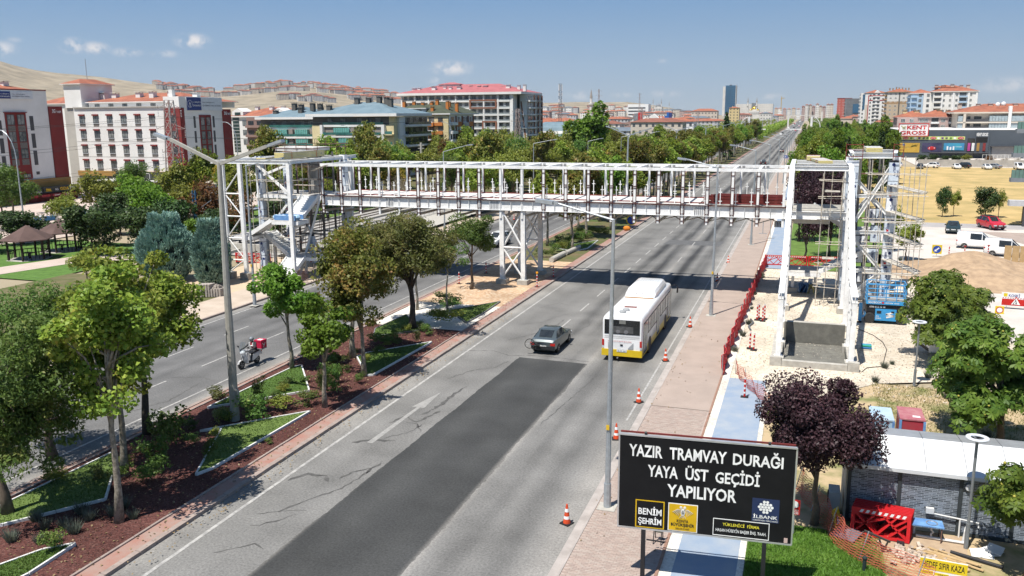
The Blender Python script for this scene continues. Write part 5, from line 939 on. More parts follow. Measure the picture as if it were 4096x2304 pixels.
# ================= trees and plants
def fastmesh(name,V,k,mats):
 me=bpy.data.meshes.new(name); n=len(V)//k
 me.vertices.add(len(V)); me.vertices.foreach_set('co',V.astype('f').ravel())
 me.loops.add(len(V)); me.loops.foreach_set('vertex_index',np.arange(len(V),dtype='i'))
 me.polygons.add(n); me.polygons.foreach_set('loop_start',np.arange(0,n*k,k,dtype='i')); me.polygons.foreach_set('loop_total',np.full(n,k,'i'))
 for m in mats: me.materials.append(m)
 me.update(calc_edges=True); return me
def unit(a): return a/np.maximum(np.linalg.norm(a,axis=1,keepdims=True),1e-6)
def leaves(rg,C,ln,wd,out,up=.5,droop=0.,jit=.7,fold=True,tipup=0.):
 n=len(C); nor=unit(out*.8+np.array([0,0,up])+rg.normal(0,jit,(n,3)))
 d=unit(np.cross(nor,rg.normal(0,1,(n,3)))); d=unit(d+out*.5+np.array([0,0,tipup-droop])); s=unit(np.cross(d,nor)); L=ln*rg.uniform(.65,1.3,(n,1)); W=wd*rg.uniform(.7,1.25,(n,1))
 b=C-d*L*.5; t=C+d*L*.5; m=C-d*L*.08
 lift=nor*W*.25 if fold else 0
 V=np.stack([b,m+s*W*.5+lift,t,m-s*W*.5+lift],1); return V.reshape(-1,3)
def clumps(rg,n,rx,ry,rz,zc,shell=.55,bottom=-1.,lump=.22):
 nl=int(7+lump*16); D=[];
 while len(D)<nl:
  v=rg.normal(0,1,3); v/=np.linalg.norm(v)
  if v[2]>bottom and all(v@q[0]<.93 for q in D): D.append((v,rg.uniform(.48,.82),rg.uniform(.26,.42)))
 P=[]
 while len(P)<n:
  v,d,s=D[rg.integers(nl)]; w_=rg.normal(0,1,3); w_/=np.linalg.norm(w_); p=v*d*rg.uniform(.75,1.05)+w_*s*rg.uniform(.35,1.0)
  if rg.random()<.12: p*=.45
  r=np.linalg.norm(p)
  if r>1.12 or p[2]<-1.0: continue
  P.append((p[0]*rx,p[1]*ry,zc+p[2]*rz))
 return np.array(P)
def crown(seed,rx,ry,rz,zc,nc,cr,nl,ln,wd,mat_,shell=.5,bottom=-.75,lump=.22,up=.5,droop=0.,jit=.7,flat=.75,tipup=0.,name='crown'):
 rg=np.random.default_rng(seed); P=clumps(rg,nc,rx,ry,rz,zc,shell,bottom,lump); per=max(1,nl//nc); A=[];Oo=[]
 for p in P:
  r=cr*rg.uniform(.6,1.25); k=int(per*rg.uniform(.6,1.4)); v=unit(rg.normal(0,1,(k,3))); q=v*(r*rg.uniform(.35,1.,(k,1))**.6); q[:,2]*=flat
  A.append(p+q); Oo.append(unit(v*.6+unit((p-np.array([0,0,zc]))[None,:])*.5))
 C=np.concatenate(A); O=np.concatenate(Oo)
 return fastmesh(name,leaves(rg,C,ln,wd,O,up,droop,jit,tipup=tipup),4,[mat_]),P
def palmate(seed,rx,ry,rz,zc,nc,cr,nl,ln,mat_,bottom=-.8):
 rg=np.random.default_rng(seed); P=clumps(rg,nc,rx,ry,rz,zc,.6,bottom,.18); per=nl//nc; Vs=[]
 for p in P:
  r=cr*rg.uniform(.7,1.2); v=unit(rg.normal(0,1,(per,3))); v[:,2]=np.abs(v[:,2])*.9-.25; q=p+v*(r*rg.uniform(.5,1,(per,1)))
  o=unit(v+np.array([0,0,.5])); nor=unit(o+rg.normal(0,.3,(per,3))); s0=unit(np.cross(nor,rg.normal(0,1,(per,3)))); s1=np.cross(nor,s0)
  for j in range(6):
   a=j*2*math.pi/6.6; d=unit(s0*math.cos(a)+s1*math.sin(a)-np.array([0,0,.42])); L=ln*rg.uniform(.75,1.15,(per,1)); sd=unit(np.cross(d,nor)); w_=L*.2
   Vs.append(np.stack([q,q+d*L*.62+sd*w_,q+d*L,q+d*L*.62-sd*w_],1).reshape(-1,3))
 return fastmesh('crown',np.concatenate(Vs),4,[mat_]),P
def woody(seed,h0,r0,P,zc,mat_,nl=14,lean=(0,0),fork=None,thin=.02):
 rg=np.random.default_rng(seed); b=MB(); top=zc; tr=[(0,0,-.1)]
 for i in range(1,7):
  q=i/6; tr.append((lean[0]*q+rg.normal(0,.05),lean[1]*q+rg.normal(0,.05),h0+(top-h0)*max(0,(q-.5)*2) if q>.5 else h0*q*2))
 b.path(tr,[r0*1.35]+[r0*(1-.13*i) for i in range(1,7)],8)
 sel=P[rg.permutation(len(P))[:nl]]
 for p in sel:
  q=rg.uniform(.45,1.); k=min(5,int(q*6)); s=Vector(tr[k]).lerp(Vector(tr[k+1]),q*6-k) if k<6 else Vector(tr[6]); e=Vector(p)
  if e.z<s.z-.6: e.z=s.z-.2
  m=s.lerp(e,.5)+Vector((rg.normal(0,.1),rg.normal(0,.1),.12*(e-s).length)); b.path([s,m,e],[r0*.42,r0*.24,thin],6)
 return b.mesh('trunk',mat_,smooth=True)
barkg=mat('pale mottled bark',(.30,.27,.215),(.17,.15,.115),sc=7,ro=.95,bump=.5,lo=.42,hi=.58); barkd=mat('dark bark',(.085,.07,.055),(.05,.042,.035),sc=8,ro=.95,bump=.6); barkm=mat('brown bark',(.17,.13,.095),(.1,.08,.06),sc=7,ro=.95,bump=.6)
LPLANE=leafmat('plane leaves',[(0.127,0.210,0.029),(0.218,0.309,0.040),(0.082,0.149,0.026),(0.345,0.380,0.064),(0.181,0.259,0.037),(0.400,0.329,0.064),(0.272,0.340,0.054)])
LPLANEG=leafmat('green plane leaves',[(.096,.191,.022),(.160,.271,.032),(.064,.135,.019),(.223,.319,.047),(.135,.223,.029)])
LPLANEB=leafmat('browning plane leaves',[(.112,.140,.025),(.168,.182,.035),(.070,.098,.020),(.280,.196,.056),(.140,.154,.028),(.336,.140,.049),(.224,.196,.049)])
LASH=leafmat('ash leaves',[(.082,.154,.036),(.134,.216,.046),(.050,.104,.025),(.100,.180,.036),(.360,.360,.108),(.162,.234,.054)])
LASH2=leafmat('dusty ash leaves',[(.11,.145,.035),(.16,.185,.05),(.075,.10,.025),(.2,.2,.06),(.25,.2,.07)])
LCHEST=leafmat('chestnut leaves',[(.083,.141,.023),(.141,.198,.030),(.058,.102,.020),(.198,.231,.036),(.108,.157,.023)])
LPURP=leafmat('purple plum leaves',[(.033,.017,.022),(.053,.026,.033),(.021,.012,.017),(.075,.036,.042),(.039,.019,.026)],tr=.12)
LJUN=leafmat('blue grey juniper',[(0.217,0.365,0.303),(0.313,0.471,0.384),(0.145,0.247,0.202),(0.385,0.554,0.446),(0.107,0.189,0.163)],tr=.1)
LDARK=leafmat('dark evergreen',[(.034,.068,.019),(.054,.095,.024),(.022,.046,.016),(.074,.115,.030)],tr=.12)
LBRIGHT=leafmat('bright green leaves',[(.116,.216,.024),(.169,.277,.034),(.077,.154,.020),(.200,.293,.046)])
LYEL=leafmat('yellow leaves',[(.343,.317,.040),(.449,.383,.066),(.251,.251,.033),(.396,.290,.053)])
LOLIVE=leafmat('olive green leaves',[(.186,.239,.041),(.269,.310,.057),(.124,.166,.033),(.373,.373,.074),(.228,.248,.046)])
LRUST=leafmat('rusty brown leaves',[(.175,.094,.035),(.250,.125,.044),(.112,.062,.025),(.138,.112,.031),(.300,.163,.050)])
LPALE=leafmat('pale yellow green leaves',[(.33,.35,.10),(.42,.42,.15),(.25,.28,.07),(.48,.45,.2)])
LTWIG=leafmat('grey twigs',[(.2,.165,.12),(.27,.23,.175),(.14,.11,.08)],tr=.05)
FOR={}
def kind(key,f): FOR[key]=f()
def mk(seed,mt,bark,rx,ry,rz,zc,nc,cr,nl,ln,wd,h0,r0,nlimb=14,**k):
 cm,P=crown(seed,rx,ry,rz,zc,nc,cr,nl,ln,wd,mt,**k); return cm,woody(seed,h0,r0,P,zc,bark,nlimb)
TN=dict(olive='broadleaf_tree',bright='green_tree',dark='dark_tree',yellow='yellow_tree',rust='rusty_tree',purple='plum_tree',pale='pale_tree',twig='bare_bush',ash='ash_tree',conifer='conifer',spruce='spruce',plane='plane_tree',planeg='plane_tree',planeb='plane_tree')
def tree(key,label,loc,rz=0.,sc=1.,cat='tree',group=None,name=None):
 name=name or TN[key]
 cm,tm=FOR[key]; t=thing(name,label,cat,loc,rz,group); t.scale=sc if hasattr(sc,'__len__') else (sc,)*3
 if tm: link('trunk',tm,t)
 link('crown',cm,t); return t
# near trees, each grown for its place (dimensions in metres, crown centre height)
def one(label,loc,mt,bark,rx,ry,rz,zc,nc,cr,nl,ln,wd,h0,r0,nlimb=16,seed=1,name='plane_tree',cat='tree',lean=(0,0),off=(0,0),**k):
 cm,P=crown(seed,rx,ry,rz,zc,nc,cr,nl,ln,wd,mt,**k); P=P+np.array([off[0],off[1],0]); cm.transform(Matrix.Translation((off[0],off[1],0))); tm=woody(seed,h0,r0,P,zc,bark,nlimb,lean); t=thing(name,label,cat,loc); link('trunk',tm,t); link('crown',cm,t); return t
M0=.1
one('plane tree with pale leaning trunk and yellow green crown at the lower left',(-23.7,23.2,M0),LPLANE,barkg,2.05,2.05,3.1,6.9,56,.66,10500,.18,.16,3.8,.15,22,seed=11,lump=.4,bottom=-.95,lean=(.3,0),off=(.15,.2))
one('plane tree with grey trunk behind the pale leaning plane trunk',(-26.7,26.7,M0),LPLANE,barkg,2.35,2.35,3.4,6.5,60,.72,11500,.18,.16,3.4,.16,18,seed=12,lump=.4,bottom=-.95,lean=(.2,0),off=(.2,.2))
one('plane tree with dark trunk and yellow green crown beside the left road',(-29.3,31.0,M0),LPLANE,barkd,2.6,2.6,2.9,5.5,60,.75,11500,.19,.17,2.9,.2,16,seed=13,lump=.4,bottom=-.95,off=(.4,0))
one('large ash tree with narrow drooping leaves filling the lower left edge',(-28.3,22.4,M0),LASH,barkm,3.7,3.4,4.4,5.8,130,.66,30000,.19,.065,2.6,.2,48,seed=14,name='ash_tree',lump=.3,droop=.35,bottom=-.95,off=(.5,0))
one('second ash tree with narrow leaves at the left edge above the far kerb',(-31.3,27.3,M0),LASH,barkm,3.6,3.4,3.6,5.4,80,.75,17000,.2,.07,2.4,.2,26,seed=15,name='ash_tree',lump=.25,droop=.3)
one('small slender plane tree with pale trunk right of the concrete lamp post',(-23.1,36.9,M0),LPLANEG,barkg,1.45,1.45,2.0,4.2,26,.62,4800,.19,.16,2.6,.13,10,seed=16,lump=.3,bottom=-.95)
one('plane tree with straight pale trunk beside the left road right of the scooter',(-28.65,42.3,M0),LPLANEG,barkg,2.2,2.2,2.1,4.6,30,.7,6500,.19,.16,2.8,.13,12,seed=17,lump=.25)
one('plane tree with browning tall crown and grey trunk in the mid median',(-26.3,45.6,M0),LPLANEB,barkg,2.6,2.6,3.4,5.8,60,.85,13500,.19,.16,2.8,.19,16,seed=18,lump=.22)
one('plane tree with browning crown and slim trunk at the red kerb strip',(-23.75,42.3,M0),LPLANEB,barkg,2.3,2.3,3.3,5.3,54,.8,11500,.19,.16,2.6,.16,14,seed=19,lump=.25)
one('spreading ash tree with thick dark forked trunk near the bridge pier',(-25.9,53.4,M0),LASH2,barkd,5.2,4.4,3.1,5.8,120,.9,25000,.24,.095,2.6,.27,22,seed=20,name='ash_tree',lump=.25,droop=.15)
one('small ash tree with bending trunk left of the bridge pier',(-27.1,67.9,M0),LASH,barkm,3.1,2.6,2.6,4.8,44,.8,9500,.24,.095,2.4,.15,12,seed=21,name='ash_tree',lump=.35,lean=(.2,0))
one('thin young tree with bare lower trunk on the white gravel',(-25.5,58.9,M0),LASH,barkg,1.7,1.7,1.6,4.4,18,.6,2600,.22,.09,3.0,.09,6,seed=22,name='young_tree')
one('thin young tree beside the left road kerb by the white gravel',(-28.2,59.1,M0),LASH,barkg,2.1,2.1,1.8,4.8,22,.65,3200,.22,.09,3.0,.11,8,seed=23,name='young_tree')
one('round purple leaved plum tree behind the black signboard',(1.05,31.2,.05),LPURP,barkm,2.5,2.5,2.1,4.05,130,.6,42000,.125,.075,1.9,.13,22,seed=24,name='plum_tree',lump=.45,bottom=-.85,shell=.6)
def chestnut(label,loc,rx,ry,rz,zc,nc,cr,nl,ln,seed):
 cm,P=palmate(seed,rx,ry,rz,zc,nc,cr,nl,ln,LCHEST); t=thing('chestnut_tree',label,'tree',loc); link('trunk',woody(seed,1.6,.2,P,zc,barkm,18),t); link('crown',cm,t)
 rg=random.Random(seed); b=MB()
 for p in P:
  if rg.random()<.75:
   for q in range(rg.randint(1,4)): b.sph((p[0]*1.1+rg.uniform(-.3,.3),p[1]*1.12+rg.uniform(-.3,.3)-.2,p[2]+rg.uniform(-.1,.45)),.05,6,4)
 o=b.obj('chestnut_husk',mat('yellow husk',(.42,.36,.07),(.3,.28,.05),ro=.7),t,world=False); tag(o,kind='stuff')
chestnut('horse chestnut tree hiding the right end of the blue scissor lift',(9.2,56.3,.05),3.5,3.3,3.2,3.1,90,.85,3300,.32,31)
chestnut('dark horse chestnut tree at the right edge behind the second ring lamp',(9.0,41.5,.05),3.3,3.4,3.5,2.7,95,.9,3300,.32,32)
chestnut('horse chestnut tree with yellow husks at the lower right corner',(7.75,29.5,.05),2.05,2.2,2.4,2.0,66,.65,2100,.25,33)
# junipers: upright sprays
def juniper(label,loc,rx,h,seed):
 rg=np.random.default_rng(seed); n=1100; V=[]
 for i in range(n):
  z=rg.random()**.85*h*.97+.1; f=math.sin(min(1,(z/h)*1.05+.12)*math.pi*.93)**.55; a=rg.uniform(0,6.283); r=rx*f*(.78+.22*rg.random()); c=np.array([r*math.cos(a),r*math.sin(a),z])
  o=np.array([math.cos(a),math.sin(a),.0]); k=26; d=unit((o*.55+np.array([0,0,1.0]))[None,:]+rg.normal(0,.22,(k,3))); q=c+d*rg.uniform(0,.55,(k,1))+rg.normal(0,.05,(k,3))
  s=unit(np.cross(d,rg.normal(0,1,(k,3)))); L=.26*rg.uniform(.7,1.4,(k,1)); W=.05
  V.append(np.stack([q-d*L*.4,q+s*W,q+d*L*.6,q-s*W],1).reshape(-1,3))
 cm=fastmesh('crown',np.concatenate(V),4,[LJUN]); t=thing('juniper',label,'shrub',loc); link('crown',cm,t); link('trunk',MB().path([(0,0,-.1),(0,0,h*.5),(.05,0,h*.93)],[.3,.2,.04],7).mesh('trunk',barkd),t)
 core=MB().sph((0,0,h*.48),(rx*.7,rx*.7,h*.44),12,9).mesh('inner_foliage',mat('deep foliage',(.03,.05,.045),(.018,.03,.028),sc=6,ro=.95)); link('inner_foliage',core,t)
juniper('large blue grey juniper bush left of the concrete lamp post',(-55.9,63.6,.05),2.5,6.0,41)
juniper('narrower blue grey juniper bush next to the stair tower',(-50.6,63.2,.05),1.5,5.6,42)
# common kinds shared by the many trees further off
kind('plane',lambda:mk(51,LPLANE,barkg,2.3,2.3,2.7,5.4,40,.85,4200,.3,.26,2.6,.17,10))
kind('planeg',lambda:mk(52,LPLANEG,barkg,2.3,2.3,2.9,5.6,40,.85,4200,.3,.26,2.6,.17,10))
kind('planeb',lambda:mk(53,LPLANEB,barkg,2.2,2.2,2.8,5.5,38,.85,3800,.3,.26,2.6,.17,10))
kind('olive',lambda:mk(54,LOLIVE,barkm,2.8,2.8,2.6,4.2,44,.95,3600,.34,.22,1.6,.15,8))
kind('bright',lambda:mk(55,LBRIGHT,barkm,2.6,2.6,2.7,4.0,44,.9,3600,.34,.25,1.5,.15,8))
kind('dark',lambda:mk(56,LDARK,barkd,2.8,2.8,2.6,3.2,50,.95,4600,.3,.2,.9,.16,8,bottom=-1))
kind('yellow',lambda:mk(57,LYEL,barkm,2.0,2.0,2.0,3.4,28,.75,2000,.3,.22,1.4,.12,8))
kind('rust',lambda:mk(58,LRUST,barkm,2.6,2.6,2.6,3.8,34,.9,2100,.28,.2,1.5,.14,18))
kind('purple',lambda:mk(59,LPURP,barkd,2.5,2.5,3.5,4.9,70,.9,9000,.2,.14,1.6,.16,10,bottom=-1,lump=.5))
kind('pale',lambda:mk(60,LPALE,barkm,2.4,2.4,2.2,3.4,36,.8,2600,.34,.25,1.3,.13,8))
kind('twig',lambda:mk(61,LTWIG,barkm,1.6,1.6,1.9,2.4,26,.7,1600,.5,.03,.8,.08,16))
kind('ash',lambda:mk(62,LASH,barkm,2.6,2.6,2.4,4.6,40,.85,4600,.28,.12,2.2,.15,10))
def conifer(seed,h,r,mt):
 rg=np.random.default_rng(seed); V=[]
 for i in range(260):
  q=rg.random(); z=h*(.06+.94*q); rr=r*(1-q)**.85*rg.uniform(.75,1.1)+.08; a=rg.uniform(0,6.283); o=np.array([math.cos(a),math.sin(a),-.25]); k=9
  c=np.array([0,0,z])+o*rr*rg.uniform(.45,1,(k,1))+rg.normal(0,.1,(k,3)); d=unit(o[None,:]+rg.normal(0,.35,(k,3))); s=unit(np.cross(d,np.array([0,0,1.])+rg.normal(0,.3,(k,3)))); L=.55;W=.12
  V.append(np.stack([c-d*L*.5,c+s*W,c+d*L*.5,c-s*W],1).reshape(-1,3))
 return fastmesh('crown',np.concatenate(V),4,[mt]),MB().tube((0,0,-.1),(0,0,h*.9),.16,.03,7).mesh('trunk',barkd)
kind('conifer',lambda:conifer(63,7.0,2.0,LDARK)); kind('spruce',lambda:conifer(64,5,1.7,LJUN))
T=tree
# median beyond the bridge: two rows along the kerbs
GM='plane trees in the median beyond the bridge'
ORD='first second third fourth fifth sixth seventh eighth ninth tenth eleventh twelfth thirteenth fourteenth fifteenth'.split()
near={0:'plane tree in the median just behind the bridge pier',1:'plane tree with leaning pale trunk behind the bridge, roadside row',2:'plane tree behind the bridge deck in the middle of the median'}
n=0
for row,(x,y0,st) in enumerate(((-24.4,91,7.2),(-27.6,93,7.4))):
 y=y0; kk=0
 while y<470:
  k=rnd.choice(('plane','plane','planeg','planeb','planeb' if y<200 else 'plane')); s=U(.95,1.25)
  lb=near.get(n) or (ORD[kk]+' plane tree beyond the bridge in the median row '+('along the right kerb' if row==0 else 'along the left kerb') if kk<15 else None); kk+=1
  t=T(k,lb or 'plane tree in the far part of the long double row on the median',(x+U(-.6,.6),y+U(-1.5,1.5),M0),U(0,6.28),(s,s,s*U(1.0,1.25)),group=GM,name='plane_tree'); n+=1; y+=st*U(.85,1.3)*(1 if y<250 else 1.35)
# tall green planes left of the left road beyond the bridge
for (x,y,k,s,l) in [(-45.5,186,'planeg',(2.3,2.3,2.1),'tallest bright green plane tree left of the far double lamps'),(-27.3,152,'plane',(1.3,1.3,1.5),'tall yellow green plane tree close to the second double lamp'),(-53,150,'plane',(1.5,1.5,1.3),'rounded plane tree left of the tallest green plane'),(-45.6,160,'plane',1.35,'plane tree in front of the tallest green plane beside the left road'),
  (-27.0,310,'conifer',(1.5,1.5,2.15),'dark pointed tree standing above the roadside trees'),(-28,250,'planeg',(1.5,1.5,1.4),'broad green tree below the pointed dark tree'),(-26,172,'yellow',1.7,'yellow tree in the median behind the bridge'),(-46,118,'plane',1.1,'yellow green tree behind the bridge left of the pier')]:
 T(k,l,(x,y,.1),U(0,6),s,name='conifer' if k=='conifer' else 'plane_tree')
GP='park trees behind the bridge'
for i in range(74):
 if i<46: x,y=U(-62 if i%3==0 else -53,-45.5),U(112,235) if i%3 else U(152,230)
 else: x,y=U(-88,-67.5),U(104,152)
 k=rnd.choice(('olive','olive','yellow','plane','ash','planeb','olive')); q=U(1.0,1.25); T(k,{'olive':'olive green','plane':'yellow green','yellow':'yellow','planeb':'browning','ash':'grey green'}[k]+(' tree between the tram line and the left road' if i<46 else ' tree behind the left end of the bridge'),(x,y,.05),U(0,6),(q,q,q*U(1.1,1.45)),group=('trees between tram line and road, ' if i<46 else 'trees behind the left end of the bridge, ')+k)
for i in range(92):
 y=U(122,330); x=-67-U(0,1)**.8*(18+.06*y)*1.0 if y<210 else -47-U(0,1)*75
 if y<175 and x<-92: x=-70-U(0,18)
 k=rnd.choice(('olive','olive','olive','rust','bright','plane','yellow','dark','olive','ash')); s=U(.9,1.2); s=(s,s,s*U(1.1,1.45))
 T(k,{'olive':'olive green park tree behind the bridge','rust':'rusty brown park tree behind the bridge','bright':'bright green park tree behind the bridge','plane':'yellow green park tree behind the bridge','yellow':'yellow park tree behind the bridge','dark':'dark green park tree behind the bridge','ash':'grey green park tree behind the bridge'}[k],(x,y,.05),U(0,6),s,group=GP+', '+k)
for i in range(60):
 y=U(135,420); x=-45.5-U(0,16)
 k=rnd.choice(('olive','plane','bright','olive','planeb','dark')); T(k,{'olive':'olive green tree along the far left roadside','plane':'yellow green tree along the far left roadside','bright':'bright green tree along the far left roadside','planeb':'browning tree along the far left roadside','dark':'dark green tree along the far left roadside'}[k],(x,y,.05),U(0,6),U(.8,1.15),group='trees along the far left roadside, '+k)
for (x,y,s) in [(-63.5,128,1.3),(-60,133,1.1)]: T('twig','bare grey bush seen through the bridge '+('left' if s>1.2 else 'right')+' of its twin',(x,y,.05),U(0,6),s,cat='bush',name='bare_bush')
for (x,y,s,l) in [(-72,118,1.0,'bushy olive tree seen through the left end of the bridge frame'),(-76,124,1.2,'olive tree just right of the left stair tower'),(-70,126,1.1,'light olive tree behind the first bridge posts'),(-66,132,1.2,'yellowish tree in the middle of the bridge opening'),(-57,140,1.15,'yellowish tree right of the bare grey bush'),(-53,133,1.2,'green tree right of the yellowish tree behind the bridge'),(-80,134,1.1,'olive tree farthest left behind the bridge railing')]:
 T('olive' if 'yellowish' not in l else 'yellow',l,(x,y,.05),U(0,6),s)
# left park
for (k,x,y,s,l) in [('dark',-75.0,73.8,(1.45,1.3,1.05),'large dark evergreen bush right of the gazebos'),('dark',-70.2,77.0,(1.15,1.1,.95),'dark evergreen bush just left of the large juniper'),('dark',-78.5,79.5,(1,1,.8),'dark bush behind the wooden gazebos'),
  ('rust',-68.5,86,1.25,'rusty brown tree beside the lattice pylon'),('rust',-63.0,84,1.05,'rusty brown tree behind the blue post'),('rust',-73.5,92,1.1,'rusty orange tree left of the lattice pylon'),('bright',-84.5,93,1.25,'bright green tree in front of the black shop front'),('yellow',-98.5,127,1.45,'yellow tree in front of the black shop front'),
  ('olive',-94,94,1.2,'olive tree left of the bright green tree on the plaza'),('dark',-105,113,1.2,'dark green tree at the corner of the left dormitory'),('ash',-99.4,85.2,1.35,'tree with slim trunk shading the shop tables at the left edge'),('ash',-104,87.5,1.3,'tree at the left edge in front of the market'),('olive',-93.5,88,.8,'small tree by the blue planter walls'),
  ('olive',-90,105,(1.2,1.2,1.35),'tall olive tree in the middle of the plaza planting'),('dark',-84.5,88,(1.1,1.1,1.0),'dark rounded bush between the gazebos and the plaza'),('ash',-99,107,(1.2,1.2,1.25),'grey green tree before the gap between the dormitories'),('bright',-79.5,88,1.1,'bright green tree behind the big dark bush'),('olive',-75,101,(1.2,1.2,1.3),'olive tree right of the bright green plaza tree'),('dark',-69.5,80,(1.2,1.1,1.05),'dark bush right behind the large juniper'),('dark',-90,78,(1.3,1.2,.75),'broad dark bush behind the farther gazebo'),('yellow',-93,113,1.2,'yellowish small tree at the plaza edge'),('olive',-86,62,.75,'olive shrub in front of the nearer gazebo'),
  ('conifer',-86.5,101,.7,'small dark conifer behind the bright green tree'),('spruce',-72.0,90,.75,'small blue spruce behind the blue post'),('dark',-64,82,.85,'dark green shrub behind the left stair tower'),('bright',-66.5,79,.6,'low green shrub between the two junipers'),('dark',-88,71,(1.4,1.0,.42),'dark clipped hedge behind the gazebos'),('dark',-94,68,(1.4,1.0,.42),'dark clipped hedge at the left edge'),
  ('olive',-80,96,1.0,'olive tree behind the dark evergreen bush'),('olive',-89.5,98.5,1.0,'olive tree at the plaza edge left of the conifer'),('bright',-60.5,66,.45,'low spreading juniper by the brick pile'),('olive',-62,60,.5,'low bush in front of the large juniper'),('dark',-63,92,1.0,'dark tree behind the left stair tower scaffolding'),('ash',-83,58,.9,'small tree at the left edge in front of the gazebo')]:
 q='tree' in l or 'conifer' in l or 'spruce' in l; T(k,l,(x,y,.05),U(0,6),s,cat='tree' if q else 'bush',name=None if q else 'bush')
for i,(x,y) in enumerate(((-133,176),(-138,178),(-128,180),(-143,176),(-122,178),(-116,181))): T('conifer' if i%2 else 'dark',('dark conifer' if i%2 else 'dark tree')+' in front of the blue roofed apartments',(x,y,0),U(0,6),U(.7,.9),group='trees in front of the blue roofed apartments, '+str(i%2))
for i in range(26):
 x=-112+i*3.2+U(-1,1); y=176+U(-6,6)+(i%2)*6; k=rnd.choice(('olive','bright','olive','dark','rust')); T(k,{'olive':'olive green','bright':'bright green','dark':'dark green','rust':'rusty brown'}[k]+' tree in the belt before the apartment blocks',(x,y,0),U(0,6),U(.95,1.3),group='tree belt before the apartment blocks, '+k)
for i in range(30):
 x=U(-112,-60); y=U(225,330); k=rnd.choice(('olive','dark','bright','conifer')); T(k,{'olive':'olive green','bright':'bright green','dark':'dark green','conifer':'dark pointed'}[k]+' tree between the far apartments and the shops',(x,y,0),U(0,6),U(.9,1.3),group='trees between far apartments and shops, '+k)
# right of the avenue
for (k,x,y,s,l) in [('purple',.5,91,(.85,.85,1.05),'purple plum tree seen through the right stair frame, left half'),('purple',2.9,95,(.9,.9,1.05),'purple plum tree seen through the right stair frame, right half'),('purple',-.3,106,(.9,.9,1.1),'purple plum tree behind the left half of the right stair frame'),('purple',1.7,118,(1.0,1.0,1.2),'purple plum tree rising above the right stair frame roof'),('purple',3.4,110,(.9,.9,1.1),'purple plum tree behind the right lift tower'),
  ('plane',.9,165,(1.2,1.2,1.5),'big yellow green plane tree at the right side of the avenue'),('planeg',4.5,172,(1.2,1.2,1.45),'green plane tree right of the big yellow green plane'),('olive',-.2,142,(.9,.9,1.4),'low olive tree below the big yellow green plane'),('bright',4.5,150,(1.1,1.1,1.6),'bright green tree behind the lift tower'),('bright',7.2,146,(1.0,1.0,1.35),'bright green bush like tree at the field corner'),
  ('pale',9.8,170,(1.05,1.05,1.8),'pale yellow green tree left of the market'),('conifer',12.8,170,(1.15,1.15,1.62),'dark green conical tree left of the market wall'),('conifer',7.3,171,(.8,.8,1.5),'thin dark conifer left of the pale yellow green tree'),('olive',10.3,95,(.58,.58,.62),'olive bush behind the right scaffolding near the dirt heap'),('olive',9.0,101,(.6,.6,.75),'olive bush between the lift tower and the pale lot'),
  ('dark',19.2,137,(.42,.42,.8),'upright dark tree left of its mate in the golden field'),('olive',20.8,138,(.34,.34,.6),'thin greenish tree beside the upright dark field tree'),('dark',24.6,136,(.72,.72,.82),'bushy dark tree behind the red car'),('olive',26.6,138,(.4,.4,.62),'pale green slim tree behind the red car')]:
 T(k,l,(x,y,.05),U(0,6),s)
GF='trees of the wood right of the avenue'
for i in range(125):
 y=U(178,560); x=3.5+U(0,1)*(.085*y-3.5 if y<318 else .125*y)
 if y>318 and x>27 and y<430: x=U(4,26)
 k=rnd.choice(('bright','olive','dark','bright','planeg','conifer','plane'))
 T(k,{'bright':'bright green','olive':'olive green','dark':'dark green','planeg':'green plane','conifer':'dark pointed','plane':'yellow green'}[k]+' tree in the wood right of the avenue',(x,y,.05),U(0,6),(lambda q:(q,q,q*U(1.1,1.4)))(U(.95,1.25)),group=GF+', '+k)
for i in range(24):
 k=rnd.choice(('plane','planeg','olive','bright')); q=U(.85,1.1); T(k,{'plane':'yellow green','planeg':'green','olive':'olive green','bright':'bright green'}[k]+' tree close to the right pavement of the avenue',(U(-1,3),182+i*11+U(-3,3),.05),U(0,6),(q,q,q*U(1.1,1.4)),group='trees close to the right pavement, '+k)
for i in range(14): T('purple','purple plum tree in the far row right of the avenue',(-.6+U(-.6,.6),285+i*9+U(-2,2),.05),U(0,6),U(.9,1.1),group='far row of purple plum trees')
# hedges by the market wall
for i,(x,k,s) in enumerate(((31,'dark',.95),(33.8,'dark',1.0),(37,'dark',.9),(40,'dark',.95),(42.5,'olive',.9),(45.5,'twig',.9),(48,'rust',.85),(52,'twig',1.0),(55,'twig',1.0),(58.5,'dark',.9),(62,'dark',1.0),(65,'olive',1.0))):
 T(k,{'dark':'dark green hedge bush in front of the market wall','olive':'olive hedge bush in front of the market wall','twig':'bare twiggy bush in front of the market wall','rust':'orange brown bush in front of the market wall'}[k],(x,268.5+U(-.5,.5),.6),U(0,6),(s*.75,s*.6,s*.5),cat='bush',group=None if k=='rust' else 'bushes along the market wall, '+k,name='bush')
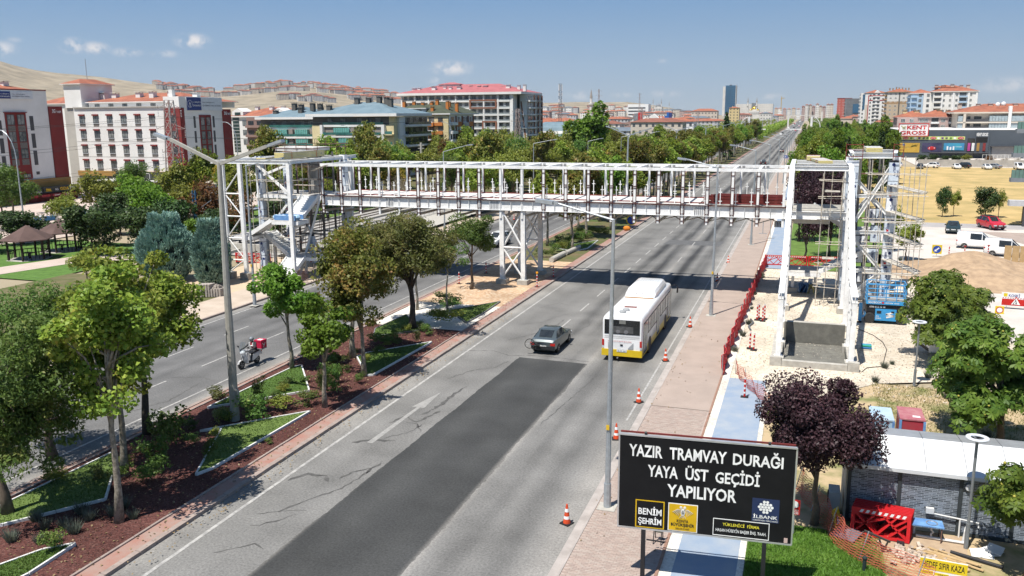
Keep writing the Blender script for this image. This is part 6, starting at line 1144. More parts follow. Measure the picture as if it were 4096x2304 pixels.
# median undergrowth: small leafy shrubs and grass tufts
def tuftm(seed,n,h,r,mt,wd=.012):
 rg=np.random.default_rng(seed); a=rg.uniform(0,6.283,n); o=np.stack([np.cos(a),np.sin(a),np.zeros(n)],1); b=o*rg.uniform(0,r*.35,(n,1)); L=h*rg.uniform(.6,1.2,(n,1)); d=unit(o*rg.uniform(.1,.8,(n,1))+np.array([0,0,1.])); s=np.cross(d,unit(rg.normal(0,1,(n,3)))); w_=wd
 return fastmesh('tuft',np.stack([b-s*w_,b+s*w_,b+d*L],1).reshape(-1,3),3,[mt])
LTUFT=leafmat('fescue',[(.10,.12,.09),(.16,.18,.14),(.07,.08,.06),(.22,.2,.13)],tr=.1); LWEED=leafmat('weeds',[(.09,.12,.03),(.14,.17,.045),(.055,.08,.02),(.2,.18,.07)])
tf=[tuftm(i,240,.42,.35,LTUFT) for i in (1,2)]; sh=[crown(70+i,.5,.5,.42,.4,14,.22,900,.085,.045,m,bottom=-.8,name='foliage')[0] for i,m in enumerate((LWEED,LASH,LOLIVE))]; up=[crown(80+i,.3,.3,.62,.62,16,.2,800,.09,.03,m,bottom=-1,tipup=.6,name='foliage')[0] for i,m in enumerate((LWEED,LBRIGHT))]
def plant(name,label,me,x,y,s,cat='shrub',group=None,z=.1):
 if cat=='shrub': s=tuple(q*1.3 for q in s)
 t=thing(name,label,cat,(x,y,z),U(0,6),group); t.scale=s if hasattr(s,'__len__') else (s,)*3; link('foliage' if cat!='grass tuft' else 'blade_cluster',me,t)
for i,(x,y) in enumerate(((-25.6,23.3),(-24.9,23.0),(-24.3,23.6),(-24.6,22.0),(-25.3,22.2),(-25.9,21.9),(-26.3,20.8),(-25.2,21.0),(-24.4,24.2),(-26.8,22.3),(-26.0,19.6),(-24.7,21.3),(-23.4,23.6))): plant('grass_tuft','grey green fescue tuft among red mulch on the near median',tf[i%2],x,y,U(.8,1.3),'grass tuft','fescue tufts on the near median')
for (x,y,s,k,l) in [(-26.7,29.4,(1.7,1.6,1.9),1,'feathery green shrub between the two near turf beds'),(-25.8,27.6,(1.4,1.3,1.4),1,'dark shrub below the feathery green shrub'),(-25.0,26.4,(1.3,1.2,.9),1,'low spreading shrub at the foot of the pale trunk'),(-28.0,31.2,(1.2,1.2,.8),0,'low shrub at the dark trunk by the far kerb'),(-26.9,33.8,(1.9,1,.7),2,'dark ground shrub left of the concrete lamp post'),
   (-25.5,34.2,(1.6,1.3,1.2),1,'leafy shrub right of the concrete lamp foot'),(-24.8,35.7,(1.7,1.0,.9),2,'mixed flowering shrub behind the pale turf bed'),(-24.1,36.9,(1.2,1,.9),0,'shrub at the foot of the slender plane tree'),(-24.0,39.2,(1.2,1.5,1.5),1,'tall weedy shrub right of the slender plane tree'),(-24.8,40.5,(.9,1.1,1.3),0,'yellow flowering weed clump in the mulch'),(-26.5,44.2,(1,1,.7),0,'small shrub between two plane trunks'),
   (-25.9,49.0,(2.4,.7,.8),1,'row of low plants behind the pointed turf bed'),(-24.2,52.0,(.8,.8,.8),1,'small round shrub beside the white gravel'),(-24.4,55.6,(1.5,2.4,1.3),2,'reddish green shrub bed between the far turf beds'),(-25.4,59.8,(1.3,2.0,1.1),1,'leafy shrub bed below the farthest turf bed'),(-27.3,62.0,(1.6,1.2,1.0),0,'shrub patch beside the left road before the pier'),(-29.2,36.2,(1.0,1.2,.7),0,'weedy strip along the far kerb left of the lamp post'),
   (-24.2,29.3,(.7,.7,1.0),1,'green shrub on the left end of the pale turf bed'),(-24.2,20.6,(.8,.8,.8),1,'shrub at the tip of the lowest turf corner'),(-28.9,25.0,(1.2,.8,.7),2,'yellow green seedling cluster beside the left turf bed'),(-24.9,97.5,(1.5,3.0,1.3),1,'dense green shrub bed behind the bridge between trunks'),(-24.3,104,(1.3,2.6,1.2),2,'green shrub bed farther along the median'),(-26.8,95,(1.2,2,1.1),1,'shrubs beside the left road behind the bridge'),(-23.3,41.0,(.6,.6,.6),1,'little shrub on the kerb side of the mulch'),(-22.9,31.6,(.35,.35,.3),1,'weed patch growing on the red paving strip')]:
 plant('shrub',l,sh[k],x,y,s)
for i in range(26):
 plant('shrub','low leafy plant in the mixed bed along the middle of the median',sh[i%3],-26.3+U(-.9,1.1)+(.3 if i>13 else -.6),25.5+i*1.15+U(-.4,.4),(U(.5,.9),U(.5,.9),U(.35,.7)),'shrub','low plants along the middle of the median')
for i in range(10): plant('shrub','green shrub in the bed between the trunks behind the pier',sh[i%3],-25.3+U(-1.5,1.7),86+i*2.2,(U(1,1.6),U(1,1.8),U(.8,1.2)),'shrub','green shrubs behind the pier')
for (x,y,s,l) in [(-25.9,35.2,(1,1,1.6),'tall spiky weed beside the concrete lamp foot'),(-24.2,38.4,(1.1,1.1,1.2),'upright weed behind the slender plane tree'),(-24.0,50.0,(.8,.8,.8),'weed on the pointed turf bed')]: plant('weed',l,up[0],x,y,s)
# real blades on the near right lawn
def blades(name,x0,x1,y0,y1,n,h,mt,z):
 rg=np.random.default_rng(5); P=np.stack([rg.uniform(x0,x1,n),rg.uniform(y0,y1,n),np.full(n,z)],1); d=unit(rg.normal(0,.55,(n,3))+np.array([0,0,1.])); s=unit(np.cross(d,rg.normal(0,1,(n,3))))*.018; L=h*rg.uniform(.5,1.3,(n,1))
 o=link(name,fastmesh(name,np.stack([P-s,P+s,P+d*L],1).reshape(-1,3),3,[mt])); return tag(o,'short green grass on the lawn beside the blue cycle path' if x0<0 else 'sparse dry grass on the sandy yard','grass',kind='stuff')
LGR=leafmat('lawn blades',[(.10,.20,.025),(.15,.27,.04),(.07,.14,.02),(.2,.28,.06)],tr=.3)
blades('grass',-1.15,3.2,23.5,30.8,26000,.13,LGR,.05)
LDG=leafmat('dry blades',[(.2,.19,.06),(.28,.24,.1),(.12,.14,.04)],tr=.2)
blades('dry_grass',4.2,12,33.5,50,9000,.16,LDG,.05)
# fallen leaves and grit lying about
def litter(name,label,areas,n,sz,mt,z):
 rg=np.random.default_rng(9); Q=[]
 for (x0,x1,y0,y1,w_) in areas:
  k=int(n*w_); Q.append(np.stack([rg.uniform(x0,x1,k),rg.uniform(y0,y1,k),np.full(k,z)],1))
 C=np.concatenate(Q); V=leaves(rg,C,sz,sz*.8,np.tile([0,0,1.],(len(C),1)),1.,0,.35); tag(link(name,fastmesh(name,V,4,[mt])),label,'litter',kind='stuff')
litter('leaf_litter','dry fallen leaves scattered over the median and the pavement edge',[(-29.2,-22.5,18,54,.6),(-22.4,-21.3,18,70,.12),(-7.2,-6.4,28,75,.02),(-21.2,-20.4,18,60,.1),(-6.9,-4,26,60,.015)],3000,.1,leafmat('dry leaves',[(.24,.18,.09),(.3,.24,.13),(.16,.12,.07),(.28,.2,.1)],tr=.1),.125)
litter('loose_stones','loose pale stones and chips scattered over the gravel yard',[(-3.7,13,47,86,1)],5000,.1,leafmat('stone chips',[(.5,.44,.35),(.62,.56,.47),(.4,.34,.27)],tr=0),.075)
LTURF=leafmat('turf pile',[(.075,.135,.022),(.10,.165,.03),(.05,.095,.016),(.13,.18,.045)],tr=.2)
for poly,q in TURF:
 rg=np.random.default_rng(3); P=np.array(poly); n=5200; C=np.stack([rg.uniform(P[:,0].min(),P[:,0].max(),n),rg.uniform(P[:,1].min(),P[:,1].max(),n)],1); ins=np.zeros(n,bool); j=len(P)-1
 for i in range(len(P)):
  c=((P[i,1]>C[:,1])!=(P[j,1]>C[:,1])); ins^=c&(C[:,0]<(P[j,0]-P[i,0])*(C[:,1]-P[i,1])/(P[j,1]-P[i,1]+1e-9)+P[i,0]); j=i
 C=C[ins]; n=len(C); B=np.concatenate([C,np.full((n,1),.165)],1)-np.array(parent_loc(q)); d=unit(rg.normal(0,.5,(n,3))+np.array([0,0,1.])); w_=unit(np.cross(d,rg.normal(0,1,(n,3))))*.022
 tag(link('turf_pile',fastmesh('turf_pile',np.stack([B-w_,B+w_,B+d*rg.uniform(.04,.09,(n,1))],1).reshape(-1,3),3,[LTURF]),q),kind='stuff')
for i in range(34):
 e=i%4; x,y=((-3.7+U(0,.6),U(49,86)),(U(4,13),U(50,56)),(U(9,12),U(86,124)),(U(4,11),U(35,49)))[e]; plant('grass_tuft','dry weed tuft growing at the edge of the gravel yard',tf[i%2],x,y,U(.6,1.2),'grass tuft','weed tufts around the yard',.05)
# ================= vehicles and people
def paint(name,c,ro=.3,metal=.0,coat=.5):
 if name in MATS: return MATS[name]
 m=mat(name,c,tuple(x*.88 for x in c),sc=1.2,ro=ro,metal=metal,spec=.5); m.node_tree.nodes['Principled BSDF'].inputs['Coat Weight'].default_value=coat; return m
pwhite=paint('white paint',(.78,.78,.77)); tyrem=mat('tyre rubber',(.025,.025,.025),(.04,.04,.038),sc=9,ro=.9); rimm=mat('alloy rim',(.42,.43,.44),(.3,.3,.31),sc=9,ro=.35,metal=.6); redlm=mat('tail light red',(.42,.02,.015),ro=.25,spec=.6); lampm=mat('headlight lens',(.6,.62,.64),(.4,.42,.44),sc=9,ro=.15,spec=.7); platem=mat('number plate',(.75,.75,.73),ro=.5); plast=mat('black plastic',(.022,.022,.024),ro=.6); carglass=mat('car glass',(.016,.02,.023),(.03,.035,.038),sc=2,ro=.05,spec=.7)
_wm={}
def wheel(t,x,y,r=.31,w=.2,name='wheel',rim=None):
 k=(r,w,rim.name if rim else '')
 if k not in _wm:
  a=MB().lathe([(r*.62,-w/2),(r*.93,-w/2),(r,-w*.32),(r,w*.32),(r*.93,w/2),(r*.62,w/2)],(0,0,0),16,axis='x'); b=MB().lathe([(r*.2,w*.36),(r*.63,w*.4),(r*.63,-w*.4),(r*.2,-w*.36)],(0,0,0),12,axis='x')
  for s in(-1,1):
   for i in range(5): q=i*2*math.pi/5; b.box((s*w*.43,math.cos(q)*r*.36,math.sin(q)*r*.36),(.03,r*.16,r*.5),rx=q-PI2)
  _wm[k]=(a.mesh(name,tyrem),b.mesh('rim',rim or rimm))
 o=link(name,_wm[k][0],t,(x,y,r)); link('rim',_wm[k][1],o); return o
def car(name,label,cat,loc,rz,pm,st,wb,r=.31,group=None,glass=None,details=True,trim=None):
 t=thing(name,label,cat,loc,rz,group); b=MB(); S=[]
 for (y,zb,zs,zt,w,wt) in st:
  up_=zt>zs+.12
  P=[(w*.86,zb),(w*.98,zb+.12),(w,zb*.4+zs*.6),(w*.97,zs-.03),(w*.94,zs),(wt if up_ else w*.86,zt-.05 if up_ else zs+.012),(wt*.86 if up_ else w*.55,zt if up_ else zs+.03)]
  S.append([(x,y,z) for x,z in P]+[(-x,y,z) for x,z in reversed(P)])
 n=len(S[0]); vs=[p for s in S for p in s]; fs=[]
 for i in range(len(S)-1):
  for k in range(n): fs.append((i*n+k,i*n+(k+1)%n,(i+1)*n+(k+1)%n,(i+1)*n+k))
 fs+=[tuple(range(n-1,-1,-1)),tuple((len(S)-1)*n+k for k in range(n))]
 b.add(vs,fs); me=b.mesh('body',pm); bm=bmesh.new(); bm.from_mesh(me); bmesh.ops.recalc_face_normals(bm,faces=bm.faces); bm.to_mesh(me); bm.free()
 me.polygons.foreach_set('use_smooth',[True]*len(me.polygons)); me.update(); me.set_sharp_from_angle(angle=R(32)); link('body',me,t)
 gl=glass or carglass
 def pane(q,nm):
  q=[Vector(p) for p in q]; c=sum(q,Vector())/4; nn=(q[2]-q[0]).cross(q[3]-q[1]).normalized()
  if nn.dot(c-Vector((0,c.y,c.z*.6)))<0 or (abs(nn.x)<.3 and nn.z<0): nn=-nn
  e=[c+(p-c)*.93+nn*.012 for p in q]; e2=[p-nn*.03 for p in e]; MB().add(e+e2,[(0,1,2,3),(7,6,5,4),(0,4,5,1),(1,5,6,2),(2,6,7,3),(3,7,4,0)]).obj(nm,gl,t,world=False)
 for i in range(len(S)-1):
  a,c=st[i],st[i+1]; ua,uc=a[3]>a[2]+.12,c[3]>c[2]+.12
  if ua or uc:
   for q in(((4,5),(n-5,n-6)) if not(st is VAN and i<2) else ()): pane([S[i][q[0]],S[i+1][q[0]],S[i+1][q[1]],S[i][q[1]]],'side_window')
  if ua!=uc: pane([S[i][6],S[i][n-7],S[i+1][n-7],S[i+1][6]],'rear_window' if uc else 'windscreen')
 W=max(s[4] for s in st); y0=st[0][0];y1=st[-1][0]; zs0,zs1=st[0][2],st[-1][2]
 for y in wb:
  for s in(-1,1): wheel(t,s*(W-.1),y,r)
 if details:
  for s in(-1,1):
   MB().box((s*(W-.22),y1-.03,zs1-.1),(.34,.14,.15)).obj('headlight',lampm,t,world=False); MB().box((s*(W-.18),y0+.05,zs0-.12),(.3,.14,.16)).obj('tail_light',redlm,t,world=False)
   ym=[c[0] for a,c in zip(st,st[1:]) if a[3]>a[2]+.12 and c[3]<=c[2]+.12];
   if ym: MB().box((s*(W+.06),ym[0]-.55,[c[2] for c in st if c[0]==ym[0]][0]+.08),(.17,.1,.13)).obj('mirror',pm,t,world=False)
  for y in(y0-.012,y1+.012): MB().box((0,y,st[0][1]+.22),(.5,.02,.11)).obj('number_plate',platem,t,world=False)
  MB().box((0,y1-.02,st[-1][1]+.12),(W*1.7,.1,.18)).obj('bumper',trim or pm,t,world=False); MB().box((0,y0+.02,st[0][1]+.12),(W*1.74,.1,.2)).obj('bumper',trim or pm,t,world=False)
  MB().box((0,y1-.0,zs1-.12),(W*.8,.04,.12)).obj('grille',plast,t,world=False)
 return t
SED=[(0,.34,.82,.82,.74,.6),(.1,.27,.95,.95,.82,.6),(.62,.25,.97,.97,.84,.6),(1.2,.25,.96,1.36,.85,.58),(1.7,.25,.95,1.41,.85,.6),(2.35,.25,.93,1.38,.85,.59),(3.1,.25,.9,.9,.85,.6),(3.95,.26,.82,.82,.82,.5),(4.25,.32,.66,.66,.72,.4)]
SUV=[(0,.4,.95,.95,.78,.6),(.12,.3,1.05,1.05,.86,.6),(.5,.28,1.05,1.58,.88,.6),(1.2,.28,1.04,1.66,.88,.62),(2.3,.28,1.02,1.6,.88,.61),(3.05,.28,1.02,1.02,.88,.6),(3.9,.3,.93,.93,.85,.5),(4.25,.36,.75,.75,.76,.4)]
VAN=[(0,.38,1.02,1.72,.8,.72),(.1,.3,1.04,1.8,.86,.74),(1.3,.28,1.04,1.82,.88,.75),(2.5,.28,1.02,1.78,.88,.72),(3.35,.28,1.0,1.0,.88,.6),(4.1,.3,.86,.86,.85,.5),(4.38,.36,.7,.7,.76,.4)]
gcar=paint('grey green paint',(.085,.105,.11),ro=.28,metal=.3)
t=car('car','grey green saloon car with a bicycle hanging from its open boot','car',(-15.22,50.15,0),0,gcar,SED,(.85,3.45),trim=plast)
letter('42 ABR 174',t,(-.2,-.03,.72),(1,0,0),(0,0,1),.42,.09,mat('dark lettering',(.04,.05,.09)),.01,'lettering',True)
bk=thing('bicycle','bicycle with one wheel sticking out of the boot of the grey saloon car','bicycle',(-16.0,50.0,.35))
def cyclewheel(t,c,r,axis,tilt=0):
 o=t.location; b=MB(); n=20; C=[]
 for i in range(n+1): a=2*math.pi*i/n; C.append((c[0]+r*math.cos(a)*math.cos(tilt),c[1]+r*math.cos(a)*math.sin(tilt),c[2]+r*math.sin(a)))
 b.path(C,.022,6); w_=b.obj('wheel',tyrem,t); s=MB()
 for i in range(10): a=2*math.pi*i/10; s.tube(c,(c[0]+r*math.cos(a)*math.cos(tilt),c[1]+r*math.cos(a)*math.sin(tilt),c[2]+r*math.sin(a)),.005,n=4)
 s.obj('spokes',rimm,w_)
cyclewheel(bk,(-16.02,49.98,.72),.31,'y',.35); MB().path([(-16.0,50.0,.72),(-15.6,50.1,.8),(-15.1,50.15,.82)],.02).obj('frame',plast,bk); MB().path([(-15.7,50.02,.62),(-15.3,49.98,.68),(-14.95,50.0,.6)],.016).obj('fork',rimm,bk); MB().box((-15.5,50.0,.66),(.3,.12,.1)).obj('pedal_crank',plast,bk)
redc=paint('red paint',(.5,.02,.04)); blk=paint('black paint',(.014,.016,.018)); dgr=paint('dark green paint',(.02,.035,.035)); grc=paint('silver paint',(.36,.38,.4),metal=.4); orc=paint('orange paint',(.62,.24,.01))
car('car','white crossover car coming down the left road under the bridge','car',(-33.5,95.3,0),math.pi-.13,pwhite,SUV,(.85,3.45),.34,trim=plast)
car('car','dark green saloon car parked alone on the pale lot','car',(18.4,121.8,.05),math.pi-.12,dgr,SED,(.85,3.45))
t=car('car','red crossover car with black roof parked by the golden field','car',(22.6,126.7,.05),math.pi+.35,redc,SUV,(.85,3.45),.34,trim=plast); MB().box((0,1.35,1.655),(1.2,1.7,.04)).obj('roof_panel',blk,t,world=False)
car('van','white delivery van parked farther from the dirt heap','van',(16.6,106.2,.05),-1.75,pwhite,VAN,(.8,3.45),.33,trim=plast)
car('van','white delivery van half hidden by the dirt heap','van',(18.5,101.2,.05),-1.75,pwhite,VAN,(.8,3.45),.33,trim=plast)
car('van','white van hidden behind the chestnut tree next to the ring lamp','van',(7.7,57.3,.05),-1.35,pwhite,VAN,(.8,3.45),.33,trim=plast)
car('car','dark car driving away just beyond the bridge roof line','car',(-11.9,262,0),0,blk,SUV,(.85,3.45)); car('car','brownish dark car driving away farther up the avenue','car',(-9.3,352,0),0,paint('brown paint',(.09,.06,.05)),SED,(.85,3.45))
for i,(x,m,k,l) in enumerate(((25.2,pwhite,SUV,'white car at the left end of the row under the market wall'),(29.6,blk,SED,'black car second from the left in the row by the wall'),(34.2,pwhite,SUV,'white crossover third from the left in the row by the wall'),(38.2,pwhite,SED,'white saloon fourth from the left in the row by the wall'),(42,blk,SUV,'black crossover in the middle of the row by the wall'),(45.4,pwhite,SED,'white saloon right of the black crossover by the wall'),(49.2,grc,SED,'grey saloon left of the white van by the wall'),(53,pwhite,VAN,'white van in the row of cars by the wall'),(57,grc,SED,'grey saloon right of the white van by the wall'),(61,orc,SED,'orange car at the right end of the row by the wall'))):
 car('car' if k is not VAN else 'van',l,'car' if k is not VAN else 'van',(x,258.5+U(-.5,.5),.05),math.pi+U(-.15,.15) if i%2 else U(.9,1.3),m,k,(.85,3.45),.33,'cars parked under the market wall')
car('car','white car parked in front of the cafe canopies','car',(-111,140,.06),-1.2,pwhite,SED,(.85,3.45))
for i,(x,y) in enumerate(((-153,208),(-149.5,207.4),(-146.5,206.8))): car('car',('left','middle','right')[i]+' one of three dark cars parked behind the left stair tower','car',(x,y,.0),.3,blk,SUV,(.85,3.45),.33,'dark cars behind the left tower')
fm=[pwhite,blk,grc,redc,pwhite,grc]
me_far=None
for i in range(26):
 y=640+i*42+U(-12,12); x=rnd.choice((-18,-14,-10)); k=MB().bx(-.85,.85,0,4.2,.3,.95).bx(-.7,.7,.6,3.0,.95,1.45); t=thing('car','small car far up the avenue near the horizon','car',(x,y,0),0,'cars far up the avenue'); k.obj('body',fm[i%6],t,world=False)
 for s in(-1,1):
  for q in(.8,3.4): wheel(t,s*.78,q,.31)
# ---- city bus
def bus():
 t=thing('city_bus','white city bus with yellow skirt and roof gas pod seen from behind','bus',(-10.1,50.1,0)); L=11.9; w=1.25
 def sec(z0,z1,inset=0): return [(w-inset-.02,z0),(w-inset,z0+.05),(w-inset,z1-.32),(w-.03-inset,z1-.16),(w-.1-inset,z1-.05),(w-.25-inset,z1)]
 def loft(name,m,sts):
  b=MB(); P=[]
  for y,z0,z1,i in sts: s=sec(z0,z1,i); P.append([(x,y,z) for x,z in s]+[(-x,y,z) for x,z in reversed(s)])
  n=12; vs=[p for s in P for p in s]; fs=[(i*n+k,(i+1)*n+k,(i+1)*n+(k+1)%n,i*n+(k+1)%n) for i in range(len(P)-1) for k in range(n)]+[tuple(range(n)),tuple((len(P)-1)*n+k for k in range(n-1,-1,-1))]
  me=b.add(vs,fs).mesh(name,m); me.polygons.foreach_set('use_smooth',[True]*len(me.polygons)); me.set_sharp_from_angle(angle=R(40)); return link(name,me,t)
 loft('body',pwhite,[(.0,.75,2.72,.06),(.06,.72,2.82,.02),(.25,.7,2.88,0),(L-.3,.7,2.88,0),(L-.05,.7,2.8,.03),(L,.72,2.6,.08)])
 yb=paint('bus yellow',(.62,.43,.012),coat=.2); b=MB(); b.bx(-w-.01,w+.01,-.04,.1,.36,.78).bx(-w+.05,w-.05,.1,L-.1,.33,.7)
 for s in(-1,1):
  for a,c in((.1,2.2),(3.3,8.6),(9.8,L-.3)): b.bx(s*w-.03*s-.012,s*w-.03*s+.04*s+.0,a,c,.34,.8) if s>0 else b.bx(-w-.01,-w+.03,a,c,.34,.8)
 b.obj('skirt',yb,t,world=False)
 bg_=mat('black glass panel',(.012,.013,.014),(.02,.022,.024),sc=2,ro=.08,spec=.6)
 MB().bx(-1.1,1.1,-.025,.02,1.76,2.66).obj('rear_window',bg_,t,world=False); MB().bx(-.55,.7,-.032,-.026,1.84,2.26).obj('window_pane',mat('rear seat view',(.05,.052,.055),(.1,.1,.1),sc=3,ro=.1,spec=.6),t,world=False); MB().bx(-.18,.22,-.04,-.026,2.42,2.64).obj('route_display',mat('display',(.2,.2,.185),ro=.3),t,world=False)
 for i in range(2): MB().sph((-.25+i*.5,-.034,1.92),(.14,.004,.12),8,5).obj('seat_back',mat('seat grey',(.16,.16,.17),ro=.8),t,world=False)
 for z in(1.62,1.56,1.48): MB().bx(-1.1,1.1,-.005,.01,z,z+.012).obj('panel_seam',plast,t,world=False)
 letter('KONYA BÜYÜKŞEHİR BELEDİYESİ',t,(-.85,-.03,1.26),(1,0,0),(0,0,1),1.45,.09,mat('red lettering',(.4,.03,.03)),.01,'lettering',True)
 for s in(-1,1):
  MB().bx(min(s*1.11,s*1.24),max(s*1.11,s*1.24),-.03,.06,1.0,1.38).obj('tail_light',redlm,t,world=False); MB().bx(min(s*1.12,s*1.23),max(s*1.12,s*1.23),-.03,.06,.84,.97).obj('reverse_light',lampm,t,world=False)
 g_=mat('vent mesh',(.25,.26,.27),(.36,.37,.38),sc=30,ro=.6); MB().add([(.35,-.026,.84),(.72,-.026,.84),(.72,-.026,1.26)],[(0,1,2)]).obj('vent',g_,t,world=False); MB().add([(-.72,-.026,.84),(-.85,-.026,.84),(-.85,-.026,1.26)],[(0,2,1)]).obj('vent',g_,t,world=False)
 MB().bx(-.3,.32,-.06,0,.64,.78).obj('number_plate',platem,t,world=False); letter('42 AT 210',t,(-.25,-.066,.67),(1,0,0),(0,0,1),.5,.08,mat('dark lettering',(.04,.05,.09)),.01,'lettering',True); MB().bx(-.1,.06,-.03,0,1.02,1.12).obj('latch',plast,t,world=False); MB().tube((-.25,-.1,.26),(-.25,.3,.26),.05).obj('exhaust',rimm,t,world=False)
 for x in(-1,1):
  ys=((.45,1.85),(2.05,2.95),(3.05,4.1),(4.2,5.2),(5.35,6.55),(6.7,7.7),(7.8,8.8),(8.95,9.9),(10.05,11.1))
  for i,(a,c) in enumerate(ys):
   door=x>0 and i in(0,4,8); z0=.42 if door else 1.42
   MB().bx(min(x*(w-.01),x*(w+.014)),max(x*(w-.01),x*(w+.014)),a,c,z0,2.42).obj('door_frame' if door else 'window_frame',plast,t,world=False)
   for q in range(2 if door or c-a>1 else 1):
    nn=2 if door or c-a>1 else 1; a1=a+(c-a)*q/nn+.04; c1=a+(c-a)*(q+1)/nn-.04; MB().bx(min(x*(w+.005),x*(w+.02)),max(x*(w+.005),x*(w+.02)),a1,c1,z0+.08,2.36).obj('door_leaf' if door else 'window_pane',mat('bus side glass',(.22,.23,.22),(.10,.105,.105),sc=.9,ro=.12,spec=.6),t,world=False)
 for y in(2.75,9.15):
  for s in(-1,1): o=wheel(t,s*(w-.13),y,.48,.28); MB().lathe([(.56,-.012),(.56,.012)],(s*(w+.004),y,.5),16,axis='x').obj('wheel_arch',plast,t,world=False)
 # gas pod
 P=[];n=8
 for y,i,z in((5.7,.1,2.92),(6.15,.06,3.28),(6.5,.04,3.42),(10.2,.06,3.42),(10.8,.12,3.25),(11.2,.2,2.92)):
  hw=1.08-i; P.append([(hw,y,2.85),(hw,y,2.9+(z-2.9)*.5),(hw-.12,y,z-.06),(hw-.3,y,z),(-hw+.3,y,z),(-hw+.12,y,z-.06),(-hw,y,2.9+(z-2.9)*.5),(-hw,y,2.85)])
 me=MB().add([p for s in P for p in s],[(i*n+k,(i+1)*n+k,(i+1)*n+(k+1)%n,i*n+(k+1)%n) for i in range(5) for k in range(n)]+[tuple(range(n)),tuple(5*n+k for k in range(n-1,-1,-1))]).mesh('gas_pod',pwhite); me.polygons.foreach_set('use_smooth',[True]*len(me.polygons)); me.set_sharp_from_angle(angle=R(30)); pod=link('gas_pod',me,t)
 for x in(-.65,-.25,.15,.55): MB().lathe([(.0,0),(.055,0),(.055,.02),(0,.02)],(x,5.93,3.1),8,axis='y').obj('vent_hole',plast,pod,world=False)
 for k in range(9): MB().bx(-.7+k*.17,-.69+k*.17,6.6,10.1,3.42,3.428).obj('pod_rib',mat('pale rib',(.5,.5,.5)),pod,world=False)
 MB().bx(-.95,.95,5.55,5.68,2.87,2.93).obj('mount_strip',mat('rusty strip',(.35,.2,.08),ro=.8),t,world=False)
 MB().bx(-.42,.38,2.55,2.95,2.87,2.9).obj('roof_hatch',mat('brown hatch',(.22,.1,.08),ro=.6),t,world=False)
 for x,y in((-.1,1.7),(-.2,1.1)): MB().lathe([(.2,2.86),(.23,2.93),(.2,3.0),(.08,3.03)],(x,y,0),12).obj('roof_vent',mat('vent grey',(.33,.34,.34),ro=.5),t,world=False)
 MB().path([(1.2,11.7,2.6),(1.5,12.0,2.7),(1.68,12.0,2.55)],.03).box((1.66,12.0,2.3),(.1,.18,.42)).obj('mirror',plast,t,world=False); MB().bx(1.245,1.262,11.2,11.8,.5,2.5).obj('windscreen_edge',bg_,t,world=False)
bus()
# ---- people: one skinned body grown from joints
def figure(t,J,E,m,name='body'):
 ks=list(J); me=bpy.data.meshes.new(name); me.from_pydata([J[k][:3] for k in ks],[(ks.index(a),ks.index(b)) for a,b in E],[])
 o=bpy.data.objects.new(name,me); COL.objects.link(o); o.modifiers.new('s','SKIN'); o.modifiers.new('d','SUBSURF').levels=1
 sv=me.skin_vertices[0].data
 for i,k in enumerate(ks): sv[i].radius=(J[k][3],J[k][3]); sv[i].use_root=(k=='pelvis')
 r=bpy.data.meshes.new_from_object(o.evaluated_get(bpy.context.evaluated_depsgraph_get())); bpy.data.objects.remove(o)
 r.materials.clear()
 for q in (m if isinstance(m,list) else [m]): r.materials.append(q)
 r.polygons.foreach_set('use_smooth',[True]*len(r.polygons)); return link(name,r,t)
EB=[('pelvis','waist'),('waist','chest'),('chest','neck'),('neck','head'),('head','crown')]+[p for s in'LR' for p in(('chest','sh'+s),('sh'+s,'el'+s),('el'+s,'wr'+s),('wr'+s,'pa'+s),('pelvis','hi'+s),('hi'+s,'kn'+s),('kn'+s,'an'+s),('an'+s,'to'+s))]+[('pa'+s,'f%d'%i+s) for s in'LR' for i in range(0)]
skin=mat('skin',(.4,.22,.14),(.34,.18,.11),sc=8,ro=.6); dcloth=mat('black clothes',(.016,.017,.02),(.03,.03,.034),sc=6,ro=.9); hairm=mat('dark hair',(.015,.011,.009),ro=.8)
def hand(t,p,d,m):
 p=Vector(p);d=Vector(d).normalized(); s=d.cross(Vector((0,0,1)))
 if s.length<.1: s=Vector((1,0,0))
 s.normalize(); b=MB().bar(p,p+d*.09,.08,.03)
 for i,l in enumerate((.065,.078,.073,.055)): q=p+d*.085+s*(.03-.02*i); b.path([q,q+d*l*.6-Vector((0,0,.01)),q+d*l-Vector((0,0,.03))],[.011,.010,.007],5)
 q=p+d*.03+s*.04; b.path([q,q+s*.03+d*.025,q+s*.04+d*.055],[.013,.011,.008],5); b.obj('hand',m,t,world=False)
def head(t,c,m,hair=True):
 c=Vector(c); b=MB().sph(c,(.078,.1,.115),10,8).sph(c+Vector((0,.1,-.02)),(.017,.025,.022),6,4)
 for s in(-1,1): b.sph(c+Vector((s*.08,-.005,-.01)),(.014,.025,.032),6,4)
 o=b.obj('head',m,t,world=False,smooth=True); e=MB()
 for s in(-1,1): e.sph(c+Vector((s*.032,.088,.01)),.014,6,4)
 e.sph(c+Vector((0,.09,-.055)),(.028,.01,.007),6,4).obj('face_features',hairm,o,world=False)
 if hair: MB().sph(c+Vector((0,-.018,.03)),(.086,.1,.1),10,7).obj('hair',hairm,o,world=False,smooth=True)
 return o
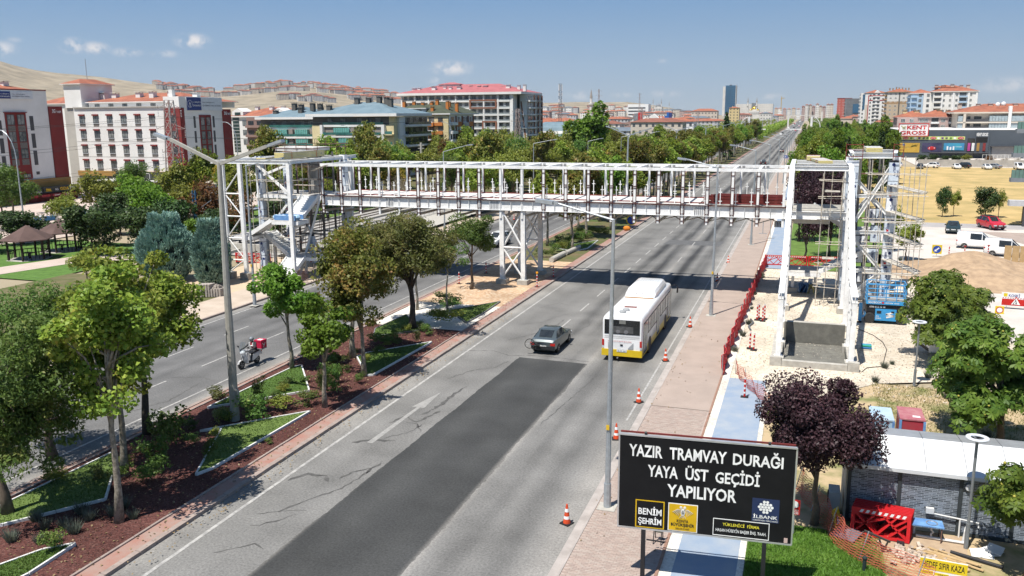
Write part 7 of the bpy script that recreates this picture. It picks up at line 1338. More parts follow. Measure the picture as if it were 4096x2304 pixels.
def walker(label,loc,rz,top,legs,ph=.16):
 t=thing('person',label,'person',loc,rz)
 J={'pelvis':(0,0,.95,.13),'waist':(0,0,1.12,.12),'chest':(0,.02,1.34,.145),'neck':(0,.02,1.5,.055),'head':(0,.03,1.58,.06),'crown':(0,.03,1.64,.06)}
 for s,x in(('L',-1),('R',1)):
  a=ph*x; J.update({'sh'+s:(x*.19,.01,1.42,.065),'el'+s:(x*.24,-a*.5-.03,1.15,.045),'wr'+s:(x*.25,-a+.06,.92,.034),'pa'+s:(x*.25,-a+.09,.88,.03),'hi'+s:(x*.095,0,.9,.095),'kn'+s:(x*.1,a*.7+.03,.5,.066),'an'+s:(x*.1,a*1.1-.03,.09,.042),'to'+s:(x*.11,a*1.1+.14,.045,.036)})
 figure(t,J,EB,legs); T2={k:(v[0],v[1],v[2],v[3]*1.1+.01) for k,v in J.items() if k in('waist','chest','shL','shR')}; T2['elL']=(J['elL'][0]*.97,J['elL'][1]*.7,1.22,.06); T2['elR']=(J['elR'][0]*.97,J['elR'][1]*.7,1.22,.06); T2['pelvis']=(0,0,.99,.145)
 figure(t,T2,[('pelvis','waist'),('waist','chest'),('chest','shL'),('chest','shR'),('shL','elL'),('shR','elR')],top,'shirt'); head(t,(0,.035,1.63),skin)
 for s,x in(('L',-1),('R',1)): hand(t,J['wr'+s][:3],(0,.3,-1),skin)
 return t
walker('person in black shirt walking across the pale plaza','' or (-96.7,85.5,.06),2.2,dcloth,dcloth)
walker('person in light shirt on the left beyond the tram rails, left of two','' or (-66.1,107.3,.06),.8,mat('grey shirt',(.35,.36,.38),ro=.9),dcloth,.03); walker('person in white shirt on the left beyond the tram rails, right of two',(-65.4,107.9,.06),-2,mat('white shirt',(.65,.65,.65),ro=.9),dcloth,.03)
# ---- scooter with rider (built heading +Y, turned round)
def scooter():
 rz=math.pi-.06; loc=(-31.65,43.05,0); t=thing('scooter','white delivery scooter with clear windscreen and red top box','scooter',loc,rz)
 for y in(.0,1.42): wheel(t,0,y,.27,.12)
 def loftp(name,m,sts):
  P=[];
  for y,z0,z1,w_ in sts: P.append([(w_,y,z0),(w_,y,z1-.04),(w_*.6,y,z1),(-w_*.6,y,z1),(-w_,y,z1-.04),(-w_,y,z0)])
  n=6; me=MB().add([p for s in P for p in s],[(i*n+k,(i+1)*n+k,(i+1)*n+(k+1)%n,i*n+(k+1)%n) for i in range(len(P)-1) for k in range(n)]+[tuple(range(n)),tuple((len(P)-1)*n+k for k in range(n-1,-1,-1))]).mesh(name,m); me.polygons.foreach_set('use_smooth',[True]*len(me.polygons)); me.set_sharp_from_angle(angle=R(45)); return link(name,me,t)
 loftp('rear_fairing',pwhite,[(-.4,.72,.8,.06),(-.2,.55,.8,.13),(.25,.4,.76,.16),(.5,.3,.72,.12)]); loftp('footboard',plast,[(.4,.24,.33,.15),(1.0,.24,.32,.17)]); loftp('seat',plast,[(-.3,.8,.86,.1),(.1,.76,.86,.14),(.5,.74,.82,.1)])
 MB().bar((0,1.02,.3),(0,1.1,.95),.42,.09,up=(0,1,0)).bar((0,1.12,.55),(0,1.2,.95),.3,.12,up=(0,1,0)).obj('leg_shield',pwhite,t,world=False); MB().sph((0,1.22,.98),(.17,.16,.14),10,6).obj('front_cowl',pwhite,t,world=False,smooth=True); MB().sph((0,1.36,.98),(.09,.05,.08),8,5).obj('headlight',lampm,t,world=False)
 f=MB();
 for k in range(5): a=R(20+k*32); b_=R(20+(k+1)*32); f.add([(-.07,1.42+.31*math.cos(a),.27+.31*math.sin(a)),(.07,1.42+.31*math.cos(a),.27+.31*math.sin(a)),(.07,1.42+.31*math.cos(b_),.27+.31*math.sin(b_)),(-.07,1.42+.31*math.cos(b_),.27+.31*math.sin(b_))],[(0,1,2,3),(3,2,1,0)])
 f.obj('front_mudguard',pwhite,t,world=False)
 for s in(-1,1): MB().tube((s*.07,1.42,.27),(s*.06,1.18,.85),.02).obj('fork',plast,t,world=False); MB().path([(s*.28,1.12,1.1),(s*.36,1.16,1.28)],.012).box((s*.38,1.15,1.32),(.12,.03,.09)).obj('mirror',plast,t,world=False)
 MB().path([(-.34,1.0,1.06),(-.12,1.12,1.04),(.12,1.12,1.04),(.34,1.0,1.06)],.02).obj('handlebar',plast,t,world=False)
 gm=bpy.data.materials.new('clear screen'); gm.use_nodes=True; N=gm.node_tree.nodes; L=gm.node_tree.links; tr=N.new('ShaderNodeBsdfTransparent'); tr.inputs[0].default_value=(.9,.92,.93,1); gl=N.new('ShaderNodeBsdfGlossy'); gl.inputs['Roughness'].default_value=.05; mx=N.new('ShaderNodeMixShader'); mx.inputs[0].default_value=.05; L.new(tr.outputs[0],mx.inputs[1]); L.new(gl.outputs[0],mx.inputs[2]); L.new(mx.outputs[0],N['Material Output'].inputs[0])
 MB().add([(-.22,1.32,1.05),(0,1.4,1.05),(.22,1.32,1.05),(-.2,1.12,1.62),(0,1.18,1.66),(.2,1.12,1.62)]+[(-.22,1.315,1.05),(0,1.395,1.05),(.22,1.315,1.05),(-.2,1.115,1.62),(0,1.175,1.66),(.2,1.115,1.62)],[(0,1,4,3),(1,2,5,4),(9,10,7,6),(10,11,8,7),(3,4,10,9),(4,5,11,10),(0,3,9,6),(2,8,11,5)]).obj('windscreen',gm,t,world=False)
 MB().bx(-.15,.15,-.62,-.3,.78,.83).obj('rack',plast,t,world=False); MB().bx(-.09,.09,-.44,-.42,.5,.66).obj('number_plate',platem,t,world=False); MB().box((0,-.4,.72),(.18,.06,.08)).obj('tail_light',redlm,t,world=False)
 q=thing('delivery_box','red delivery box with white mark strapped behind the scooter rider','delivery box',loc,rz); rb_=mat('red box',(.5,.015,.06),(.42,.012,.05),ro=.5); b=MB().bx(-.26,.26,-.72,-.2,.84,1.32).obj('box',rb_,q,world=False); MB().bx(-.275,.275,-.735,-.185,1.32,1.4).obj('lid',rb_,q,world=False); MB().bx(-.262,.262,-.722,-.198,.84,.9).obj('base_trim',mat('grey trim',(.3,.3,.3)),q,world=False)
 y_=MB().bar((-.266,-.32,1.22),(-.266,-.44,1.08),.05,.004,up=(1,0,0)).bar((-.266,-.56,1.22),(-.266,-.4,.95),.05,.004,up=(1,0,0)).bar((.266,-.32,1.22),(.266,-.44,1.08),.05,.004,up=(1,0,0)).bar((.266,-.56,1.22),(.266,-.4,.95),.05,.004,up=(1,0,0)).bx(-.15,.15,-.6,-.3,1.401,1.405); y_.obj('white_mark',whitel,b,world=False)
 p=thing('person','scooter rider in red vest and grey helmet with dark sleeves','person',loc,rz)
 J={'pelvis':(0,.12,.92,.14),'waist':(0,.16,1.08,.135),'chest':(0,.24,1.3,.15),'neck':(0,.3,1.45,.06),'head':(0,.33,1.54,.06),'crown':(0,.34,1.6,.05)}
 for s,x in(('L',-1),('R',1)): J.update({'sh'+s:(x*.2,.26,1.38,.07),'el'+s:(x*.33,.5,1.16,.052),'wr'+s:(x*.32,.88,1.1,.036),'pa'+s:(x*.32,.95,1.09,.03),'hi'+s:(x*.11,.14,.9,.1),'kn'+s:(x*.2,.62,.86,.075),'an'+s:(x*.15,.68,.4,.048),'to'+s:(x*.15,.86,.36,.04)})
 figure(p,J,EB,mat('dark grey clothes',(.035,.037,.042),(.055,.055,.06),sc=6,ro=.9)); V={'pelvis':(0,.13,.96,.175),'waist':(0,.17,1.1,.175),'chest':(0,.255,1.3,.19),'shL':(-.19,.27,1.39,.1),'shR':(.19,.27,1.39,.1)}
 figure(p,V,[('pelvis','waist'),('waist','chest'),('chest','shL'),('chest','shR')],mat('red vest',(.5,.02,.04),(.62,.1,.1),sc=9,ro=.8),'vest'); h=head(p,(0,.36,1.58),skin,False)
 MB().bx(-.17,.17,.33,.42,1.2,1.24).bx(-.16,-.1,.36,.44,1.22,1.42).bx(.1,.16,.36,.44,1.22,1.42).obj('reflective_strip',whitel,p,world=False)
 hm=MB().sph((0,.34,1.64),(.135,.16,.14),12,8).obj('helmet',paint('grey helmet',(.2,.22,.24)),p,world=False,smooth=True); MB().sph((0,.42,1.61),(.115,.1,.06),10,6).obj('visor',carglass,hm,world=False)
 for x in(-1,1): hand(p,(x*.32,.92,1.1),(0,1,-.25),plast)
 MB().box((0,.84,1.0),(.75,.3,.14)).obj('handlebar_muff',mat('grey muff',(.2,.2,.21),(.27,.27,.28),sc=7,ro=.9),t,world=False)
scooter()
# ================= lamps, signs, site objects
concl=mat('concrete lamp grey',(.36,.35,.31),(.29,.28,.25),sc=5,ro=.85); lens=mat('lamp lens',(.5,.52,.53),(.4,.42,.43),ro=.2)
def lamp_head(t,p,d,L=.75,m=galv):
 p=Vector(p);d=Vector(d).normalized(); o=MB().bar(p,p+d*L*.25,.12,.1).bar(p+d*L*.22,p+d*L,.3,.13).obj('lamp_head',m,t); MB().bar(p+d*L*.3-Vector((0,0,.075)),p+d*L*.95-Vector((0,0,.075)),.24,.03).obj('lens',lens,o)
def double_lamp(x,y,h,label,near=False,group=None):
 t=thing('double_street_lamp',label,'street lamp',(x,y,.1),0,group); MB().tube((x,y,.1),(x+.2,y,h),.24,.11,10).obj('pole',concl if near else galv,t)
 for s,dz in((-1,1.1),(1,.8)): MB().bar((x+.2,y,h-.05),(x+.2+s*2.7,y,h+dz),.13,.15).obj('arm',concl if near else galv,t); lamp_head(t,(x+.2+s*2.65,y,h+dz-.02),(s,0,.3),.95,galv)
 if near: MB().bx(x+.2,x+.36,y-.14,y+.02,1.0,1.75).obj('fuse_box',concl,t)
double_lamp(-26.38,33.8,12.9,'tall concrete double arm lamp post on the near median',True)
for i,(y,h) in enumerate(((132,11.9),(184,11.6),(239,11.3),(290,11.2),(340,11.1),(392,11),(440,10.9),(490,10.8),(545,10.8),(608,10.7),(672,10.5))): double_lamp(-26.4,y,h,'first double arm lamp beyond the bridge, cut by the tallest green tree' if i==0 else 'second double arm lamp beyond the bridge with wide white arms' if i==1 else 'third double arm lamp beyond the bridge near the pointed conifer' if i==2 else 'double arm lamp in the receding row on the median',False,None if i<3 else 'double arm lamps receding along the median')
def single_lamp(x,y,h,label,arm=2.6,s=-1,group=None,rise=.65):
 t=thing('street_lamp',label,'street lamp',(x,y,.1),0,group); MB().tube((x,y,.1),(x+.07,y,h),.115,.06,8).obj('pole',galv,t); MB().tube((x,y,.1),(x,y,1.1),.15,.14,8).obj('base_sleeve',galv,t)
 MB().tube((x+.07,y,h-.03),(x+.07+s*arm*.86,y,h+rise*.85),.045,.035,6).obj('arm',galv,t); lamp_head(t,(x+.07+s*arm*.8,y,h+rise*.8),(s,0,.12),.85)
 if y<70: MB().bx(x-.06,x+.06,y-.135,y-.115,3.3,3.5).obj('tag',yell,t)
 MB().bx(x-.35,x+.35,y-.35,y+.35,.1,.125).obj('base_pad',concrete,t)
single_lamp(-6.52,30.1,11.3,'galvanised street lamp standing in front of the bus on the near pavement'); single_lamp(-6.12,63.9,11.2,'galvanised street lamp between two cones in front of the right half of the bridge')
for i,(x,y,h) in enumerate(((-5.5,101.3,10.9),(-5.1,130,10.6),(-4.75,163.4,10.3),(-4.45,193.8,10),(-4.6,226,9.7),(-4.7,258,9.3),(-4.8,292,8.9),(-4.9,330,8.5),(-5,368,8.2),(-5,408,8),(-5,450,8),(-5,500,8),(-5,560,8))): single_lamp(x,y,h,'first pavement lamp behind the bridge deck' if i==0 else 'second pavement lamp behind the bridge deck' if i==1 else 'galvanised lamp in the receding row along the right pavement',group=None if i<2 else 'lamps receding along the right pavement')
single_lamp(-41.5,56.7,11.3,'slim street lamp in front of the left stair tower beside the left road',3.2,1); single_lamp(-43.5,100,10.6,'street lamp left of the bridge with arm above the tree belt',4,1,None,1.0); single_lamp(-43.5,138,10.4,'street lamp left of the tallest green tree with arm to the right',4,1,None,.7)
for y in(176,210,248,289,328,368): single_lamp(-43.5,y,9.6,'street lamp in the row along the far left roadside',3,1,'lamps along the far left roadside')
def curved_lamp(x,y,h,label,s=-1,r=2.4):
 t=thing('street_lamp',label,'street lamp',(x,y,.06)); P=[(x,y,.06),(x,y,h*.72)]+[(x+s*r*(1-math.cos(a)),y,h*.72+h*.27*math.sin(a)) for a in(.3,.65,1,1.3,1.5)]; MB().path(P,[.13,.08]+[.06]*5,7).obj('pole',galv,t); lamp_head(t,P[-1],(s,0,.05),.8)
curved_lamp(-96.3,84,13.8,'tall curved lamp post on the plaza at the left edge'); curved_lamp(-104,140,14.3,'curved lamp post in front of the right dormitory wing'); curved_lamp(-96.5,172,13.2,'curved lamp post before the nearer blue roofed block'); curved_lamp(-125.5,184,13.1,'curved lamp post before the farther blue roofed block'); curved_lamp(-86.3,205,13.6,'curved lamp post before the cream and orange block')
tc=thing('pole','round concrete mast with crossarms before the blue roofed apartments','pole',(-86,185,0)); MB().tube((-86,185,0),(-86,185,8.9),.38,.28,10).obj('shaft',concrete,tc)
for z in(7.5,8.2): MB().bx(-86.8,-85.2,184.9,185.1,z,z+.15).obj('crossarm',concrete,tc)
# lattice pylons
def lattice(x,y,h,w0,w1,label,m,arms=(),cat='pylon',n=9,group=None):
 t=thing('lattice_pylon',label,cat,(x,y,0),0,group); r=w0*.02+.014
 for a in(-1,1):
  for b in(-1,1): MB().bar((x+a*w0/2,y+b*w0/2,0),(x+a*w1/2,y+b*w1/2,h),r*2.2,r*2.2).obj('leg',m,t)
 for k in range(n):
  q0,q1=k/n,(k+1)/n; a0=(w0+(w1-w0)*q0)/2;a1=(w0+(w1-w0)*q1)/2; z0,z1=h*q0,h*q1; b=MB()
  for s in(-1,1):
   b.bar((x-a0,y+s*a0,z0),(x+a1,y+s*a1,z1),r,r).bar((x+a0,y+s*a0,z0),(x-a1,y+s*a1,z1),r,r).bar((x+s*a0,y-a0,z0),(x+s*a1,y+a1,z1),r,r).bar((x-a1,y+s*a1,z1),(x+a1,y+s*a1,z1),r,r)
  b.obj('bracing',m,t)
 for z,L in arms:
  for s in(-1,1):
   MB().bar((x,y,z+.9),(x+s*L,y,z),r,r).bar((x,y,z),(x+s*L,y,z),r,r).bar((x+s*L,y,z),(x+s*L,y,z+.5),r*.8,r*.8).obj('crossarm',m,t); i=MB()
   for k in range(5): i.tube((x+s*L,y,z-.35-k*.22),(x+s*L,y,z-.25-k*.22),.13,.05,7)
   i.obj('insulator',mat('grey insulator',(.3,.29,.28),ro=.4),t)
 return t
pyl=mat('pylon steel',(.34,.33,.32),(.3,.2,.17),sc=1.2,ro=.6,metal=.2)
lattice(-90.3,106,17.6,2.2,.9,'lattice power pylon in front of the right dormitory wing',pyl,((16.4,2.1),(13.4,2.6),(9.9,1.9)),n=12); lattice(-78.7,235,16.8,2.4,.8,'slim lattice power pylon before the ten storey block',pyl,((16,1.7),(13.3,1.9),(10.5,1.8)),n=10)
lattice(-116.5,414,30.2,1.6,1.1,'dark telecom mast with antennas right of the ten storey block',mat('dark mast',(.11,.11,.115),ro=.6),(),'mast',14)
am_=MB(); [am_.box((-116.5+.8*math.cos(a)*1.2,414+.8*math.sin(a),z),(.35,.25,1.5)) for z in(22,25,27.5,29) for a in(0,2.1,4.2)]; am_.obj('antenna_panel',signw,[o for o in bpy.data.objects if o.get('category')=='mast'][0])
for (x,y,h,l) in ((-150,640,34,'thin far power pylon left of the minaret'),(-175,940,38,'thin far power pylon right of the minaret'),(-88,480,19,'far power pylon by the red pillar'),(-62,520,17,'far power pylon by the blue pillar')): lattice(x,y,h,2.4,.6,l,pyl,((h-1.5,2.2),(h-5,2.6)),n=9)
wm=mat('dark cable',(.05,.05,.05));
def cable(pts,r,label,sag=0):
 P=[];
 for (a,b) in zip(pts,pts[1:]):
  for i in range(10): q=i/10; P.append((a[0]+(b[0]-a[0])*q,a[1]+(b[1]-a[1])*q,a[2]+(b[2]-a[2])*q-sag*4*q*(1-q)))
 P.append(pts[-1]); o=link('power_line',MB().path(P,r,4).mesh('power_line',wm)); return tag(o,label,'power line','power lines through the lattice pylon')
for s in(-1,1):
 for z,L in((15.2,2.1),(12.2,2.6),(8.7,1.9)): cable([(-97+s*L,20,z),(-90.3+s*L,106,z),(-78.7+s*L*.75,235,z+.1)],.016,'thin power line strung between the lattice pylons',1.6)
# tram catenary post
t=thing('catenary_post','blue lattice tram line post with stay arms behind the junipers','post',(-69,84,.06)); bm_=mat('blue post',(.035,.11,.2),(.03,.09,.17),ro=.5)
for s in(-1,1): MB().bx(-69+s*.2-.06,-69+s*.2+.06,83.9,84.1,.06,6.5).obj('post_rail',bm_,t)
for k in range(10): MB().bx(-69.14,-68.86,83.92,84.08,.4+k*.62,.55+k*.62).obj('batten',bm_,t)
for s in(-1,1): MB().tube((-69+s*.2,84,4.1),(-69+s*2.4,84,5.4),.035).tube((-69+s*.2,84,4.0),(-69+s*2.6,84,4.1),.03).obj('stay_arm',galv,t)
# ---- black construction signboard
def signboard():
 yaw=.08; ux,uy=math.cos(yaw),math.sin(yaw); O_=Vector((-5.08,25.25,0)); W,H_=5.32,3.16; zt=5.08
 t=thing('signboard','large black construction signboard with white Turkish lettering on two black posts','signboard',(-4.3,25.4,.1)); u=Vector((ux,uy,0)); n=Vector((uy,-ux,0))
 def P(s,z,d=0): return O_+u*s+Vector((0,0,z))+n*d
 bk_=mat('matt black board',(.007,.007,.008),(.010,.010,.011),sc=1.5,ro=.6,spec=.15); al=mat('aluminium frame',(.5,.5,.5),ro=.35,metal=.5)
 MB().bar(P(W/2,zt-H_/2-H_/2,.0)+Vector((0,0,H_/2))-u*W/2,P(W/2,zt-H_/2,.0)+u*W/2,.06,H_).obj('board',bk_,t)
 for a,b in((P(-.03,zt),P(W+.03,zt)),(P(-.03,zt-H_),P(W+.03,zt-H_)),(P(0,zt-H_),P(0,zt)),(P(W,zt-H_),P(W,zt))): MB().bar(a,b,.10,.05,up=n if abs(a.z-b.z)>1 else (0,0,1)).obj('frame',al,t)
 MB().bar(P(0,zt+.03,-.16),P(W,zt+.03,-.16),.05,.05).obj('rear_rail',redsteel,t)
 for s in(.8,4.55): MB().bar(P(s,.0,-.02),P(s,zt-H_-.02,-.02),.13,.13,up=(0,1,0)).obj('post',mat('black post',(.02,.02,.022),ro=.5),t); MB().bar(P(s,zt+.01,-.1),P(s,zt+.12,.02),.08,.05).obj('clamp',plast,t)
 def tx(s,s0,s1,z0,z1,m=whitel,bold=.012,d=.036): return letter(s,t,P(s0,z0,d),u,(0,0,1),s1-s0,z1-z0,m,bold)
 K=W/5.65
 def sz(bx,by):  # place by board fraction
  return bx*W,zt-by*H_
 def put(s,fx0,fx1,fy0,fy1,m=whitel,bold=.012,d=.036):
  a,zt_=sz(fx0,fy0); b,zb=sz(fx1,fy1); return tx(s,a,b,zb,zt_,m,bold,d)
 put('YAZIR',.055,.252,.095,.222,bold=.024); put('TRAMVAY',.293,.62,.095,.222,bold=.024); put('DURAĞI',.655,.935,.062,.222,bold=.024)
 put('YAYA',.168,.345,.30,.425,bold=.024); put('ÜST',.388,.52,.27,.425,bold=.024); put('GEÇİDİ',.56,.81,.27,.455,bold=.024); put('YAPILIYOR',.285,.685,.485,.62,bold=.024)
 def fill(fx0,fx1,fy0,fy1,m,d,name): a,z1=sz(fx0,fy0); b,z0=sz(fx1,fy1); return MB().bar(P(a,(z0+z1)/2,d),P(b,(z0+z1)/2,d),.008,z1-z0).obj(name,m,t)
 yl=mat('sign yellow',(.65,.40,.005),ro=.45)
 fill(.10,.273,.685,.985,yl,.036,'logo_border'); fill(.107,.266,.695,.972,bk_,.042,'logo_field'); put('BENİM',.118,.257,.745,.84,bold=.022,d=.05); put('ŞEHRİM',.118,.257,.855,.96,bold=.022,d=.05)
 fill(.295,.468,.685,.985,whitel,.036,'logo_border'); fill(.3,.463,.694,.976,yl,.042,'logo_field'); put('KONYA',.347,.415,.853,.885,signk,.02,.05); put('BÜYÜKŞEHİR',.313,.45,.885,.936,signk,.025,.05); put('BELEDİYESİ',.342,.422,.94,.962,signk,.01,.05)
 c=P(.381*W,zt-.775*H_,.05); e=MB()
 for s in(-1,1):
  for k in range(5): e.bar(c+u*s*(.07+.02*k)+Vector((0,0,.1)),c+u*s*(.14+.045*k)+Vector((0,0,-.13+.03*k)),.008,.025,up=n)
  e.sph(c+u*s*.06+Vector((0,0,.16)),(.045,.012,.05),8,5).bar(c+u*s*.05+Vector((0,0,.14)),c+u*s*.02+Vector((0,0,.0)),.01,.05,up=n)
 e.sph(c,(.075,.012,.13),8,6)
 for k in range(5): e.bar(c+u*(k-2)*.015+Vector((0,0,-.1)),c+u*(k-2)*.05+Vector((0,0,-.2)),.008,.02,up=n)
 e.obj('eagle_emblem',mat('pale emblem',(.62,.6,.55)),t); e2=MB(); e2.sph(c+n*.012,(.045,.006,.07),8,5); e2.obj('eagle_shade',mat('emblem grey',(.2,.2,.2)),t)
 nv=mat('bank navy',(.018,.03,.085),ro=.5); fill(.775,.927,.545,.79,nv,.036,'logo_field')
 d=MB(); cc=P(.851*W,zt-.632*H_,.043)
 for j,nn in((-2,2),(-1,4),(0,5),(1,4),(2,2)):
  for i in range(nn): q=cc+u*(i-(nn-1)/2)*.095+Vector((0,0,j*.085)); d.add([q+u*.046*math.cos(a*math.pi/5)+Vector((0,0,.046*math.sin(a*math.pi/5))) for a in range(10)],[tuple(range(10))])
 d.obj('dot_emblem',whitel,t); put('İLBANK',.783,.92,.705,.752,bold=.012,d=.043); put("TÜRKİYE'NİN YAPICI GÜCÜ",.781,.922,.762,.78,bold=.01,d=.043)
 for q in((.558,.878,.80,.807),(.558,.878,.975,.982),(.558,.562,.807,.975),(.874,.878,.807,.975)): fill(*q,whitel,.036,'text_border')
 put('YÜKLENİCİ  FİRMA',.613,.822,.83,.872,mat('pale yellow lettering',(.75,.65,.05)),.012); put('HASAN HÜSEYİN BAŞER İNŞ. TAAH.',.575,.862,.893,.945,bold=.012); fill(.962,.982,.935,.985,mat('maker mark',(.55,.4,.36)),.036,'maker_mark')
signboard()
# ---- cones and delineator posts
corg=mat('cone orange',(.62,.075,.02),(.5,.06,.02),sc=6,ro=.6); cwh=mat('reflective white',(.75,.75,.74),ro=.4)
cb=MB().bx(-.19,.19,-.19,.19,0,.04).mesh('cone_base',plast); cs=MB().lathe([(.14,.04),(.03,.74),(.02,.75)],n=12).mesh('cone_body',corg); c1=MB().lathe([(.112,.2),(.09,.34)],n=12).mesh('white_band',cwh); c2=MB().lathe([(.075,.46),(.055,.58)],n=12).mesh('white_band',cwh)
def cone(x,y,l):
 t=thing('traffic_cone',l,'traffic cone',(x,y,.005),U(0,3),'traffic cones along the right pavement edge'); t.scale=(1.05,)*3; link('cone_base',cb,t); o=link('cone_body',cs,t); link('white_band',c1,o,sc=(1.03,1.03,1)); link('white_band',c2,o,sc=(1.05,1.05,1))
for x,y,l in((-7.7,28.5,'orange cone nearest the camera left of the signboard'),(-7.72,37.4,'orange cone just above the upper left corner of the signboard'),(-7.68,42.9,'orange cone between the signboard and the bus, third along the pavement'),(-7.54,51.1,'orange cone beside the rear of the bus'),(-7.2,60.2,'orange cone beside the front of the bus'),(-7.05,78.1,'orange cone in the shadow of the bridge'),(-6.95,88.4,'orange cone farthest away under the bridge'),(-40,117.5,'orange cone by the pallets beside the left road')): cone(x,y,l)
dred=mat('post red',(.5,.02,.015),ro=.5)
db=MB().bx(-.2,.2,-.14,.14,0,.08).mesh('post_base',plast); dp=MB().tube((0,0,.08),(0,0,1.15),.055,n=9).mesh('post_tube',dred); dw=MB().tube((0,0,0),(0,0,.1),.059,n=9).mesh('white_band',cwh)
def delin(x,y,l,tilt=0,light=None):
 t=thing('delineator_post',l,'delineator post',(x,y,.06),U(0,3),'red and white posts on the site'); t.rotation_euler=(tilt,tilt*.5,0); link('post_base',db,t); o=link('post_tube',dp,t)
 for z in(.25,.5,.75,1.05): link('white_band',dw,o,(0,0,z))
 if light=='amber': MB().sph((0,0,1.3),(.12,.08,.13),8,6).obj('warning_light',mat('amber lamp',(.7,.3,.01),ro=.3),t,world=False)
 if light=='red': MB().lathe([(.04,1.16),(.14,1.36)],n=8).obj('reflector_head',dred,t,world=False)
for x,y,l,tl,lt in((-2.75,55.3,'left post of the nearer red and white pair in the gravel yard',0,0),(-2.5,55.0,'right post of the nearer red and white pair in the gravel yard',.03,0),(-2.75,63.5,'left front post of the farther red and white cluster in the gravel yard',0,0),(-2.35,63.3,'right front post of the farther red and white cluster in the gravel yard',0,0),(-2.65,64.1,'left rear post of the farther red and white cluster in the gravel yard',0,0),(-2.25,64.0,'right rear post of the farther red and white cluster in the gravel yard',0,0),(-2.4,45.2,'red and white post standing on the blue cycle path',0,0),(-21.9,70.5,'red and white post with amber light at the pier kerb',0,'amber'),(-21.8,75.4,'leaning red and white post behind the amber light post',-.12,0),(-29.06,69.8,'red and white post beside the left road before the pier',.05,0),(-28.6,75.5,'red and white post beside the left road behind the pier',.0,0),(14.8,98.6,'red and white post beside the blue arrow sign',0,0),(16.1,97.6,'red and white post with funnel head left of its twin',0,'red'),(18.5,98.9,'red and white post with funnel head in front of the vans',0,'red')): delin(x,y,l,tl,lt)
# ---- plastic barriers
barm=mat('barrier red plastic',(.56,.02,.025),(.48,.018,.02),sc=3,ro=.4);
def barrier_mesh():
 b=MB(); w,h=.98,1.0
 for q in((-w,w,0,.1),(-w,w,h-.2,h)): b.bx(q[0],q[1],-.035,.035,q[2],q[3])
 for x in(-w,w-.12): b.bx(x,x+.12,-.034,.034,.1,h-.2)
 for p,q in(((-.85,.1),(-.2,.8)),((-.85,.8),(-.1,.1)),((-.1,.1),(.5,.8)),((.85,.1),(.1,.8)),((-.55,.45),(.3,.8)),((.3,.1),(.85,.6)),((.85,.8),(.4,.45)),((-.85,.45),(-.5,.45))): b.bar((p[0],0,p[1]),(q[0],0,q[1]),.06,.07,up=(0,1,0))
 me=b.mesh('barrier_panel',barm); s=MB()
 for k in range(8): x=-.72+k*.2; s.add([(x,-.04,h-.16),(x+.1,-.04,h-.16),(x+.16,-.04,h-.05),(x+.06,-.04,h-.05)],[(0,1,2,3)])
 return me,s.mesh('white_stripe',cwh),MB().bx(-.12,.12,-.3,.3,-.06,.05).mesh('foot',plast)
BM=barrier_mesh()
def barrier(x,y,rz,l,z=.1,tilt=0,feet=True):
 t=thing('plastic_barrier',l,'barrier',(x,y,z),rz,'red plastic barriers'); t.rotation_euler=(tilt,0,rz); o=link('barrier_panel',BM[0],t); link('white_stripe',BM[1],o)
 if feet: [link('foot',BM[2],t,(s*.7,0,0)) for s in(-1,1)]
for i in range(6): barrier(3.25+.03*i,30.75+.13*i,-.1-.015*i,('front','second','third','fourth','fifth','rearmost')[i]+' red barrier of the stack leaning on the stone patterned cabin',.08,-.14,i==0)
for i,x in enumerate((-2.4,-.3,1.75,3.7)): barrier(x,88.1+.15*i,.05,('leftmost','second','third','rightmost')[i]+' red lattice barrier in the row behind the right stair frame')
for i,(x,y) in enumerate(((-55.2,74.2),(-53.2,74.4))): barrier(x,y,.2,('left','right')[i]+' red barrier behind the twin columns of the left stair tower')
# ---- netting: wavy strips of strands
def netting(name,label,pts,h,m,nv=9,lean=.0,step=.35,thick=.012,wave=.06):
 t=thing(name,label,'netting',(pts[0][0],pts[0][1],.06)); P=[]
 for (a,b) in zip(pts,pts[1:]):
  n=max(1,int(math.hypot(b[0]-a[0],b[1]-a[1])/step)); P+=[(a[0]+(b[0]-a[0])*i/n,a[1]+(b[1]-a[1])*i/n) for i in range(n)]
 P.append(pts[-1]); g=[[(x+wave*math.sin(i*1.3+z*3)+lean*z,y+wave*math.cos(i*.9),.08+h*z*(1-.12*math.sin(i*.7)**2)) for z in[k/nv for k in range(nv+1)]] for i,(x,y) in enumerate(P)]
 b=MB()
 for k in range(nv+1): b.path([r[k] for r in g],thick,4)
 for i in range(len(g)): b.path(g[i][::2],thick*.8,4)
 for i in range(len(g)-1):
  for k in range(nv): b.bar(g[i][k],g[i+1][k+1],thick*1.3,thick*1.3)
 tag(b.obj('net',m,t),kind='stuff');
 for i in range(0,len(P),6): MB().tube((*P[i],.0),(P[i][0]+lean,P[i][1],h+.2),.02,n=6).obj('stake',galv,t)
netm=mat('red net',(.55,.03,.035),(.45,.025,.03),ro=.6); neto=mat('faded orange net',(.5,.13,.08),(.42,.1,.06),ro=.7)
netting('safety_net','red safety net fence waving along the pavement edge beside the gravel yard',[(-3.9,48.7),(-4.0,52),(-3.85,58),(-3.75,64),(-3.6,72),(-3.45,80),(-3.2,88)],1.15,netm,12,0,.45,.022,.12)
netting('safety_net','limp orange net hanging from the purple plum tree past the lawn',[(.35,34.2),(1.15,31.7),(1.8,29.6),(2.7,28.7),(3.4,28.1),(4.4,27.5)],.95,neto,10,.25,.3,.009,.05)
netting('safety_net','pale red net lying across the end of the cycle path',[(-3.2,49.5),(-2.2,46.5),(-.9,43.5)],.8,neto,8,0,.35,.01,.08)
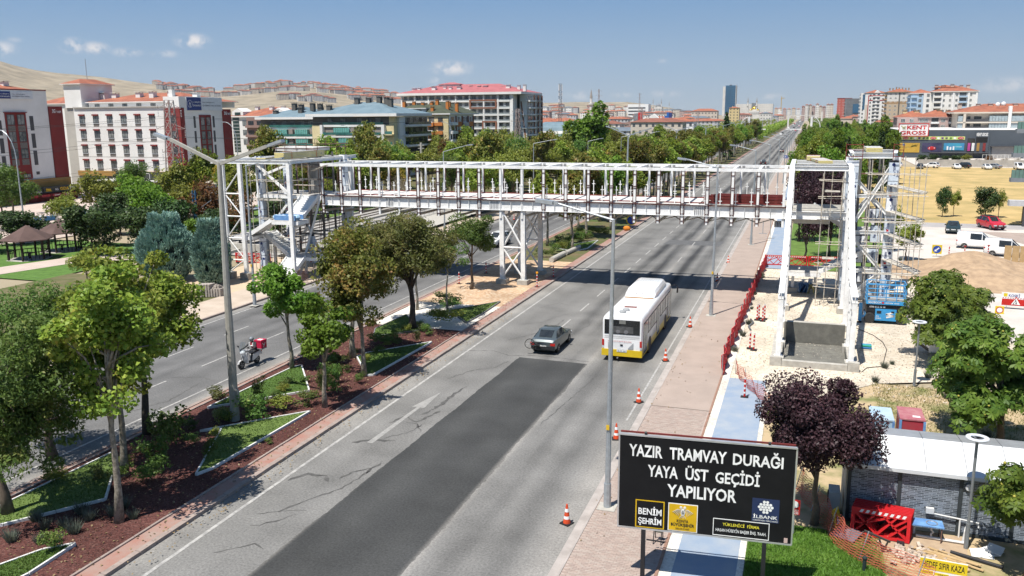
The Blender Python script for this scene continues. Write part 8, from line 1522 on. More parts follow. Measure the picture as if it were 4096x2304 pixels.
netting('safety_net','rusty mesh roll fence at the foot of the left tower stairs',[(-47.6,66.2),(-46.6,65.3),(-45.2,65.1),(-43.6,65.5),(-42.6,66.4)],1.3,mat('rusty mesh',(.2,.08,.05),ro=.8),8,0,.3,.008,.03)
# ---- small signs
def plate(name,label,c,w,h,m,rz=0,post=None,lines=(),cat='sign',tilt=0,marks=None):
 t=thing(name,label,cat,(c[0],c[1],post if post is not None else 0),rz); z0=c[2]-(post or 0); MB().bx(-w/2,w/2,-.015,.015,z0,z0+h).obj('sign_plate',m,t,world=False)
 if post is not None: [MB().tube((s*w*.3,.03,0),(s*w*.3,.03,z0+h*.9),.025,n=6).obj('post',galv,t,world=False) for s in((-1,1) if w>1 else (0,))]
 for (s,a,b,za,zb,mm) in lines: letter(s,t,(-w/2+a*w,-.018,z0+za*h),(1,0,0),(0,0,1),(b-a)*w,(zb-za)*h,mm,.015,'lettering',True)
 if marks:
  for (mb,mm,nm) in marks(z0): mb.obj(nm,mm,t,world=False)
 if tilt: t.rotation_euler=(tilt,0,rz)
 return t
syel=mat('safety yellow',(.68,.52,.02),ro=.5); sblu=mat('sign blue',(.02,.07,.35),ro=.5)
def hedef(z0):
 o=[]; b=MB().bx(-.7,.7,-.022,-.016,z0+.95,z0+1.33); o.append((b,syel,'header'));
 o.append((MB().bx(-.66,-.28,-.022,-.016,z0+.62,z0+.92),syel,'warning_panel')); o.append((MB().bx(-.24,.18,-.022,-.016,z0+.58,z0+.88),syel,'warning_panel')); o.append((MB().bx(.22,.66,-.022,-.016,z0+.7,z0+.86),sblu,'notice_header'))
 for i,(x,z,m) in enumerate(((-.5,.4,sblu),(-.5,.08,sblu),(-.05,.35,dred),(.4,.35,sblu),(.4,.05,sblu))): o.append((MB().lathe([(0,0),(.11,0),(.11,-.006),(0,-.006)],(x,-.016,z0+z),12,axis='y'),m,'pictogram'))
 o.append((MB().lathe([(0,0),(.06,0),(.06,-.006),(0,-.006)],(-.12,-.022,z0+.74),10,axis='y'),dred,'pictogram')); return o
plate('safety_board','white and yellow site safety board at the bottom right corner',(5.03,28.7,-.75),1.4,1.35,whitel,-.08,None,[('HEDEF SIFIR KAZA',.06,.95,.76,.93,signk),('DİKKAT!',.1,.27,.61,.66,signk),('ÖNCE CAN GÜVENLİĞİ',.08,.29,.5,.56,signk),('DİKKAT!',.4,.6,.59,.64,signk),('ŞANTİYE SAHASI',.46,.62,.5,.55,signk),('UYARI',.78,.94,.545,.61,whitel)],marks=hedef).location.z=.0
for p in(4.5,5.55): pass
plate('no_entry_notice','small red notice fixed between the signboard and the plum tree',(.33,30.1,.85),.36,.56,dred,0,.05,[('İZİNSİZ',.1,.9,.28,.38,whitel),('GİRMEK',.1,.9,.16,.26,whitel),('YASAKTIR',.1,.9,.04,.14,whitel)],marks=lambda z:[(MB().lathe([(.1,0),(.135,0),(.135,-.006),(.1,-.006)],(0,-.016,z+.39),14,axis='y').bar((-.08,-.02,z+.46),(.08,-.02,z+.32),.03,.006,up=(0,1,0)),whitel,'prohibition_ring')])
def roadwork(z):
 o=[(MB().bx(-.95,.95,-.022,-.016,z+.05,z+.55),dred,'red_band')]; o.append((MB().add([(-.42,-.026,z+.06),(.42,-.026,z+.06),(0,-.026,z+.78)],[(0,1,2)]),dred,'warning_triangle')); o.append((MB().add([(-.31,-.03,z+.13),(.31,-.03,z+.13),(0,-.03,z+.66)],[(0,1,2)]),whitel,'triangle_field'))
 o.append((MB().bar((-.02,-.034,z+.46),(.03,-.034,z+.3),.05,.004,up=(0,1,0)).bar((.03,-.034,z+.3),(.09,-.034,z+.16),.04,.004,up=(0,1,0)).bar((.03,-.034,z+.3),(-.02,-.034,z+.16),.04,.004,up=(0,1,0)).bar((-.02,-.034,z+.42),(-.15,-.034,z+.24),.03,.004,up=(0,1,0)).add([(-.22,-.034,z+.15),(-.06,-.034,z+.15),(-.14,-.034,z+.24)],[(0,1,2)]).box((-.02,-.034,z+.5),(.06,.004,.06)),signk,'worker_pictogram'))
 o.append((MB().bx(-.85,-.6,-.022,-.016,z+.72,z+.98),syel,'emblem_field')); s=MB()
 for k in range(11): x=-.93+k*.17; s.add([(x,-.027,z+.6),(x+.07,-.027,z+.6),(x+.11,-.027,z+.66),(x+.04,-.027,z+.66)],[(0,1,2,3)])
 o.append((s,dred,'stripe')); return o
plate('roadworks_board','white water utility roadworks board with red triangle at the right edge',(15.9,73,.3),2.0,1.05,whitel,-.1,.05,[('KOSKİ',.24,.62,.68,.95,mat('navy lettering',(.02,.04,.25)))],marks=roadwork)
plate('round_restriction_sign','yellow square sign with red ringed white disc below the roadworks board',(14.45,71.0,.05),.6,.6,syel,0,.05,marks=lambda z:[(MB().lathe([(0,0),(.25,0),(.25,-.006),(0,-.006)],(0,-.016,z+.3),16,axis='y'),dred,'disc'),(MB().lathe([(0,0),(.19,0),(.19,-.006),(0,-.006)],(0,-.024,z+.3),16,axis='y'),whitel,'disc')])
plate('arrow_sign','yellow square sign with blue disc and white arrow by the dirt heap',(13.6,98.4,.35),.95,.95,syel,0,.05,marks=lambda z:[(MB().lathe([(0,0),(.4,0),(.4,-.006),(0,-.006)],(0,-.016,z+.47),16,axis='y'),sblu,'disc'),(MB().bar((.2,-.03,z+.65),(-.1,-.03,z+.38),.12,.004,up=(0,1,0)).add([(-.24,-.03,z+.25),(-.2,-.03,z+.5),(.02,-.03,z+.27)],[(0,1,2)]),whitel,'arrow')])
plate('warning_board','yellow warning board leaning against the cabin end wall',(1.95,31.0,.1),.5,.75,syel,1.1,None,marks=lambda z:[(MB().add([(-.2,-.02,z+.15),(.2,-.02,z+.15),(0,-.02,z+.6)],[(0,1,2)]),dred,'warning_triangle'),(MB().add([(-.13,-.026,z+.2),(.13,-.026,z+.2),(0,-.026,z+.48)],[(0,1,2)]),whitel,'triangle_field')],tilt=-.3)
plate('blue_information_sign','blue square information sign on a post seen through the bridge',(-23.6,112,2.0),.9,.9,sblu,0,.1,marks=lambda z:[(MB().bx(-.3,.3,-.03,-.016,z+.2,z+.7),whitel,'white_field'),(MB().box((0,-.03,z+.35),(.35,.01,.12)).box((.05,-.03,z+.5),(.2,.01,.1)),signk,'pictogram')])
plate('blue_direction_sign','small blue sign on a post beside the far right pavement',(-5.6,262,2.2),1.2,.9,sblu,0,.1,marks=lambda z:[(MB().box((-.2,-.03,z+.45),(.15,.01,.5)).box((.25,-.03,z+.45),(.15,.01,.5)),whitel,'pictogram')])
t=plate('round_traffic_sign','round blue sign under a red and white round sign at the far pavement',(-3.2,236,1.6),.1,.2,sblu,0,.1); [MB().lathe([(0,0),(.5,0),(.5,-.02),(0,-.02)],(0,-.02,z),14,axis='y').obj('disc',m,t,world=False) for z,m in((1.9,sblu),(3.0,dred))]; MB().lathe([(0,0),(.34,0),(.34,-.02),(0,-.02)],(0,-.045,3.0),14,axis='y').obj('disc',whitel,t,world=False); MB().tube((0,0,0),(0,0,3.4),.04).obj('post',galv,t,world=False)
t=plate('road_sign','blue and yellow round sign lying low behind the bridge deck',(-21.6,112,.8),.1,.2,sblu,0,.1); MB().lathe([(0,0),(.7,0),(.7,-.02),(0,-.02)],(0,-.02,1.1),16,axis='y').obj('disc',syel,t,world=False); MB().lathe([(0,0),(.55,0),(.55,-.02),(0,-.02)],(0,-.045,1.1),16,axis='y').obj('disc',sblu,t,world=False)
for i,(x,y) in enumerate(((-4.67,111.4),(-3.62,107.2))): t=thing('sign_post',('left','right')[i]+' bare metal sign post on the pavement behind the bridge','post',(x,y,.1)); MB().tube((0,0,0),(0,0,3.2 if i else 1.6),.045).obj('post',galv,t,world=False); MB().bx(-.5,.5,-.06,.06,0,.05).obj('foot_plate',galv,t,world=False)
t=thing('small_a_frame','small dark metal stand behind the signboard on the pavement','stand',(-4.32,28.0,.1)); [MB().bar((x,-.25*s,0),(x,0,.85),.03,.03).obj('leg',plast,t,world=False) for x in(-.02,.25) for s in(-1,1)]; MB().bx(-.3,.4,-.03,.03,0,.03).obj('foot_bar',plast,t,world=False); MB().bx(.0,.23,-.012,.012,.35,.8).obj('panel',mat('dull panel',(.15,.15,.12)),t,world=False)
t=thing('bicycle_rack','dark bicycle parts heaped beside the cycle path behind the bridge','bicycle rack',(-3.1,118.6,.1)); [MB().path([(k*.2-.4,-.3,0),(k*.2-.4,-.2,.8),(k*.2-.3,.2,.8),(k*.2-.3,.3,0)],.05,5).obj('hoop',plast,t,world=False) for k in range(5)]
# ---- ring lamps
def ring_lamp(x,y,h,l):
 t=thing('ring_lamp',l,'garden lamp',(x,y,.06)); g=mat('grey lamp paint',(.22,.24,.25),(.18,.195,.205),ro=.45,metal=.2); MB().tube((x,y,.06),(x,y,1.0),.075,n=10).tube((x,y,1.0),(x,y,h-.05),.05,n=10).obj('pole',g,t); MB().lathe([(.22,h),(.36,h),(.37,h+.03),(.36,h+.06),(.22,h+.06),(.21,h+.03),(.22,h)],(x,y,0),20).obj('ring',signw,t)
 for k in range(3): a=k*2.1; MB().bar((x,y,h-.02),(x+.25*math.cos(a),y+.25*math.sin(a),h+.02),.05,.03).obj('spoke',g,t)
ring_lamp(6.06,30.95,4.1,'garden lamp with flat ring head in front of the stone patterned cabin'); ring_lamp(6.42,50.2,3.68,'garden lamp with flat ring head beside the chestnut trees in the yard')
# ---- site cabin
def cabin():
 t=thing('site_cabin','site cabin with printed dark stone walls and white sloping roof','cabin',(5.6,33,.05)); m,N,L,b=_nodes('printed stone wall'); g=N.new('ShaderNodeNewGeometry'); mp=N.new('ShaderNodeMapping'); mp.inputs['Rotation'].default_value=(PI2,0,0); L.new(g.outputs['Position'],mp.inputs[0]); nz=N.new('ShaderNodeTexNoise'); nz.inputs['Scale'].default_value=3; L.new(g.outputs['Position'],nz.inputs['Vector'])
 ad=N.new('ShaderNodeVectorMath'); ad.operation='MULTIPLY_ADD'; L.new(nz.outputs['Color'],ad.inputs[0]); ad.inputs[1].default_value=(.12,.05,0); L.new(mp.outputs[0],ad.inputs[2]); br=N.new('ShaderNodeTexBrick'); br.inputs['Scale'].default_value=1; br.inputs['Brick Width'].default_value=.24; br.inputs['Row Height'].default_value=.065; br.inputs['Mortar Size'].default_value=.006; br.offset=.37; br.inputs['Color1'].default_value=(.05,.062,.075,1); br.inputs['Color2'].default_value=(.2,.235,.28,1); br.inputs['Mortar'].default_value=(.36,.4,.45,1); br.inputs['Bias'].default_value=-.1; L.new(ad.outputs[0],br.inputs['Vector']); L.new(br.outputs[0],b.inputs['Base Color']); b.inputs['Roughness'].default_value=.6
 MB().bx(2.2,9.5,31.9,34.5,.05,2.32).obj('wall',m,t); pst=mat('dark trim',(.04,.05,.055),ro=.5)
 for x in(2.2,3.9,5.9,7.6,9.4): MB().bx(x-.06,x+.06,31.84,31.9,.05,2.3).obj('trim',pst,t)
 MB().bx(2.15,9.5,31.86,31.9,.05,.18).obj('base_rail',pst,t); rf=mat('white roof panel',(.64,.65,.65),(.58,.59,.59),sc=.7,ro=.5)
 for i in range(6):
  x=2.1+i*1.32; MB().add([(x,31.74,2.33),(x+1.3,31.74,2.33),(x+1.3,33.4,2.95),(x,33.4,2.95),(x,31.74,2.42),(x+1.3,31.74,2.42),(x+1.3,33.4,3.04),(x,33.4,3.04)],[(0,3,2,1),(4,5,6,7),(0,1,5,4),(1,2,6,5),(2,3,7,6),(3,0,4,7)]).obj('roof_panel',rf,t)
  MB().add([(x,33.41,2.95),(x+1.3,33.41,2.95),(x+1.3,34.6,2.8),(x,34.6,2.8),(x,33.41,3.04),(x+1.3,33.41,3.04),(x+1.3,34.6,2.9),(x,34.6,2.9)],[(0,3,2,1),(4,5,6,7),(0,1,5,4),(1,2,6,5),(2,3,7,6),(3,0,4,7)]).obj('roof_panel',MATS['aluminium frame'],t)
 MB().bx(2.05,9.6,31.67,31.73,2.28,2.42).obj('eaves',signw,t)
 for x in(3.4,8.0): MB().lathe([(.03,0),(.05,0),(.05,.08),(.03,.08)],(x,31.95,2.52),8).obj('lifting_eye',plast,t)
 MB().lathe([(.0,0),(.13,0),(.13,-.05),(0,-.05)],(6.15,31.86,1.95),14,axis='y').obj('vent',signw,t); MB().bx(2.08,2.19,31.92,34.4,.05,2.28).obj('end_wall',mat('beige end wall',(.5,.46,.38)),t)
 w_=thing('water_pipes','white plastic water pipes and tap box fixed low on the cabin wall','pipes',(5.4,31.7,.05)); pv_=mat('white pipe',(.7,.7,.68),ro=.4)
 for P,r in(([(4.95,31.8,.82),(6.0,31.8,.72),(6.55,31.8,.66),(6.55,31.75,.5)],.03),([(5.95,31.8,.72),(5.95,31.75,.05)],.03),([(4.5,31.3,.12),(6.1,31.2,.12)],.05),([(4.45,31.5,.1),(4.45,31.5,.35)],.045),([(6.05,31.3,.05),(6.1,31.3,.5),(6.15,31.5,.55)],.09)): MB().path(P,r,7).obj('pipe',pv_,w_)
 MB().bx(4.82,5.08,31.72,31.86,.82,1.02).obj('tap_box',pv_,w_)
 s=thing('sink_table','blue sheet topped wash stand with steel basin beside the barriers','sink',(4.7,31.3,.05)); MB().bx(4.1,5.35,31.0,31.6,.62,.66).obj('worktop',mat('blue sheet',(.09,.2,.42)),s); MB().lathe([(.02,.6),(.16,.62),(.2,.675),(.17,.675),(.14,.63)],(4.98,31.3,0),12).obj('basin',rimm,s); [MB().tube((x,y,.05),(x,y,.62),.022,n=6).obj('leg',rust_m,s) for x in(4.18,5.28) for y in(31.05,31.55)]; MB().path([(4.98,31.3,.6),(4.98,31.3,.4),(5.06,31.3,.33),(4.98,31.3,.25),(5.0,31.3,.1)],.035,7).obj('drain',mat('white pipe',(.7,.7,.68)),s)
cabin()
t=thing('air_conditioner','pale air conditioner unit beside the cabin end wall','air conditioner',(1.75,32.6,.05)); MB().bx(1.55,1.95,32.2,33.0,.3,.95).obj('casing',mat('grey casing',(.45,.46,.45)),t); MB().lathe([(0,0),(.25,0),(.25,-.03),(0,-.03)],(1.54,32.6,.62),12,axis='x').obj('fan_grille',plast,t); MB().bx(1.6,1.9,32.3,32.9,.05,.3).obj('block',concrete,t)
t=thing('brick_scatter','loose pale paving bricks tipped on the ground in front of the sink','bricks',(4.3,29.8,.05)); bm2=MB().bx(-.1,.1,-.05,.05,-.04,.04).mesh('brick',mat('pale brick',(.5,.42,.34),(.42,.34,.27),sc=5,ro=.95))
for i in range(70): o=link('brick',bm2,t,(rnd.gauss(0,.55),rnd.gauss(0,.35),.05+.05*(i%3==0)),(U(-.5,.5),U(-.5,.5),U(0,3)))
t=thing('timber_scatter','loose wooden boards lying behind the tipped bricks','boards',(5.3,29.9,.05)); [link('board',MB().bx(-.7,.7,-.05,.05,-.015,.015).mesh('board',mat('raw timber',(.48,.34,.18),(.4,.28,.14),sc=4)),t,(U(-.4,.5),U(-.3,.3),.04+.02*i/3),(0,0,U(-.9,-.2))) for i in range(12)]
t=thing('drain_pipe','black plastic pipe lying on the ground by the ring lamp foot','pipe',(6.3,30.2,.1)); MB().tube((5.5,30.4,.1),(7.0,29.8,.1),.07,n=10).obj('pipe',plast,t)
t=thing('white_sheets','broken white foam sheets on the ground right of the ring lamp','sheets',(6.6,30.7,.05)); [MB().box((6.5+.15*i,30.6+.1*i,.1+.03*i),(.7,.5,.02),rz=.4*i,rx=.1).obj('foam_sheet',whitel,t) for i in range(4)]
t=thing('metal_sheet','dark grey sheet metal panel lying on the grass under the orange net','sheet',(2.1,30.4,.2)); MB().box((2.15,30.5,.2),(.85,.75,.04),rz=-.5,rx=.15).obj('panel',mat('slate sheet',(.12,.14,.17),(.1,.115,.14),ro=.4),t); MB().box((2.15,30.6,.1),(.7,.6,.1),rz=-.5).obj('pallet',plank_m,t)
t=thing('sawhorse','dark wooden trestle standing in front of the red barriers','trestle',(3.1,29.9,.05)); MB().bar((2.7,30.2,.55),(3.5,29.7,.5),.06,.06).obj('beam',mat('dark timber',(.06,.05,.045)),t); [MB().bar((x,y,.05),(x+.15*s,y-.1,.55),.05,.05).obj('leg',MATS['dark timber'],t) for x,y in((2.8,30.2),(3.3,29.8)) for s in(-1,1)]
t=thing('bollard','small dark green garden bollard on the lawn','bollard',(2.61,28.28,.05)); MB().lathe([(.06,0),(.06,.4),(.08,.42),(.08,.46),(.05,.5),(.0,.52)],n=10).obj('post',mat('dark green metal',(.02,.035,.035)),t,world=False)
# wrapped cabins
def booth(l,x0,x1,y0,y1,h,m,trimc,band=None):
 t=thing('wrapped_booth',l,'booth',((x0+x1)/2,(y0+y1)/2,.05)); MB().bx(x0,x1,y0,y1,.05,h).obj('body',m,t); MB().bx(x0-.03,x1+.03,y0-.03,y1+.03,h+.002,h+.06).obj('roof',mat('dusty red sheet' if band else 'dusty blue sheet',(.34,.1,.12) if band else (.3,.42,.52),(.42,.2,.2) if band else (.4,.5,.58),sc=2,ro=.5),t)
 for x in(x0,x1): MB().bx(x-.05,x+.05,y0-.05,y0+.0,.05,h).obj('corner_post',trimc,t)
 if band:
  MB().bx(x0+.08,x1-.08,y0-.012,y0-.002,1.1,1.6).obj('window',mat('film glass',(.4,.38,.37),(.3,.26,.25),sc=3,ro=.25),t); pf=mat('plastic film',(.5,.36,.36),(.4,.2,.2),sc=2.5,ro=.2); MB().add([(x0+.1,y0-.016,1.7),((x0+x1)/2,y0-.016,.9),(x0+.45,y0-.016,.3)],[(0,1,2)]).add([(x1-.1,y0-.016,1.7),((x0+x1)/2,y0-.016,.9),(x1-.4,y0-.016,.3)],[(0,2,1)]).obj('film',pf,t); MB().bx(x0+.5,x0+.8,y0+.3,y0+.5,h+.061,h+.068).obj('label',whitel,t)
booth('red booth wrapped in plastic film with blue corner posts behind the cabin',4.48,5.42,38.1,39.7,2.1,mat('booth red',(.36,.03,.05),(.3,.06,.07),sc=2,ro=.35),mat('blue sheet',(.1,.2,.4)),True); booth('blue booth wrapped in plastic film left of the red booth',3.4,4.3,38.9,40.6,1.7,mat('booth blue film',(.2,.36,.5),(.34,.47,.58),sc=1.6,ro=.3),mat('blue sheet',(.1,.2,.4)))
# ---- scissor lift
def lift():
 t=thing('scissor_lift','blue rough terrain scissor lift with guard rails and black bellows','scissor lift',(5.95,65.9,.05)); lb=paint('lift blue',(.03,.27,.56),coat=.2); x0,x1,y0,y1=4.75,7.3,65.1,66.7
 for x in(5.0,7.1):
  for y in(65.15,66.65): wheel(t,x-5.95,y-65.9,.38,.25) if 0 else link('wheel',_lw[0],t,(x-5.95,y-65.9,.38),(0,0,PI2)) and link('rim',_lw[1],KIDS[t.name][-1])
 MB().bx(x0-.1,x1+.1,65.3,66.5,.35,.65).obj('chassis',lb,t); MB().bx(5.35,6.75,65.0,65.3,.3,1.12).obj('engine_box',lb,t); MB().bx(5.45,5.75,64.985,65.0,.82,1.02).obj('control_panel',plast,t); MB().bx(6.4,6.6,64.985,65.0,.9,1.02).obj('control_panel',plast,t)
 s=MB().bar((6.1,64.99,.55),(6.6,64.99,.7),.12,.01,up=(0,1,0)).bar((6.6,64.99,.7),(6.05,64.99,.78),.1,.01,up=(0,1,0)).bar((6.05,64.99,.78),(6.5,64.99,.92),.1,.01,up=(0,1,0)); s.obj('white_mark',whitel,t)
 bl_=MB(); [bl_.bx(x0+.0,x1-.05,65.2+.02*(k%2),66.6,.68+k*.11,.78+k*.11) for k in range(7)]; bl_.obj('bellows',plast,t)
 MB().bx(x0-.05,x1,65.1,66.7,1.46,1.72).obj('platform',lb,t); MB().bx(x0,x1-.05,65.15,66.65,1.721,1.76).obj('platform_floor',mat('grey chequer plate',(.35,.35,.34)),t)
 for z in(2.0,2.3,2.6,2.95):
  for y in(65.12,66.68): MB().tube((x0,y,z),(x1,y,z),.035,n=6).obj('guard_rail',lb,t)
  for x in(x0,x1): MB().tube((x,65.12,z),(x,66.68,z),.035,n=6).obj('guard_rail',lb,t)
 for x in(x0,5.4,6.0,6.7,x1):
  for y in(65.12,66.68): MB().tube((x,y,1.7),(x,y,2.98),.035,n=6).obj('guard_post',lb,t)
 for x in(4.35,): MB().bx(x-.12,x+.12,65.0,65.25,.2,1.5).obj('outrigger',lb,t); MB().bx(4.4,4.8,65.05,65.2,.45,.65).obj('outrigger_arm',lb,t); MB().lathe([(.18,.0),(.18,.06),(.05,.1),(.05,.25)],(x-5.95,65.12-65.9,0),8).obj('outrigger_pad',plast,t,world=False)
 for s_,a,b,z0,z1,y in(('SINOBOOM',4.85,5.7,1.53,1.67,65.09),('HİZMET VİNÇ',5.95,6.9,1.53,1.66,65.09),('0546 812 13 18',4.95,6.0,1.2,1.34,65.19),('1218RD',5.4,5.75,.42,.52,64.99),('4X4',5.4,5.6,.58,.66,64.99)): letter(s_,t,(a,y,z0),(1,0,0),(0,0,1),b-a,z1-z0,whitel,.015)
 MB().lathe([(0,0),(.08,0),(.08,-.008),(0,-.008)],(5.82,65.1,1.6),10,axis='y').obj('round_mark',redl,t)
wheel(thing('spare','x','x'),0,0,.38,.25); _lw=_wm[(.38,.25,'')]
for o in list(bpy.data.objects):
 if o.name=='spare' or (o.parent and (o.parent.name=='spare' or (o.parent.parent and o.parent.parent.name=='spare'))): o['kill']=1
for o in [o for o in bpy.data.objects if o.get('kill')]: bpy.data.objects.remove(o)
lift()
t=thing('rolls_on_pallet','green and blue membrane rolls lying on a small pallet','rolls',(4.35,57.3,.05)); MB().bx(4.0,4.7,57.0,57.7,.05,.15).obj('pallet',plank_m,t); [MB().tube((4.05+.0,57.1+.13*i,.24+.12*j),(4.65,57.1+.13*i,.24+.12*j),.065,n=9).obj('roll',mat('green roll',(.04,.32,.2)) if (i+j)%2 else mat('blue roll',(.05,.2,.45)),t) for i in range(4) for j in range(2)]
t=thing('cable','dark cable snaking over the gravel from the right frame','cable',(3.9,63,.06)); MB().path([(3.3,63.5,.08),(3.96,63.3,.08),(5.05,61.3,.08),(5.5,59.6,.08),(5.6,57.7,.08),(5.2,54.7,.08),(5.05,53.6,.08),(4.14,53.0,.08),(3.8,52,.08)],.022,5).obj('cable',plast,t)
t=thing('hose','grey corrugated hose lying beside the red net in the yard','hose',(-3.0,61,.1)); MB().path([(-3.2,63.5,.12),(-2.95,62.5,.12),(-3.2,61.2,.12),(-3.0,60.2,.12)],.07,7).obj('hose',mat('grey hose',(.13,.14,.15)),t)
# dirt heap
def heap(label,cx,cy,rx,ry,h,m,seed,cat='dirt heap'):
 rg=np.random.default_rng(seed); n=30; vs=[];fs=[]
 for j in range(n+1):
  for i in range(n+1):
   u_,v_=i/n*2-1,j/n*2-1; d=min(1,math.hypot(u_,v_)); e=(math.cos(d*math.pi)+1)/2; z=h*e*(.75+.3*math.sin(u_*5+seed)+.2*math.sin(v_*7+2*seed))+rg.normal(0,.07*min(1,h))*e; vs.append((cx+u_*rx,cy+v_*ry,.04+max(-.02,z)))
 for j in range(n):
  for i in range(n): a=j*(n+1)+i; fs.append((a,a+1,a+n+2,a+n+1))
 t=thing('dirt_heap',label,cat,(cx,cy,.04)); MB().add(vs,fs).obj('soil',m,t,smooth=False)
heap('long brown excavated dirt heap in front of the parked vans',17.0,88.5,9.5,10,1.9,mat('brown dug soil',(.42,.30,.19),(.30,.21,.135),sc=1.2,ro=.95,bump=.6,bsc=9),3)
heap('low heap of sandy earth at the foot of the bridge pier',-27,80.5,2.2,4.5,.6,MATS['dug sandy earth'],5); heap('low sandy mound left of the bridge pier by the small ash tree',-25.5,66.5,1.8,2.0,.4,MATS['dug sandy earth'],6)
heap('small pile of grey rubble stones in front of the brick stack',-48.3,56.2,1.8,.9,.45,grit('rubble stones',[(.4,.36,.31),(.5,.45,.39),(.28,.25,.22)],5),8,'rubble pile')
t=thing('board_shoring','wooden board shoring at the right end of the dirt heap','boards',(21.5,97,.05)); [MB().bx(19.6+.7*i,20.25+.7*i,96.9,97.0,.05,1.7).obj('board',mat('raw timber',(.48,.34,.18)),t) for i in range(6)]
t=thing('concrete_pipe','broken grey concrete pipe lying on the dug median behind the pier','pipe',(-24.2,86.5,.3)); MB().tube((-24.3,83.2,.35),(-24.15,87.6,.35),.28,n=12).obj('pipe',concrete,t); MB().tube((-24.1,87.9,.33),(-23.8,92.8,.33),.25,n=12).obj('pipe',concrete,t)
t=thing('brick_stack','neat stack of grey paving bricks beside the large junipers','brick stack',(-47.2,58.5,.11)); bs=MB().bx(-.095,.095,-.095,.095,0,.08).mesh('brick',mat('grey paver',(.42,.37,.32),(.34,.3,.26),sc=4,ro=.95))
for i in range(9):
 for j in range(4):
  for k in range(11 if i<5 else 7+(i*j)%4): link('brick',bs,t,(-.9+i*.205+U(-.01,.01),-.4+j*.205+i*.09,k*.098),(0,0,U(-.04,.04)))
for (x,y,l) in((-42.3,120.2,'left pallet of grey pavers beside the left road under the bridge'),(-40.9,121.6,'right pallet of grey pavers beside the left road under the bridge')):
 t=thing('paver_pallet',l,'pallet',(x,y,.1)); MB().bx(-.7,.7,-.6,.6,0,.14).obj('pallet',plank_m,t,world=False); [link('paver_row',MB().bx(-.6,.6,-.5,.5,0,.15).mesh('paver_row',MATS['grey paver']),t,(0,0,.15+k*.16)) for k in range(6)]
t=thing('bin_bag','orange bag on the kerb under the bridge deck','bag',(-21.7,109.5,.1)); MB().sph((0,0,.3),(.5,.35,.35),8,6).obj('bag',mat('orange bag',(.6,.2,.02)),t,world=False)
t=thing('litter_bag','grey bag lying on the shaded turf bed behind the bridge','bag',(-25.6,95,.2)); MB().sph((0,0,.18),(.5,.35,.22),8,6).obj('bag',mat('grey bag',(.4,.42,.43)),t,world=False)
# ---- park furniture at the left
def gazebo(x,y,r,l,seed):
 t=thing('gazebo',l,'gazebo',(x,y,.06)); n=6; rm=mat('brown shingle roof',(.115,.075,.065),(.085,.055,.048),sc=.8,ro=.95,bump=.4,bsc=9); wd=mat('dark stained timber',(.04,.03,.025),ro=.8)
 for k in range(n):
  a,b=2*math.pi*k/n,2*math.pi*(k+1)/n; p,q=(x+r*math.cos(a),y+r*math.sin(a)),(x+r*math.cos(b),y+r*math.sin(b)); MB().add([(*p,2.3),(*q,2.3),(x,y,3.75),(*p,2.2),(*q,2.2),(x,y,3.6)],[(0,1,2),(4,3,5),(0,3,4,1)]).obj('roof_panel',rm,t)
  p2=(x+r*.75*math.cos(a),y+r*.75*math.sin(a)); q2=(x+r*.75*math.cos(b),y+r*.75*math.sin(b)); MB().bar((*p2,.06),(*p2,2.45),.16,.16,up=(0,1,0)).obj('post',wd,t)
  if k!=4:
   MB().bar((*p2,.95),(*q2,.95),.06,.08).obj('rail',wd,t); [MB().bar((p2[0]+(q2[0]-p2[0])*f,p2[1]+(q2[1]-p2[1])*f,.1),(p2[0]+(q2[0]-p2[0])*f,p2[1]+(q2[1]-p2[1])*f,.95),.04,.04,up=(0,1,0)).obj('baluster',wd,t) for f in(.2,.4,.6,.8)]
 MB().prism([(x+r*.85*math.cos(2*math.pi*k/n),y+r*.85*math.sin(2*math.pi*k/n)) for k in range(n)],.03,.09).obj('floor',concrete,t); MB().bx(x-.6,x+.6,y-.35,y+.35,.7,.76).bx(x-.08,x+.08,y-.08,y+.08,.06,.7).obj('table',wd,t)
gazebo(-79.6,69.6,2.7,'nearer brown hexagonal gazebo in the park at the left',1); gazebo(-80.9,75.2,2.75,'farther brown hexagonal gazebo behind the nearer one',2)
bw=mat('blue painted blocks',(.07,.22,.42),(.05,.17,.36),sc=4,ro=.8)
for i,(x0,y0,x1,y1) in enumerate(((-106.5,93.4,-106.7,98.7),(-106.8,100.6,-106.2,104.2))):
 t=thing('planter_wall',('left','right')[i]+' low blue planter wall with white corner posts on the plaza','planter',(x0,y0,.06)); n=int((y1-y0)/.45)
 for k in range(n): q=k/n; MB().bar((x0+(x1-x0)*q,y0+(y1-y0)*q,.4+.06*(k%2)),(x0+(x1-x0)*(q+.96/n),y0+(y1-y0)*(q+.96/n),.4+.06*(k%2)),.3,.7).obj('block',bw,t)
 for q in(0,.5,1): MB().bx(x0+(x1-x0)*q-.2,x0+(x1-x0)*q+.25,y0+(y1-y0)*q-.25,y0+(y1-y0)*q+.25,.06,1.05).obj('corner_post',wwall,t)
chm=mat('dark plastic chair',(.05,.055,.055),ro=.6)
ch=[MB().bx(-.25,.25,-.25,.25,.4,.46).mesh('seat',chm),MB().bx(-.25,.25,.2,.26,.46,.9).mesh('backrest',chm),MB().tube((0,0,0),(0,0,.4),.025,n=5).mesh('leg',chm)]
